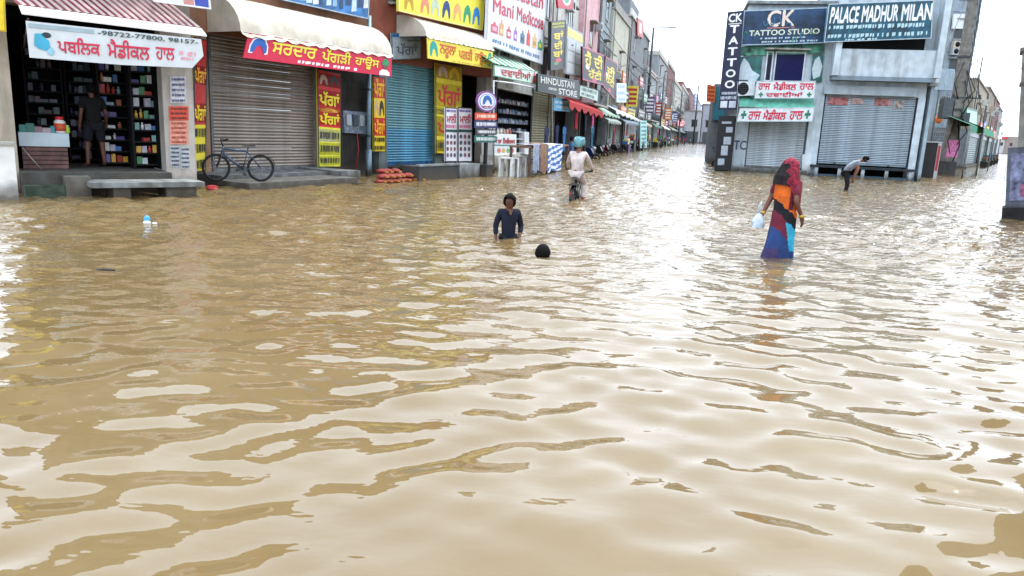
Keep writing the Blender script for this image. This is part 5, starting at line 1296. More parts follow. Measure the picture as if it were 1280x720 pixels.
# vertical projecting sign
YV = -0.75
q = R1.quad(YV, (910, 15), (930, 13), (921, 137), (898, 137))
t = board(R1, YV, q, 'vertical_sign', 'tall navy sign with stacked white capitals at the block corner', 'sign', mat('#141b3c', 0.4, 0.2, 3), metal('#232b50'), 0.35, rim=0.03)
letter(t, 'lettering', 'CK', q, YV, 0.10, 0.90, 0.895, 0.975, WHT, 0.03)
shape(t, 'underline', [(0, 0), (1, 0), (1, 1), (0, 1)], q, YV, 0.10, 0.90, 0.873, 0.88, WHT)
for i, ch in enumerate('TATTOO'):
    zz = 0.785 - i * 0.112; letter(t, 'lettering', ch, q, YV, 0.24, 0.76, zz, zz + 0.075, WHT, 0.03)
lines(t, q, YV, [(0.1, 0.9, 0.155, 0.185), (0.05, 0.95, 0.105, 0.14)], ink('#c9d0dd'), 4)
shape(t, 'picture', [(0, 0), (1, 0), (1, 1), (0, 1)], q, YV, 0.08, 0.45, 0.02, 0.09, ink('#d5dae3')); shape(t, 'picture', [(0, 0), (1, 0), (1, 1), (0, 1)], q, YV, 0.55, 0.92, 0.02, 0.09, ink('#c3cad8'))
for b_ in (0.3, 0.8):
    p = lerp2(q, 0.9, b_); MB().box(p[0], cs0 + 0.3, YV + 0.36, YV + 0.42, p[1], p[1] + 0.06).build('bracket', metal('#333333'), t)
q = R1.quad(-0.6, (899, 145), (919, 145), (914, 213), (893, 213))
t = board(R1, -0.6, q, 'lower_sign', 'black panel with pale picture tiles standing below the tall navy sign', 'sign', mat('#14151b', 0.5, 0.3, 3), None, 0.4)
for a0, a1, b0_, b1_ in ((.3, .7, .28, .46), (.4, .85, .48, .62), (.15, .55, .10, .22), (.5, .9, .70, .80), (.2, .8, .86, .9)):
    MB().prism(sub(q, a0, a1, b0_, b1_), -0.62, -0.601).build('picture_tile', ink('#aeb6c2'), t)
# medical hall boards
YM = -0.95
GRN = ink('#1d7a5a')
q = R1.quad(YM, (946, 101), (1020, 101), (1018, 123), (943, 123))
t = board(R1, YM, q, 'medical_sign', 'upper white medical board with two lines of red lettering above the green canopy', 'sign', ink('#dfe6ea'), ink('#c3cbd0'), 0.08)
letter(t, 'lettering', 'ਰਾਜ', q, YM, 0.04, 0.24, 0.50, 0.84, RED, 0.03); letter(t, 'lettering', rs('ਮੈਡੀਕਲ'), q, YM, 0.30, 0.68, 0.48, 0.92, RED, 0.03); letter(t, 'lettering', 'ਹਾਲ', q, YM, 0.74, 0.97, 0.50, 0.84, RED, 0.03)
letter(t, 'lettering', 'ਦਵਾਈਆਂ', q, YM, 0.19, 0.80, 0.09, 0.38, RED, 0.025)
for a in (0.06, 0.87): shape(t, 'green_cross', PLUS, q, YM, a, a + 0.08, 0.08, 0.36, GRN)
YN2 = -1.15
q = R1.quad(YN2, (925, 135), (1019, 134), (1015, 152), (921, 152))
t = board(R1, YN2, q, 'medical_sign', 'lower white medical board hung under the green canopy edge', 'sign', ink('#dfe6ea'), ink('#c3cbd0'), 0.08)
letter(t, 'lettering', 'ਰਾਜ', q, YN2, 0.14, 0.30, 0.16, 0.72, RED, 0.03); letter(t, 'lettering', rs('ਮੈਡੀਕਲ'), q, YN2, 0.34, 0.64, 0.14, 0.84, RED, 0.03); letter(t, 'lettering', 'ਹਾਲ', q, YN2, 0.69, 0.86, 0.16, 0.72, RED, 0.03)
for a in (0.035, 0.885): shape(t, 'green_cross', PLUS, q, YN2, a, a + 0.075, 0.2, 0.8, GRN)
p0, p1 = R1.px(924, 134, YN2), R1.px(1019, 133, YN2)
aw = thing(R1, 'green_canopy', 'flat green sheet canopy between the two medical boards', 'awning', ((p0[0] + p1[0]) / 2, 0, p0[1]))
zz = R1.px(970, 125, -0.1)[1] + 0.35
mb = MB(); N = 24
mb.sheet([[(p0[0] + (p1[0] - p0[0]) * k / N, -0.02, zz + 0.025 * (k % 2)) for k in range(N + 1)], [(p0[0] + (p1[0] - p0[0]) * k / N, YN2, p0[1] + 0.02 + 0.025 * (k % 2)) for k in range(N + 1)]])
mb.build('corrugated_sheet', mat('#5fa892', 0.5, 0.2, 3, 0, 0, 0.3), aw)
for x in (p0[0] + .2, p1[0] - .2): MB().tube([(x, YN2 + 0.1, p0[1] - 0.02), (x, -0.01, p0[1] - 0.45)], 0.025, 6).build('bracket', metal('#78868a'), aw)
# air conditioner
q = R1.quad(-0.75, (922, 102), (944, 102), (943, 119), (921, 120))
t = thing(R1, 'air_conditioner', 'white air conditioner outdoor unit fixed next to the upper medical board', 'air conditioner', ((q[0][0] + q[1][0]) / 2, -0.75, q[3][1]))
MB().prism(q, -0.75, -0.35).build('casing', plastic('#d3dadd'), t)
MB().prism([lerp2(sub(q, 0.02, 0.66, 0.06, 0.94), x, z) for x, z in disc(20)], -0.765, -0.751).build('fan_grille', BLACK, t)
mb = MB()
for k in range(5): mb.prism(sub(q, 0.08, 0.6, 0.2 + 0.14 * k, 0.225 + 0.14 * k), -0.772, -0.766)
mb.build('grille_bar', metal('#555b60'), t)
for a in (0.1, 0.8):
    p = lerp2(q, a, 0); MB().box(p[0], p[0] + 0.06, -0.75, 0, p[1] - 0.07, p[1] - 0.004).build('bracket', metal('#60666a'), t)
# palace board
YB2 = -1.0
q = R1.quad(YB2, (1036, 5), (1167, 0), (1164, 48), (1030, 53))
t = board(R1, YB2, q, 'palace_hoarding', 'blue green palace hoarding with big white capitals', 'sign', mat('#1f5468', 0.45, 0.5, 2.2, 0, 0, 0.3, '#16303c'), metal('#c3d2da'), 0.15)
letter(t, 'lettering', 'PALACE', q, YB2, 0.03, 0.30, 0.50, 0.90, WHT, 0.035, 0.12)
letter(t, 'lettering', 'MADHUR', q, YB2, 0.335, 0.675, 0.50, 0.90, WHT, 0.035, 0.12)
letter(t, 'lettering', 'MILAN', q, YB2, 0.71, 0.985, 0.50, 0.90, WHT, 0.035, 0.12)
lines(t, q, YB2, [(0.03, 0.48, 0.33, 0.43), (0.5, 0.93, 0.31, 0.43), (0.03, 0.20, 0.10, 0.20), (0.23, 0.96, 0.09, 0.20), (0.2, 0.5, 0.02, 0.07)], ink('#b5d5dd'), 14)
# white stair column at its side
q = sq(R1, -0.3, 1166, 0, 1184, 100)
t = thing(R1, 'white_column', 'tall white plastered column at the side of the palace hoarding', 'column', ((cs2 + 0.5), 0, -0.35))
za_ = R1.px(1168, 104)[1]
MB().box(cs2 + 0.12, R1.px(1170, 60)[0] + 0.25, -0.3, 1.2, za_, 10.5).build('shaft', paint('#e4e8ea', 0.15), t)
MB().box(cs2 + 0.02, R1.px(1170, 60)[0] + 0.3, -0.36, 1.26, za_ - 0.15, za_ - 0.003).build('base_slab', conc('#9aa5ab'), t)
MB().box(cs2 + 0.15, cs2 + 0.3, -0.2, 1.0, -0.35, za_ - 0.153).build('support', paint('#9aabb6'), t)

# ------------------------------------------------------------------ side street
def r2(u, v=170, y=0.0): return R2.px(u, v, y)[0]
def rp(u, v, d):                                               # frame R2 coordinates of the point at forward distance d on a pixel ray
    k = ray(u, v); k = CAMP + k * (d / k.y); return R2.inv(k)
# grey house behind the column
G1 = Frame(ground(1150, 212) + Vector((0.8, 6, 0)), R(6))
a, b_ = G1.px(1150, 60)[0], G1.px(1203, 60)[0]
t, *_ = row_building(1166, 1203, -60, '#8f9fab', 'blue grey house rising behind the concrete utility pole', y=0, depth=8, win=1, F=G1, shut=['#77858e'])
q = G1.quad(-0.3, (1180, 12), (1187, 12), (1184, 38), (1177, 38))
t = board(G1, -0.3, q, 'vertical_sign', 'small white vertical sign on the blue grey house', 'sign', ink('#c3cdd3'), None, 0.08); lines(t, q, -0.3, [(0.1, 0.9, k / 6 + .03, k / 6 + .12) for k in range(6)], ink('#5a6a74'), 3)
q = G1.quad(-0.3, (1192, 17), (1207, 17), (1205, 36), (1190, 36))
t = board(G1, -0.3, q, 'blank_panel', 'blank white panel on the blue grey house next to the pole', 'panel', ink('#d3d9dc'), metal('#a9b0b4'), 0.08)
# fence and gate
pf0, pf1 = G1.px(1148, 170, -2)[0], G1.px(1192, 170, -2)[0]
t = thing(G1, 'iron_gate', 'grey iron bar gate behind the black refrigerator', 'gate', ((pf0 + pf1) / 2, -2, -0.35))
zg0, zg1 = -0.3, G1.px(1170, 118, -2)[1]
for z in (0.3, 1.3, zg1): MB().box(pf0, pf1, -2.03, -1.97, z, z + 0.06).build('rail', metal('#7d878d'), t)
nb = 16
for k in range(nb):
    x = pf0 + 0.05 + (pf1 - pf0 - 0.1) * k / (nb - 1); MB().tube([(x, -2.04, zg0), (x, -2.04, zg1 + 0.25)], 0.022, 6).build('bar', metal('#8d979c'), t)
p0, p1 = G1.px(1150, 84, -1.6), G1.px(1192, 96, -1.6)
t = thing(G1, 'tin_awning', 'grey ribbed tin sheet awning over the iron gate', 'awning', (p0[0], -1.6, p0[1]))
mb = MB(); N = 22
mb.sheet([[(p0[0] + (p1[0] - p0[0]) * k / N, -1.6 - 0.03 * (k % 2), p0[1]) for k in range(N + 1)], [(p0[0] + (p1[0] - p0[0]) * k / N, -2.2 - 0.03 * (k % 2), G1.px(1170, 112, -2.2)[1]) for k in range(N + 1)]])
mb.build('ribbed_sheet', metal('#7f8c94'), t)
# hanging lantern like orange ornament
p = G1.px(1174, 147, -2.4)
mb = MB(); mb.ball((p[0], -2.4, p[1] - 0.1), 0.28, 0.28, 0.35); mb.mi = 1; mb.ball((p[0], -2.4, p[1] + 0.42), 0.2, 0.2, 0.24); mb.tube([(p[0], -2.4, p[1] + 0.6), (p[0], -2.0, p[1] + 1.1)], 0.02, 5)
solo(G1, mb, 'hanging_bundle', [plastic('#d8702a'), plastic('#d9c58a')], 'orange and yellow bundle hung on the iron gate', 'bundle')
# refrigerator
pF = R1.at(1160, 222)
xa, xb = R1.px(1147, 200, pF[1])[0], R1.px(1171, 200, pF[1])[0]; zf = R1.px(1160, 178, pF[1])[1]
t = thing(R1, 'refrigerator', 'black drinks refrigerator with a red and white side standing in the water', 'refrigerator', ((xa + xb) / 2, pF[1], -0.35))
MB().box(xa, xb - 0.06, pF[1], pF[1] + 0.7, -0.35, zf).build('cabinet', mat('#131417', 0.5, 0.1, 3), t)
MB().box(xa + 0.08, xb - 0.14, pF[1] - 0.03, pF[1] - 0.002, 0.0, zf - 0.15).build('door', mat('#0d0d10', 0.2, 0.1, 3), t)
MB().box(xb - 0.058, xb + 0.12, pF[1] - 0.02, pF[1] + 0.68, -0.35, zf - 0.02).build('side_panel', mat('#c9c3c6', 0.4, 0.1, 3), t)
MB().box(xb + 0.121, xb + 0.135, pF[1] + 0.05, pF[1] + 0.6, 0.1, zf - 0.2).build('red_panel', plastic('#b8303f'), t)
MB().box(xb - 0.03, xb + 0.09, pF[1] - 0.034, pF[1] - 0.021, 0.4, zf - 0.15).build('red_strip', plastic('#b8303f'), t)
MB().box(xa - 0.03, xb + 0.15, pF[1] - 0.05, pF[1] + 0.72, zf + 0.002, zf + 0.06).build('top_cap', plastic('#b9bcbf'), t)
# utility pole
gp = ground(1182, 219); pp = W.inv(gp)
kk = ray(1216, 0); tp = CAMP + kk * (gp.y / kk.y)
t = thing(W, 'utility_pole', 'thick concrete utility pole with clamps and cables beside the black refrigerator', 'utility pole', (gp.x, gp.y, -0.35))
top = Vector((tp.x, tp.y, tp.z + 1.2)); ft = Vector((gp.x, gp.y, -0.35))
def along(f): return ft + (top - ft) * f
mb = MB()
for f0, f1 in ((0, 1),):
    w0, w1 = 0.30, 0.19
    mb.add([ft + Vector((sx * w0, sy * w0, 0)) for sx, sy in ((-1, -1), (1, -1), (1, 1), (-1, 1))] + [top + Vector((sx * w1, sy * w1, 0)) for sx, sy in ((-1, -1), (1, -1), (1, 1), (-1, 1))], [(0, 1, 5, 4), (1, 2, 6, 5), (2, 3, 7, 6), (3, 0, 4, 7), (4, 5, 6, 7)])
mb.build('shaft', conc('#77736c', 0.5), t)
for f in (0.32, 0.36, 0.62, 0.9):
    p = along(f); w = 0.34 - 0.1 * f; MB().box(p.x - w, p.x + w, p.y - w, p.y + w, p.z, p.z + 0.12).build('clamp', metal('#34373a'), t)
p = along(0.34); MB().box(p.x - 0.95, p.x - 0.35, p.y - 0.3, p.y + 0.2, p.z - 0.3, p.z + 0.9).build('switch_box', metal('#4a4f52'), t)
p = along(0.30); MB().box(p.x + 0.31, p.x + 0.75, p.y - 0.3, p.y + 0.2, p.z - 0.2, p.z + 0.6).build('switch_box', metal('#3f4548'), t)
for f in (0.955, 0.90, 0.42):
    p = along(f); MB().box(p.x - 0.5, p.x + 1.3, p.y - 0.27, p.y - 0.2, p.z, p.z + 0.09).build('cross_arm', metal('#3a3d40'), t)
    for dx in (-0.4, 0.6, 1.2): MB().lathe([(.05, 0), (.07, .05), (.05, .1), (.07, .15), (.03, .2)], 8, (p.x + dx, p.y - 0.235, p.z + 0.091)).build('insulator', mat('#3c2f2a', 0.3), t)
for k in range(7):
    f = rnd.uniform(0.3, 0.6); a_, c_ = along(f), along(f - rnd.uniform(0.1, 0.25)); s_ = rnd.choice((-1, 1)) * rnd.uniform(0.35, 0.8)
    MB().tube([a_ + Vector((0.2 * s_, -0.3, 0)), (a_ + c_) / 2 + Vector((s_, -0.35, -0.2)), c_ + Vector((0.25 * s_, -0.3, 0))], 0.03, 5).build('cable', mat('#17181a', 0.6), t)
p = along(0.165)
mb = MB(); mb.box(p.x - 0.33, p.x + 0.36, p.y - 0.32, p.y - 0.305, p.z - 0.5, p.z + 0.55); o = mb.build('paper_poster', mat('#d77fb0', 0.7, 0.35, 9), t, label='pink paper poster pasted on the pole')
p = along(0.06); MB().box(p.x - 0.42, p.x + 0.36, p.y - 0.36, p.y + 0.3, -0.35, 0.85).build('footing', conc('#3b3c3e', 0.4), t)
# wires
def wire(a, b, sag, r, label):
    a, b = Vector(a), Vector(b); pts = []
    for k in range(15):
        f = k / 14; p = a + (b - a) * f; p.z -= sag * 4 * f * (1 - f); pts.append(p)
    o = solo(W, MB().tube(pts, r, 5), 'overhead_wire', mat('#1a1b1d', 0.6), label, 'wire', 'overhead wires')
p = along(0.955); p2 = along(0.905)
wire(p + Vector((1.2, -0.2, 0.3)), (70, 105, 9), 1.0, 0.02, 'overhead wire leaving the utility pole top down the side street')
wire(p2 + Vector((0.6, -0.2, 0.3)), (68, 105, 8.2), 1.2, 0.02, 'lower overhead wire leaving the utility pole down the side street')
wire(p2 + Vector((-0.4, -0.2, 0.3)), R1.loc((cs2, -0.9, 5.3)), 0.3, 0.02, 'short wire slung from the utility pole to the palace front')
L1 = S2.loc((lp1[0][0], lp1[0][1], lp1[1] * 0.65)); L2 = S2.loc((lp2[0][0], lp2[0][1], lp2[1] * 0.65))
wire(L1, L2, 1.0, 0.025, 'wire slung between the two street lamps')
wire(L1, S2.loc((ts(745), -0.2, 9.5)), 0.8, 0.025, 'wire slung from the nearer street lamp to the grey stair tower')

for k, (a_, b2_, sg) in enumerate(((C1, C2, .8), (C2, C3, .6), (C1 + Vector((0, 0, -.7)), C2 + Vector((0, 0, -.7)), 1.0), (C1, S2.loc((ts(735), -.3, 8.5)), .6), (C1 + Vector((.5, 0, -.1)), S2.loc((ts(715), -.9, 6.4)), .7), (L1, C2, .5), (S1.loc((sB, -.05, 5.6)), S2.loc((ts(690), -.95, 6.2)), .5))):
    wire(a_, b2_, sg, 0.035, 'cable %s' % ('between the first two cable poles', 'between the last two cable poles', 'slung low between the first two cable poles', 'from the cream house pole to the pink house', 'from the cream house pole to the panelled balcony', 'from the nearer street lamp to the second cable pole', 'from the shutter row to the tall black sign')[k])
for k in range(6):
    f = 0.95 - .06 * k; d_ = along(f); e_ = R2.loc((r2(1216 + 4 * k), -.1, 5.6 - .35 * k))
    wire(d_ + Vector((.2, -.2, 0)), e_, .6 + .1 * k, 0.018, 'cable number %s from the top between utility pole and cream side street house' % ('one', 'two', 'three', 'four', 'five', 'six')[k])
# houses down the side street
for (u0, u1, vt, h, lab, sc_) in ((1213, 1229, 98, '#a59a88', 'cream house with brown shutters down the side street', ['#6f7f7c']), (1229, 1239, 106, '#8f8274', 'beige house beyond the cream one down the side street', ['#4f6a60']), (1239, 1246, 120, '#7f4448', 'maroon house down the side street', ['#4f6a60']), (1246, 1251, 134, '#98938f', 'far pale house down the side street', ['#5a6a6c'])):
    row_building(u0, u1, vt, h, lab, shut=sc_, win=2, F=R2, y=0, depth=8)
def r2awn(u0, u1, v0, v1, y, h, label, out=1.3):
    p0, p1 = R2.px(u0, v0, y), R2.px(u1, v1, y)
    t = thing(R2, 'shop_awning', label, 'awning', ((p0[0] + p1[0]) / 2, y + out, p0[1]))
    MB().add([(p0[0], y, p0[1]), (p1[0], y, p1[1]), (p1[0], y + out, p1[1] + 0.5), (p0[0], y + out, p0[1] + 0.5)], [(0, 1, 2, 3)]).add([(p0[0], y - .01, p0[1]), (p1[0], y - .01, p1[1]), (p1[0], y - .03, p1[1] - .4), (p0[0], y - .03, p0[1] - .4)], [(0, 1, 2, 3)]).build('cloth', cloth(h), t)
    for p in (p0, p1): MB().tube([(p[0], y + 0.02, p[1] - 0.02), (p[0], y + 0.02, -0.35)], 0.04, 6).build('post', metal('#70787a'), t)
r2awn(1214, 1230, 156, 160, -1.6, '#2f7f62', 'green cloth awning on posts before the cream side street house')
r2awn(1231, 1243, 160, 166, -2.0, '#3d8f70', 'lighter green cloth awning on posts further down the side street')
for k, (u, c, nm) in enumerate(((1217, '#b8283a', 'red'), (1222, '#2f5fa8', 'blue'), (1227, '#d9c23a', 'yellow'), (1232, '#16181c', 'black'), (1237, '#d8742a', 'orange'))):
    a, b_ = R2.px(u, 160)[0], R2.px(u + 3, 160)[0]; z0_ = 3.2 + .3 * (k % 2)
    q = [(a, z0_ + .9), (b_, z0_ + .9), (b_, z0_), (a, z0_)]
    t = board(R2, -0.5, q, 'shop_sign', '%s shop sign over the side street shutters' % nm, 'sign', ink(c), None, .1); lines(t, q, -.5, [(.1, .9, .55, .8), (.2, .8, .2, .4)], ink('#e0dfd8' if k != 2 else '#2a2a2a'), k)
    t = thing(R2, 'goods_stall', 'dark stall of crates below the %s side street sign' % nm, 'stall', ((a + b_) / 2, -1.2, -.35), 'stalls along the side street'); m_ = (a + b_) / 2
    MB().box(m_ - .9, m_ + .9, -1.5, -.9, .5, .58).build('table_top', mat('#3a2e26', .8), t)
    for dx in (-.8, .8): MB().box(m_ + dx - .05, m_ + dx + .05, -1.45, -.95, -.35, .498).build('leg', mat('#2a221c', .8), t)
    for j in range(3): MB().box(m_ - .8 + .55 * j, m_ - .35 + .55 * j, -1.4, -1, .582, .85 + .15 * ((j + k) % 3)).build('crate', mat(('#3f4a4a', '#7a4a2a', '#2f5a6a')[(j + k) % 3], .7, .3), t)
for k, (u, v, vt, hn) in enumerate(((1206, 203, 70, 'next to the utility pole'), (1233, 197.5, 110, 'further down the side street'), (1247, 194.5, 135, 'near the end of the side street'))):
    p = R2.at(u, v); zt = R2.px(u + (v - vt) * .16, vt, p[1])[1]
    t = thing(R2, 'cable_pole', 'thin cable pole %s' % hn, 'pole', (p[0], p[1], -.35), 'cable poles along the side street')
    MB().tube([(p[0], p[1], -.35), (p[0], p[1], zt)], [.12, .08], 8).build('shaft', metal('#4a4c4e'), t)
    for j in range(2): MB().box(p[0] - .9, p[0] + .9, p[1] - .05, p[1] + .05, zt - .4 - .6 * j, zt - .3 - .6 * j).build('cross_arm', metal('#3a3c3e'), t)
    MB().box(p[0] - .3, p[0] + .3, p[1] - .35, p[1] - .12, zt * .45, zt * .45 + .8).build('meter_box', metal('#4c5254'), t)
q = R2.quad(-0.8, (1208, 134), (1222, 138), (1221, 160), (1208, 156))
t = board(R2, -0.8, q, 'shop_sign', 'pale green rounded sign board beyond the utility pole', 'sign', mat('#a9cbb4', 0.5, 0.15, 4), ink('#2f6a50'), 0.1, rim=0.12)
p = ground(1252, 192); E2 = Frame((p.x - 4, p.y + 2), R(-20))
t = thing(E2, 'street_building', 'white house with a red roof sign closing the side street', 'building', (4, 0, -0.35))
MB().box(-3, 5, 0, 8, -0.35, 7.5).build('wall', paint('#c3c3c4', 0.5), t); MB().box(5.01, 13, 0.3, 8, -0.35, 9.5).build('wall', paint('#9a8f88', 0.5), t)
for k in range(3): window(t, E2, -1.5 + k * 4.6, -0.2 + k * 4.6, 4.3, 6, -0.002 if k < 2 else 0.298)
MB().box(-3.1, 5.0, -0.2, 8.1, 7.503, 7.8).build('roof_slab', conc(), t)
mb = MB(); mb.box(3.2, 6.2, -0.5, -0.4, 8.0, 9.0); mb.build('roof_sign', plastic('#c82a3a'), t)
p = ground(1238, 194.3)
solo(W, MB().box(p.x - 1.2, p.x + 1.2, p.y, p.y + 1, -0.35, 1.5), 'blue_drum_stack', plastic('#3f72a8'), 'blue tarpaulin covered stall far down the side street', 'stall')

# gate pillar close on the other side, and the building it belongs to
gq = ground(1258, 273)
P1 = Frame((gq.x, gq.y), R(-33))
def p1x(u, v, y=0): return P1.px(u, v, y)
tpz = p1x(1276, 58)[1]
t = thing(P1, 'gate_pillar', 'stained concrete gate pillar with a peeling blue poster rising from the water', 'pillar', (0.12, 0, -0.35))
t.rotation_euler = (0, R(-6.5), P1.a)
MB().box(0.0, 0.95, 0, 0.9, -0.35, 1.75).build('lower_shaft', mat('#6f7484', 0.85, 0.35, 2.5, 0.5, 0, 0.7, '#26262c'), t)
MB().box(0.20, 0.89, 0.06, 0.84, 1.753, tpz - 0.1).build('upper_shaft', conc('#97958f', 0.6), t)
MB().box(0.15, 0.97, -0.02, 0.92, tpz - 0.098, tpz).build('cap', conc('#85837d', 0.5), t)
z_ = p1x(1275, 105)[1]; MB().box(0.17, 0.93, 0.02, 0.88, z_, z_ + 0.06).build('band', conc('#77756f', 0.5), t)
MB().box(-0.06, 1.0, -0.06, 0.96, -0.35, 0.28).build('foot', mat('#2c2b2d', 0.8, 0.3, 3, 0.4), t)
MB().box(0.08, 0.8, -0.02, -0.003, 0.45, 1.6).build('paper_poster', mat('#8f95b8', 0.7, 0.5, 6), t)
MB().box(0.3, 0.7, -0.03, -0.021, 0.55, 0.85).build('paper_scrap', mat('#b0688a', 0.7, 0.4, 9), t)
t = thing(P1, 'shop_building', 'plain concrete corner building beside the stained gate pillar', 'building', (6, 3, -0.35))
MB().box(1.7, 16, -9, 0.3, -0.35, 11.5).build('wall', paint('#8d857a', 0.6), t)
for k in range(3): window(t, P1, 3 + k * 4, 4.4 + k * 4, 4.5, 6, -9.003)

# ------------------------------------------------------------------ bicycles and motorcycles
def ring(mb, c, r, rt, n=28, k=6):
    pts = []
    for i in range(n + 1):
        a = 2 * math.pi * i / n; pts.append((c[0] + r * math.cos(a), c[1], c[2] + r * math.sin(a)))
    return mb.tube(pts, rt, k, False)
def bicycle(F, p, rz, label, frame_c, rim_c, fender=True, mtb=True):
    Fr = Frame(F.loc(p).xy, F.a + rz); z0 = p[2]
    t = thing(Fr, 'bicycle', label, 'bicycle', (0, 0, z0))
    r = 0.335; fm = mat(frame_c, 0.35, 0.1, 5); bk = mat('#15161a', 0.5, 0.1, 5)
    for x in (-0.53, 0.53):
        c = (x, 0, z0 + r); w = MB().lathe([(0.03, -0.04), (0.03, 0.04)], 8, c, 'y').build('wheel', metal('#8a8d90'), t)
        ring(MB(), c, r - 0.03, 0.034).build('tyre', mat('#18181b', 0.8, 0.2, 9), t, parent=w)
        ring(MB(), c, r - 0.056, 0.007).build('rim', mat(rim_c, 0.4, 0.1, 5), t, parent=w)
        mb = MB()
        for k in range(14):
            a = 2 * math.pi * k / 14; mb.tube([(c[0], 0.02 * (-1) ** k, c[2]), (c[0] + (r - .06) * math.cos(a), 0, c[2] + (r - .06) * math.sin(a))], 0.0035, 4)
        mb.build('spokes', metal('#9fa3a6'), t, parent=w)
    H_ = (-0.36, 0, z0 + 0.80); BB = (0.10, 0, z0 + 0.30); ST = (0.22, 0, z0 + 0.74)
    mb = MB(); mb.tube([H_, ST], 0.028, 8); mb.tube([(H_[0] - .02, 0, H_[2] - .1), BB], 0.036, 8); mb.tube([BB, (0.24, 0, z0 + 0.84)], 0.018, 8)
    for s in (-1, 1): mb.tube([(BB[0], s * .03, BB[2]), (0.53, s * .06, z0 + r)], 0.012, 6); mb.tube([(ST[0], s * .02, ST[2] - .02), (0.53, s * .06, z0 + r)], 0.011, 6)
    mb.tube([(H_[0] - .03, 0, H_[2] - .13), (H_[0] + .01, 0, H_[2] + .05)], 0.026, 8)
    mb.build('frame', fm, t)
    mb = MB()
    for s in (-1, 1): mb.tube([(H_[0] - .03, s * .05, H_[2] - .13), (-0.53, s * .06, z0 + r)], [0.02, 0.014], 8)
    mb.tube([(H_[0] - .03, -.06, H_[2] - .13), (H_[0] - .03, .06, H_[2] - .13)], 0.02, 6); mb.build('fork', bk, t)
    mb = MB(); mb.tube([(H_[0] + .01, 0, H_[2] + .05), (H_[0] - .04, 0, H_[2] + .18)], 0.018, 8)
    mb.tube([(H_[0] + .06, -.31, H_[2] + .23), (H_[0] - .03, -.1, H_[2] + .18), (H_[0] - .03, .1, H_[2] + .18), (H_[0] + .06, .31, H_[2] + .23)], 0.016, 8); hb = mb.build('handlebar', bk, t)
    for s in (-1, 1): MB().tube([(H_[0] + .0, s * .2, H_[2] + .208), (H_[0] + .07, s * .33, H_[2] + .235)], 0.023, 8).build('grip', bk, t, parent=hb)
    mb = MB(); mb.sm = True
    zs_ = z0 + 0.86
    mb.sheet([[(0.10 + 0.3 * i / 8, (2 * j / 6 - 1) * (0.03 + 0.075 * (i / 8) ** 1.3), zs_ + 0.03 * (1 - (2 * j / 6 - 1) ** 2) + 0.015 * (i / 8)) for j in range(7)] for i in range(9)])
    mb.sheet([[(0.10 + 0.3 * i / 8, (2 * j / 6 - 1) * (0.03 + 0.075 * (i / 8) ** 1.3), zs_ - 0.02 + 0.015 * (i / 8)) for j in range(7)] for i in range(9)])
    mb.build('saddle', bk, t)
    cr = ring(MB(), (BB[0], -.05, BB[2]), 0.09, 0.01, 18, 5).build('chainring', metal('#4a4d50'), t)
    for s in (-1, 1):
        MB().tube([(BB[0], s * .07, BB[2]), (BB[0] + s * .07, s * .09, BB[2] - s * .15)], 0.012, 6).build('crank', metal('#4a4d50'), t)
        MB().box(BB[0] + s * .07 - .05, BB[0] + s * .07 + .05, s * .14 - .04, s * .14 + .04, BB[2] - s * .15 - .01, BB[2] - s * .15 + .012).build('pedal', bk, t)
    if fender:
        for x, a0, a1 in ((0.53, 10, 175), (-0.53, 30, 150)):
            mb = MB(); mb.sheet([[(x + (r + .03) * math.cos(R(a)), y, z0 + r + (r + .03) * math.sin(R(a))) for y in (-.035, .035)] for a in [a0 + (a1 - a0) * i / 14 for i in range(15)]])
            mb.build('mudguard', bk, t)
    if not mtb:
        mb = MB(); mb.box(0.36, 0.78, -0.09, 0.09, z0 + 0.72, z0 + 0.74)
        for s in (-1, 1): mb.tube([(0.53, s * .07, z0 + r), (0.62, s * .08, z0 + 0.72)], 0.008, 5)
        mb.build('carrier', bk, t)
        MB().box(0.84, 0.865, -0.025, 0.025, z0 + 0.50, z0 + 0.55).build('reflector', plastic('#b82a2a'), t)
    return t
pb = (S1.px(299, 225, -1.54)[0], -1.54, 0.15)
bk_ = bicycle(S1, pb, R(-30), 'dark mountain bicycle with yellow rims parked on the pale plinth', '#3f4f60', '#8a8440')
sw = 0.98
for o in (bk_,): o.scale = (0.94, 0.94, 0.94)

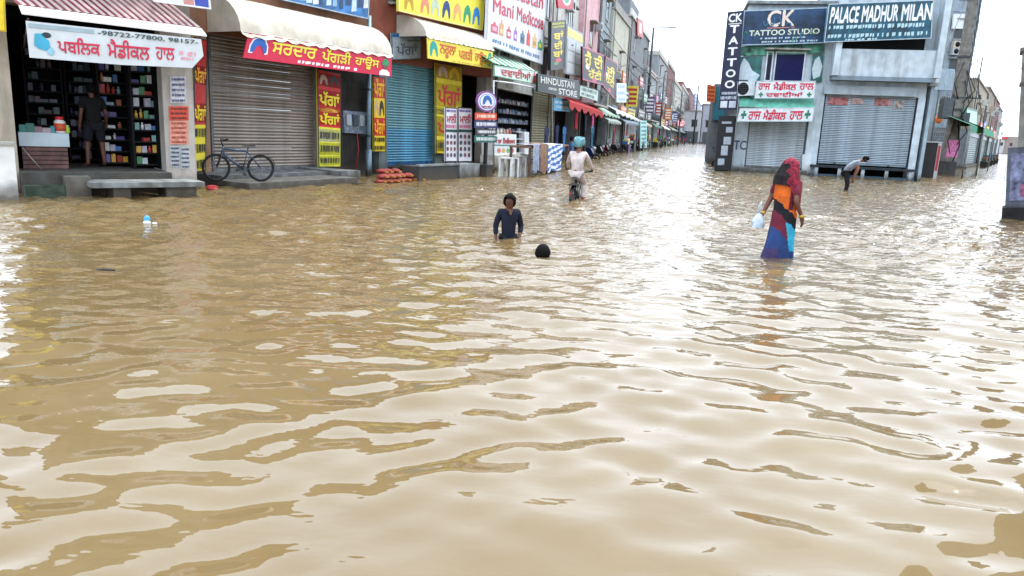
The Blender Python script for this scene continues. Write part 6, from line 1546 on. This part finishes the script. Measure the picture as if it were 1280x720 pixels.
def motorcycle(F, p, rz, label, c):
    Fr = Frame(F.loc(p).xy, F.a + rz); z0 = p[2]
    t = thing(Fr, 'motorcycle', label, 'motorcycle', (0, 0, z0), 'motorcycles parked along the flooded street')
    bk = mat('#16171a', 0.5, 0.1, 5)
    for x in (-0.65, 0.65):
        w = MB().lathe([(0.1, -0.06), (0.1, 0.06)], 10, (x, 0, z0 + .3), 'y').build('wheel', metal('#8a8d90'), t); ring(MB(), (x, 0, z0 + .3), .25, .055, 18, 6).build('tyre', mat('#18181b', 0.8, 0.2, 9), t, parent=w)
    MB().prism([(-.5, z0 + .55), (-.3, z0 + .9), (.05, z0 + .95), (.2, z0 + .72), (.35, z0 + .5), (.1, z0 + .25), (-.25, z0 + .25)], -.13, .13).build('body', mat(c, 0.3, 0.1, 4), t)
    MB().prism([(.02, z0 + .78), (.1, z0 + .86), (.75, z0 + .9), (.9, z0 + .95), (.85, z0 + .8), (.3, z0 + .7)], -.14, .14).build('seat', bk, t)
    mb = MB()
    for s in (-1, 1): mb.tube([(-.65, s * .08, z0 + .3), (-.42, s * .08, z0 + 1.0)], .025, 6)
    mb.build('fork', metal('#77797c'), t)
    MB().tube([(-.3, -.36, z0 + 1.08), (-.42, -.1, z0 + 1.03), (-.42, .1, z0 + 1.03), (-.3, .36, z0 + 1.08)], .018, 6).build('handlebar', bk, t)
    MB().ball((-.52, 0, z0 + .9), .09, .1, .1).build('headlight', mat('#c9cfd3', 0.2, 0.05), t)
    MB().ball((.93, 0, z0 + .82), .04, .08, .04).build('tail_light', plastic('#b0202a'), t)
    for s in (-1, 1):
        MB().tube([(-.36, s * .3, z0 + 1.06), (-.4, s * .36, z0 + 1.25)], .008, 5).build('mirror_stem', bk, t); MB().ball((-.4, s * .37, z0 + 1.28), .02, .06, .04).build('mirror', bk, t)
    return t
for (u, v, rz, c, lab) in ((733, 198, R(75), '#1c2f5a', 'dark blue motorcycle parked before the hanging pink clothes'), (745, 194, R(80), '#26262a', 'black motorcycle parked second from the dark blue one'), (754, 191.5, R(70), '#7a1c24', 'dark red motorcycle parked under the pale green awning'),
        (765, 189.8, R(85), '#2a2c30', 'charcoal motorcycle parked before the cream house'), (777, 188, R(80), '#30343a', 'grey black motorcycle parked below the red hung dress'), (792, 186.6, R(80), '#203a4a', 'slate motorcycle parked near the teal sign'), (818, 184, R(90), '#26282c', 'black motorcycle parked beyond the nearer street lamp'), (832, 182.6, R(75), '#5a2428', 'maroon motorcycle parked far along the street')):
    p = S2.at(u, v); motorcycle(S2, (p[0], p[1], -0.25), rz, lab, c)
for (u, v, rz, c, lab) in ((901, 209, R(-60), '#22242a', 'dark motorcycle standing below the tall navy sign'), ):
    p = R1.at(u, v); motorcycle(R1, (p[0], p[1], -0.2), rz, lab, c)
for (u, v, rz, c, lab) in ((1226, 196.5, R(80), '#202226', 'dark motorcycle parked under the green side street awning'), (1236, 195.4, R(70), '#33363c', 'grey motorcycle parked further down the side street')):
    p = R2.at(u, v); motorcycle(R2, (p[0], p[1], -0.25), rz, lab, c)
# ------------------------------------------------------------------ people
def skin_mesh(nodes, edges, root, sub=2):
    names = list(nodes); me = bpy.data.meshes.new('body')
    me.from_pydata([nodes[n][:3] for n in names], [(names.index(a), names.index(b)) for a, b in edges], [])
    o = bpy.data.objects.new('body', me); col.objects.link(o)
    m = o.modifiers.new('skin', 'SKIN'); m.use_smooth_shade = True
    sv = me.skin_vertices[0].data
    for i, n in enumerate(names):
        r = nodes[n][3]; sv[i].radius = r if isinstance(r, tuple) else (r, r)
        sv[i].use_root = (n == root)
    s = o.modifiers.new('sub', 'SUBSURF'); s.levels = s.render_levels = sub
    dg = bpy.context.evaluated_depsgraph_get()
    out = bpy.data.meshes.new_from_object(o.evaluated_get(dg))
    bpy.data.objects.remove(o); bpy.data.meshes.remove(me)
    out.polygons.foreach_set('use_smooth', [True] * len(out.polygons))
    return out

BODY = dict(pelvis=(0, 0, 0.93, .108), spine=(0, 0.0, 1.10, .115), chest=(0, 0, 1.28, .13), neck=(0, 0.005, 1.44, .055), chin=(0, -0.015, 1.52, .062), skull=(0, -0.005, 1.60, .088), crown=(0, 0.005, 1.67, .06))
for s_, n_ in ((-1, 'L'), (1, 'R')):
    BODY.update({n_ + 'sho': (s_ * .17, 0, 1.37, .062), n_ + 'elb': (s_ * .23, 0.02, 1.10, .042), n_ + 'wri': (s_ * .25, -0.03, 0.87, .028), n_ + 'pal': (s_ * .255, -0.045, 0.80, .034),
                 n_ + 'hip': (s_ * .09, 0, 0.86, .085), n_ + 'kne': (s_ * .10, -0.01, 0.48, .058), n_ + 'ank': (s_ * .10, 0.02, 0.09, .038), n_ + 'toe': (s_ * .115, -0.13, 0.035, .034)})
EDG = [('pelvis', 'spine'), ('spine', 'chest'), ('chest', 'neck'), ('neck', 'chin'), ('chin', 'skull'), ('skull', 'crown')]
for n_ in 'LR': EDG += [('chest', n_ + 'sho'), (n_ + 'sho', n_ + 'elb'), (n_ + 'elb', n_ + 'wri'), (n_ + 'wri', n_ + 'pal'), ('pelvis', n_ + 'hip'), (n_ + 'hip', n_ + 'kne'), (n_ + 'kne', n_ + 'ank'), (n_ + 'ank', n_ + 'toe')]

def person(F, p, rz, label, skin, over={}, scale=1.0, cloths=(), hair=None, hair_c='#090807', group=None, head=1.0, fingers=True, face=True):
    """faces local -y. over: joints moved (x, y, z); cloths: (name, colour, joints, inflate)"""
    Fr = Frame(F.loc(p).xy, F.a + rz)
    t = thing(Fr, 'person', label, 'person', (0, 0, p[2]), group)
    J = {}
    for k, v in BODY.items():
        q = tuple(over[k]) if k in over else v[:3]
        J[k] = (q[0] * scale, q[1] * scale, q[2] * scale, v[3] * scale * (head if k in ('chin', 'skull', 'crown') else 1))
    nodes = {k: (*v[:3], v[3] * {'pelvis': .55, 'spine': .55, 'chest': .8, 'Lhip': .75, 'Rhip': .75, 'Lsho': .85, 'Rsho': .85}.get(k, 1)) for k, v in J.items()}; edges = list(EDG)
    if fingers:
        for n_ in 'LR':
            w, pl = Vector(J[n_ + 'wri'][:3]), Vector(J[n_ + 'pal'][:3]); d = (pl - w).normalized()
            sd = Vector((0, 1, 0)); sd = (sd - d * sd.dot(d)).normalized(); fw = d.cross(sd) * (1 if n_ == 'L' else -1)
            for i, (off, ln) in enumerate(((-.024, .075), (-.008, .085), (.008, .08), (.024, .062))):
                a = pl + sd * off * scale + d * 0.03 * scale; b = a + d * ln * .5 * scale + fw * .006 * scale; c = b + d * ln * .45 * scale + fw * .02 * scale
                nodes[f'{n_}f{i}a'] = (*a, .010 * scale); nodes[f'{n_}f{i}b'] = (*b, .009 * scale); nodes[f'{n_}f{i}c'] = (*c, .007 * scale)
                edges += [(n_ + 'pal', f'{n_}f{i}a'), (f'{n_}f{i}a', f'{n_}f{i}b'), (f'{n_}f{i}b', f'{n_}f{i}c')]
            a = pl - sd * .035 * scale - d * .01 * scale; b = a - sd * .015 * scale + d * .035 * scale
            nodes[n_ + 'tha'] = (*a, .011 * scale); nodes[n_ + 'thb'] = (*b, .009 * scale); edges += [(n_ + 'pal', n_ + 'tha'), (n_ + 'tha', n_ + 'thb')]
    me = skin_mesh(nodes, edges, 'pelvis'); me.materials.append(mat(skin, 0.55, 0.12, 6))
    o = bpy.data.objects.new('body', me); col.objects.link(o); o.parent = t
    sk, ch, cr = Vector(J['skull'][:3]), Vector(J['chin'][:3]), Vector(J['crown'][:3])
    up = (cr - ch).normalized()
    fwd = over.get('face', (0, -1, 0)); fwd = Vector(fwd); fwd = (fwd - up * fwd.dot(up)).normalized(); sdv = up.cross(fwd)
    def hp(a, b, c): return sk + (sdv * a + fwd * b + up * c) * scale * head
    b0_ = list(t['base']); t['base'] = (0, 0, 0)
    if face:
        MB().tube([hp(0, .078, .0), hp(0, .105, -.035), hp(0, .08, -.045)], [.008 * scale, .017 * scale, .01 * scale], 6).build('nose', mat(skin, 0.55, 0.12, 6), t)
        for s in (-1, 1):
            MB().ball(hp(s * .032, .083, .0), .012 * scale, .012 * scale, .009 * scale, 8, 6).build('eye', mat('#1a1412', 0.3, 0), t)
            MB().ball(hp(s * .088, -.01, -.015), .014 * scale, .022 * scale, .032 * scale, 8, 6).build('ear', mat(skin, 0.55, 0.12, 6), t)
        MB().tube([hp(-.025, .078, -.075), hp(0, .088, -.073), hp(.025, .078, -.075)], .007 * scale, 5).build('mouth', mat('#6a3428', 0.5), t)
    if hair:
        N, M = 16, 9; rows = []
        for i in range(M + 1):
            el = R(90 - i * (hair if False else 14)); row = []
            for k in range(N):
                az = 2 * math.pi * k / N; e = el
                lim = R(20 + 7 * math.sin(k * 2.3)) if math.cos(az) > 0.5 else R(-hair)
                e = max(e, lim) if i < M else lim
                q = hp(.103 * math.cos(e) * math.sin(az), .108 * math.cos(e) * math.cos(az) - 0.008, .118 * math.sin(e) + .005)
                q = q + Vector((rnd.uniform(-1, 1), rnd.uniform(-1, 1), rnd.uniform(-1, 1))) * .007 * scale
                row.append(tuple(q))
            rows.append(row + [row[0]])
        mb = MB(); mb.sm = True; mb.sheet(rows); mb.build('hair', mat(hair_c, 0.85, 0.3, 30, spec=0.15), t)
    for nm, c, joints, inf in cloths:
        nd = {}; ed = []
        for j in joints:
            x = J[j]; k = inf.get(j, inf.get('all', .018)) * scale; nd[j] = (*x[:3], x[3] + k)
        for a, b in EDG:
            if a in nd and b in nd: ed.append((a, b))
        rt = 'pelvis' if 'pelvis' in nd else ('spine' if 'spine' in nd else joints[0])
        for lj, half in inf.get('cut', {}).items():           # end a sleeve or leg part of the way along its bone
            a, b, f = half; A, B = Vector(J[a][:3]), Vector(J[b][:3]); q = A + (B - A) * f
            nd[lj] = (*q, (J[a][3] * (1 - f) + J[b][3] * f) + inf.get(lj, inf.get('all', .018)) * scale); ed.append((a, lj))
        m2 = skin_mesh(nd, ed, rt); m2.materials.append(c if not isinstance(c, str) else cloth(c))
        oo = bpy.data.objects.new(nm, m2); col.objects.link(oo); oo.parent = t
    t['base'] = b0_
    return t, J, Fr, hp

TORSO = ['pelvis', 'spine', 'chest', 'Lsho', 'Rsho']
# boy up to his waist in the water
g = ground(635, 298); sc_b = 0.80
boy, *_ = person(W, (g.x, g.y, -0.69), R(12), 'boy in a dark blue top standing waist deep with his hands at the water', '#5e3525',
    {'Lelb': (-.245, .03, 1.10), 'Lwri': (-.245, -.05, .86), 'Lpal': (-.245, -.08, .79), 'Relb': (.255, .05, 1.09), 'Rwri': (.19, -.14, .88), 'Rpal': (.16, -.18, .82), 'face': (-.35, -1, -.05), 'neck': (0, 0, 1.42), 'chin': (0, -.02, 1.49), 'skull': (0, -.01, 1.575), 'crown': (0, 0, 1.655)}, sc_b,
    head=1.22, cloths=[('shirt', '#070e22', TORSO + ['Lelb', 'Relb'], {'all': .016, 'pelvis': .045, 'spine': .03, 'cut': {'Lc': ('Lelb', 'Lwri', .75), 'Rc': ('Relb', 'Rwri', .6), 'Lh': ('pelvis', 'Lkne', .4), 'Rh': ('pelvis', 'Rkne', .4)}, 'Lh': .06, 'Rh': .06}),
     ('trousers', '#16181e', ['pelvis', 'Lhip', 'Rhip', 'Lkne', 'Rkne', 'Lank', 'Rank'], {'all': .016})], hair=48)
b_ = list(boy['base']); boy['base'] = (0, 0, 0)
mb = MB(); mb.sm = True; y_ = -.118; mb.add([(-.045 * .8, -.105, 1.43 * .8), (.045 * .8, -.105, 1.43 * .8), (0.01, -.125, 1.33 * .8), (-0.01, -.125, 1.33 * .8)], [(0, 1, 2, 3)]); mb.build('open_collar', mat('#5e3525', 0.55, 0.12, 6), boy)
boy['base'] = b_
# swimmer, only the wet head out of the water
g = ground(678, 320)
sw_, *_ = person(W, (g.x, g.y, -1.56), R(200), 'wet dark haired head of a swimmer just above the water', '#6a3e2c',
    {'pelvis': (0, .5, 1.12), 'spine': (0, .32, 1.2), 'chest': (0, .15, 1.32), 'Lhip': (-.09, .56, 1.1), 'Rhip': (.09, .56, 1.1), 'Lkne': (-.1, .95, 1.05), 'Rkne': (.1, .95, 1.05), 'Lank': (-.1, 1.3, 1.0), 'Rank': (.1, 1.3, 1.0), 'Ltoe': (-.1, 1.42, .98), 'Rtoe': (.1, 1.42, .98),
     'Lsho': (-.17, .12, 1.36), 'Rsho': (.17, .12, 1.36), 'Lelb': (-.33, -.05, 1.25), 'Relb': (.33, -.05, 1.25), 'Lwri': (-.4, -.25, 1.2), 'Rwri': (.4, -.25, 1.2), 'Lpal': (-.42, -.31, 1.2), 'Rpal': (.42, -.31, 1.2)}, 1.0, [], hair=62)
# bending boy
g = ground(1059, 238)
person(W, (g.x, g.y, -0.30), R(70), 'boy in pale shirt and dark trousers bending over the water before the palace shutter', '#8a5a48',
    {'pelvis': (0, .10, .90), 'spine': (0, 0, 1.05), 'chest': (0, -.15, 1.20), 'neck': (0, -.29, 1.29), 'chin': (0, -.37, 1.28), 'skull': (0, -.43, 1.32), 'crown': (0, -.47, 1.38), 'Lhip': (-.09, .10, .84), 'Rhip': (.09, .10, .84),
     'Lsho': (-.17, -.2, 1.23), 'Rsho': (.17, -.2, 1.23), 'Lelb': (-.2, -.22, .95), 'Relb': (.2, -.2, .95), 'Lwri': (-.16, -.14, .70), 'Rwri': (.16, -.14, .70), 'Lpal': (-.15, -.13, .63), 'Rpal': (.15, -.13, .63), 'Lkne': (-.1, .02, .48), 'Rkne': (.1, .0, .48), 'Lank': (-.1, .08, .09), 'Rank': (.1, .08, .09), 'face': (0, -.6, -.8)}, 1.08,
    [('shirt', '#98a0ac', TORSO, {'all': .022, 'pelvis': .04, 'cut': {'Lc': ('Lsho', 'Lelb', .45), 'Rc': ('Rsho', 'Relb', .45), 'Lh': ('pelvis', 'Lhip', .5), 'Rh': ('pelvis', 'Rhip', .5)}}), ('trousers', '#15171d', ['pelvis', 'Lhip', 'Rhip', 'Lkne', 'Rkne', 'Lank', 'Rank'], {'all': .02})], hair=40)
# shopkeeper with his back to the street
ps = S0.px(121, 212, Y0 + 1.0)
person(S0, (ps[0], Y0 + 1.0, ZF + 0.01), R(-172), 'shopkeeper in black shirt and dark shorts standing among the dim chemist shelves', '#5f3c2c',
    {'Lelb': (-.25, .02, 1.10), 'Lwri': (-.27, -.1, .9), 'Lpal': (-.27, -.13, .84), 'Lkne': (-.14, -.01, .48), 'Rkne': (.14, -.01, .48), 'Lank': (-.16, .02, .09), 'Rank': (.16, .02, .09), 'Ltoe': (-.19, -.12, .035), 'Rtoe': (.2, -.12, .035)}, 1.02,
    [('shirt', '#050506', TORSO, {'all': .026, 'pelvis': .06, 'cut': {'Lc': ('Lsho', 'Lelb', .7), 'Rc': ('Rsho', 'Relb', .7), 'Lh': ('pelvis', 'Lhip', .9), 'Rh': ('pelvis', 'Rhip', .9)}}), ('shorts', '#0a0b18', ['pelvis', 'Lhip', 'Rhip'], {'all': .03, 'cut': {'Lk': ('Lhip', 'Lkne', .95), 'Rk': ('Rhip', 'Rkne', .95)}})], hair=45)

# cyclist seen from behind
g = ground(716, 251)
HD = R(180 - 12)                                               # heading: away and a little to the side
CF = Frame((g.x, g.y), 0)
cz = -0.33
hx, hy = math.sin(R(14)), math.cos(R(14))
bicycle(W, (g.x + 0.5 * hx, g.y + 0.5 * hy, cz), math.atan2(-hy, -hx), 'black roadster bicycle ridden through the flood by the turbaned man', '#17181c', '#8f9396', True, False)
ry = R(180) - R(14)
cy, J, Fr, hp = person(W, (g.x + 0.30 * hx, g.y + 0.30 * hy, cz), math.atan2(hx, -hy), 'man in pale pink kurta and turquoise turban riding a bicycle away through the flood', '#8a5a44',
    {'pelvis': (0, .02, 1.0), 'spine': (0, -.02, 1.17), 'chest': (0, -.09, 1.36), 'neck': (0, -.12, 1.52), 'chin': (0, -.15, 1.60), 'skull': (0, -.145, 1.68), 'crown': (0, -.14, 1.75),
     'Lsho': (-.17, -.1, 1.44), 'Rsho': (.17, -.1, 1.44), 'Lelb': (-.27, -.28, 1.22), 'Relb': (.27, -.28, 1.22), 'Lwri': (-.30, -.48, 1.07), 'Rwri': (.30, -.48, 1.07), 'Lpal': (-.30, -.54, 1.06), 'Rpal': (.30, -.54, 1.06),
     'Lhip': (-.09, 0, .95), 'Rhip': (.09, 0, .95), 'Lkne': (-.15, -.34, .72), 'Rkne': (.13, -.34, .62), 'Lank': (-.15, -.20, .36), 'Rank': (.13, -.16, .22), 'Ltoe': (-.17, -.34, .32), 'Rtoe': (.14, -.30, .17)}, 1.0,
    [('kurta', '#cfc0ba', ['pelvis', 'spine', 'chest', 'Lsho', 'Rsho', 'Lelb', 'Relb'], {'all': .014, 'pelvis': .06, 'spine': .03, 'cut': {'Lc': ('Lelb', 'Lwri', .9), 'Rc': ('Relb', 'Rwri', .9), 'Lh': ('pelvis', 'Lkne', .55), 'Rh': ('pelvis', 'Rkne', .55)}}),
     ('trousers', '#cbbdb6', ['pelvis', 'Lhip', 'Rhip', 'Lkne', 'Lank', 'Rkne', 'Rank'], {'all': .022})])
b_ = list(cy['base']); cy['base'] = (0, 0, 0)
mb = MB()
for i in range(6):
    z = -.01 + i * .026; r = .112 + .012 * math.sin(i / 5 * math.pi); pts = [tuple(hp(r * math.sin(a) * 0.95, r * 1.1 * math.cos(a) - .01, z + .035 * math.cos(a) + .01 * math.sin(a * 2 + i))) for a in [2 * math.pi * k / 16 for k in range(17)]]
    mb.tube(pts, .026, 6)
c_ = hp(0, -.01, .10); mb.ball(tuple(c_), .095, .1, .06); mb.build('turban', cloth('#6f9ca3'), cy)
for s, nm in ((-1, 'L'), (1, 'R')):
    a, b2 = Vector(J[nm + 'ank'][:3]), Vector(J[nm + 'toe'][:3]); MB().ball(tuple((a + b2) / 2 - Vector((0, 0, .03))), .055, .13, .045).build('shoe', plastic('#8a2a2a' if s < 0 else '#5a2424'), cy)
cy['base'] = b_

# woman in the sari
g = ground(974, 321); WS = 0.955
wo, J, Fr, hp = person(W, (g.x, g.y, -0.24), R(128), 'woman in an orange, black and maroon sari with a red veil wading through the flood', '#6a3f30',
    {'Lelb': (-.24, .12, 1.12), 'Lwri': (-.27, -.02, .90), 'Lpal': (-.27, -.05, .83), 'Relb': (.24, .03, 1.12), 'Rwri': (.27, .14, .90), 'Rpal': (.275, .18, .84), 'Lkne': (-.08, -.12, .48), 'Lank': (-.08, -.05, .09), 'Ltoe': (-.09, -.2, .04), 'Rkne': (.09, .06, .47), 'Rank': (.09, .28, .12), 'Rtoe': (.10, .16, .04)}, WS, [('blouse', '#6a1c30', TORSO, {'all': .014, 'cut': {'Lc': ('Lsho', 'Lelb', .8), 'Rc': ('Rsho', 'Relb', .8)}})], hair=50)
b_ = list(wo['base']); wo['base'] = (0, 0, 0)
cols = ['#d9651a', '#120f16', '#6a1a30', '#2f9fbe', '#233c6e', '#3a2f58']
cm = [cloth(h) for h in cols]
N, M = 100, 90
RL = (math.cos(Fr.a), -math.sin(Fr.a))                        # the street's left to right, in her own axes
def sari_r(z):
    if z > 1.36: return .07 + (1.45 - z) * 1.2
    if z > 1.15: return .175 + .02 * (1.36 - z)
    if z > .95: return .175 - .02 * (1.15 - z)
    return .185 - (.95 - z) * .02
mb = MB(); mb.sm = True; V = []; 
for i in range(M + 1):
    z = 0.16 + (1.43 - 0.16) * i / M
    for k in range(N):
        th = 2 * math.pi * k / N; r = sari_r(z)
        low = max(0, (0.95 - z) / 0.8)
        r *= 1 + (0.06 + 0.10 * low) * math.sin(9 * th + 2.5 * z) * low + .012 * math.sin(5 * th - 14 * z)
        x = 1.02 * r * math.sin(th) * (1.0 if z < 1.1 else 1.12); y = -.80 * r * math.cos(th)
        y += low * 0.20 * max(0, math.cos(th - R(165))) ** 2 + low * -0.04
        sv = x * RL[0] + y * RL[1]; k_ = -.05 * low ** 2 * max(0, -sv / .18); x += RL[0] * k_; y += RL[1] * k_
        V.append((x * WS, y * WS, z * WS))
mb.v = V
for i in range(M):
    for k in range(N):
        th = 2 * math.pi * (k + .5) / N; z = 0.16 + 1.27 * (i + .5) / M
        w_ = V[i * N + k]; sx = w_[0] * RL[0] + w_[1] * RL[1]; d = z + 0.93 * sx + .012 * math.sin(40 * sx + 3 * z) + .008 * math.sin(90 * sx)
        c = 0 if d > .97 else 1 if d > .80 else 2 if d > .56 else 4
        if c == 0 and -.01 < sx < .055 and z > .98: c = 2
        if c in (2, 4) and sx > .01 + .22 * (.62 - z) and z < .80: c = 3
        if z < .36 and sx > -.02: c = 4
        if z < .40 and sx < -.08: c = 5
        mb.f.append([i * N + k, i * N + (k + 1) % N, (i + 1) * N + (k + 1) % N, (i + 1) * N + k]); mb.m.append(c); mb.fs.append(True)
mb.build('sari', cm, wo)
# veil over the head falling down the back
rows = []; MV, NV = 14, 22
for i in range(MV + 1):
    f = i / MV; row = []
    for k in range(NV + 1):
        az = R(-125 + 250 * k / NV)                            # 0 is the back of the head
        if f < .35:
            e = R(90 - f / .35 * 85); c0v = Vector((J['skull'][0], J['skull'][1], J['skull'][2]))
            q = c0v + Vector((math.sin(az) * math.cos(e) * .125, math.cos(az) * math.cos(e) * .135 - .01, math.sin(e) * .135))
        else:
            g2 = (f - .35) / .65; rr = .118 + .05 * min(1, g2 * 2.2)
            w = max(0, abs(math.degrees(az)) - 60) / 65
            xx_, yy_ = math.sin(az) * rr * (1.15 + .12 * g2), math.cos(az) * rr * .95 + .01 + .012 * math.sin(az * 9 + 4 * g2)
            zb_ = (1.55 - g2 * (.33 + .25 * max(-.35, min(1, (xx_ * RL[0] + yy_ * RL[1]) / .12)))) * WS / .975
            q = Vector((xx_, yy_, zb_))
        row.append((q.x, q.y, q.z))
    rows.append(row)
mb = MB(); mb.sm = True
for i in range(MV):
    for k in range(NV):
        q_ = rows[i][k]; mb.mi = 1 if (q_[0] * RL[0] + q_[1] * RL[1] < -.045 - .02 * math.sin(i * 1.3) and i > 3) else 0
        mb.add([rows[i][k], rows[i][k + 1], rows[i + 1][k + 1], rows[i + 1][k]], [(0, 1, 2, 3)])
red_pr = mat('#80142c', 0.85, 0.8, 26)
mb.build('veil', [red_pr, mat('#1c1218', 0.9, 0.6, 14)], wo)
for nm, c in (('Rwri', '#c8a03a'), ('Lwri', '#c8a03a')):
    q = Vector(J[nm][:3]); MB().tube([q - Vector((0, 0, .02)), q + Vector((0, 0, .02))], .038, 10).build('bangle', metal(c, 0.3), wo)
wo['base'] = b_
# bag she carries
q = Fr.loc(J['Lpal'][:3]); q2 = Fr.loc(J['Rpal'][:3])
hand = q if ground(960, 300).x and (q.x < q2.x) else q2
hz = hand.z - 0.19
BG = Frame((hand.x - 0.04, hand.y - 0.02), 0)
t = thing(BG, 'carrier_bag', 'pale blue and white plastic carrier bag held by the woman in the sari', 'bag', (0, 0, hz - 0.30))
mb = MB(); mb.sm = True
mb.sheet([[((.025 + .07 * math.sin(min(1, f * 1.15) * math.pi * .62)) * math.cos(a) * (1 + .12 * math.sin(3 * a + 9 * f)), .06 * math.sin(min(1, f * 1.15) * math.pi * .62) * math.sin(a) * (1 + .1 * math.sin(4 * a)), hz + .0 - .21 * f) for a in [2 * math.pi * k / 16 for k in range(17)]] for f in [i / 9 for i in range(10)]])
mb.build('sack', mat('#c3d0de', 0.35, 0.25, 14), t)
for s in (-1, 1): MB().tube([(s * .02, 0, hz - .01), (s * .015, 0, hz + .1), (0.02, 0, hz + .17)], .008, 5).build('handle', plastic('#c3d0de'), t)

# small figures far along the street
def far_person(F, u, v, rz, label, shirt, trousers, skin='#7a4e3c', over={}):
    p = F.at(u, v)
    return person(F, (p[0], p[1], -0.3), rz, label, skin, over, 1.0, [('shirt', shirt, TORSO, {'all': .024, 'pelvis': .05, 'cut': {'Lh': ('pelvis', 'Lhip', .9), 'Rh': ('pelvis', 'Rhip', .9), 'Lc': ('Lsho', 'Lelb', .6), 'Rc': ('Rsho', 'Relb', .6)}}), ('trousers', trousers, ['pelvis', 'Lhip', 'Rhip', 'Lkne', 'Rkne', 'Lank', 'Rank'], {'all': .02})], hair=45, group='people far along the street', fingers=True, face=False)
far_person(S2, 855, 181.5, 0.4, 'person in a red top standing far down the long street', '#b03040', '#3a3f4a')
far_person(S2, 862, 181, 0.1, 'person in a pale teal top standing far down the long street', '#7fb0b0', '#2f4a6a')
far_person(S2, 827, 184.5, -0.3, 'person in a dark top walking past the shutters of the long street', '#33343c', '#202228')
far_person(S2, 713, 208, 0.3, 'shop assistant in a blue shirt standing behind the striped towel stall', '#3f6fa8', '#23262e')
far_person(S2, 728, 199, -0.2, 'shop assistant in a dark shirt standing under the hanging garments', '#2a2c36', '#1f2126')
gg = ground(888, 182)
RDR = [(gg.x, gg.y)]
motorcycle(W, (gg.x, gg.y, -0.25), R(75), 'motorcycle with a rider in pink coming down the flooded long street', '#2a2530')
person(W, (gg.x - 0.1, gg.y + 0.1, -0.2), R(-8), 'rider in a pink shirt on a motorcycle far down the long street', '#7a4e3c',
    {'Lkne': (-.2, -.35, .75), 'Rkne': (.2, -.35, .75), 'Lank': (-.2, -.2, .35), 'Rank': (.2, -.2, .35), 'Ltoe': (-.2, -.32, .3), 'Rtoe': (.2, -.32, .3), 'Lelb': (-.28, -.25, 1.15), 'Relb': (.28, -.25, 1.15), 'Lwri': (-.33, -.45, 1.08), 'Rwri': (.33, -.45, 1.08), 'Lpal': (-.33, -.5, 1.07), 'Rpal': (.33, -.5, 1.07)}, 1.0,
    [('shirt', '#d58a98', TORSO + ['Lelb', 'Relb'], {'all': .03}), ('trousers', '#3a3f5a', ['pelvis', 'Lhip', 'Rhip', 'Lkne', 'Rkne', 'Lank', 'Rank'], {'all': .02})], hair=45, face=False)
q = S2.quad(-6.0, (884, 106), (894, 106), (894, 127), (884, 127))
RB = Frame(R1.loc((cs0 - 1.2, 9, 0)).xy, R1.a)
q = RB.quad(0, (884, 106), (895, 107), (893, 128), (883, 127))
t = board(RB, 0, q, 'projecting_sign', 'orange and red lettered sign projecting from the house beyond the tattoo corner', 'sign', ink('#d8641e'), None, 0.2)
lines(t, q, 0, [(0.1, 0.9, 0.08 + .23 * k, 0.22 + .23 * k) for k in range(4)], ink('#7a1f1a'), 2)
q2_ = RB.quad(0, (894, 108), (908, 108), (906, 150), (891, 150))
t = board(RB, 0.25, q2_, 'teal_hoarding', 'deep teal panel behind the orange projecting sign', 'sign', ink('#1f6f7f'), None, 0.3)
xx = [p[0] for p in q]
t = thing(RB, 'street_building', 'narrow dark house tucked behind the tattoo corner', 'building', (xx[0] + 2, 0.6, -0.35))
MB().box(min(p[0] for p in q2_), max(p[0] for p in q2_) + 2, 0.6, 6, -0.35, RB.px(900, 104)[1]).build('wall', paint('#6a7278', 0.6), t)

# floating litter
def litter(u, v, name, label, m, f):
    p = ground(u, v); mb = MB(); f(mb, p); solo(W, mb, name, m, label, 'litter')
litter(184, 279, 'plastic_bottle', 'crumpled blue and white plastic packet floating before the chemist shop', [plastic('#3f9ad0'), plastic('#d9dde0')], lambda mb, p: (mb.ball((p.x, p.y, .05), .05, .045, .07, 10, 7), setattr(mb, 'mi', 1), mb.ball((p.x + .01, p.y - .03, .01), .06, .05, .035, 10, 6), mb.ball((p.x + .11, p.y, .0), .045, .03, .018, 8, 5)))
litter(130, 339, 'stick', 'short dark stick floating nearest the camera', mat('#241c18', 0.7), lambda mb, p: mb.tube([(p.x - .11, p.y - .01, .0), (p.x, p.y, .012), (p.x + .10, p.y + .03, .008)], [.014, .02, .012], 7))
litter(272, 236, 'scrap', 'torn red wrapper lying at the edge of the pale plinth', plastic('#a8323a'), lambda mb, p: mb.ball((p.x, p.y - .3, .02), .14, .07, .035, 10, 5))
bpy.context.view_layer.update()
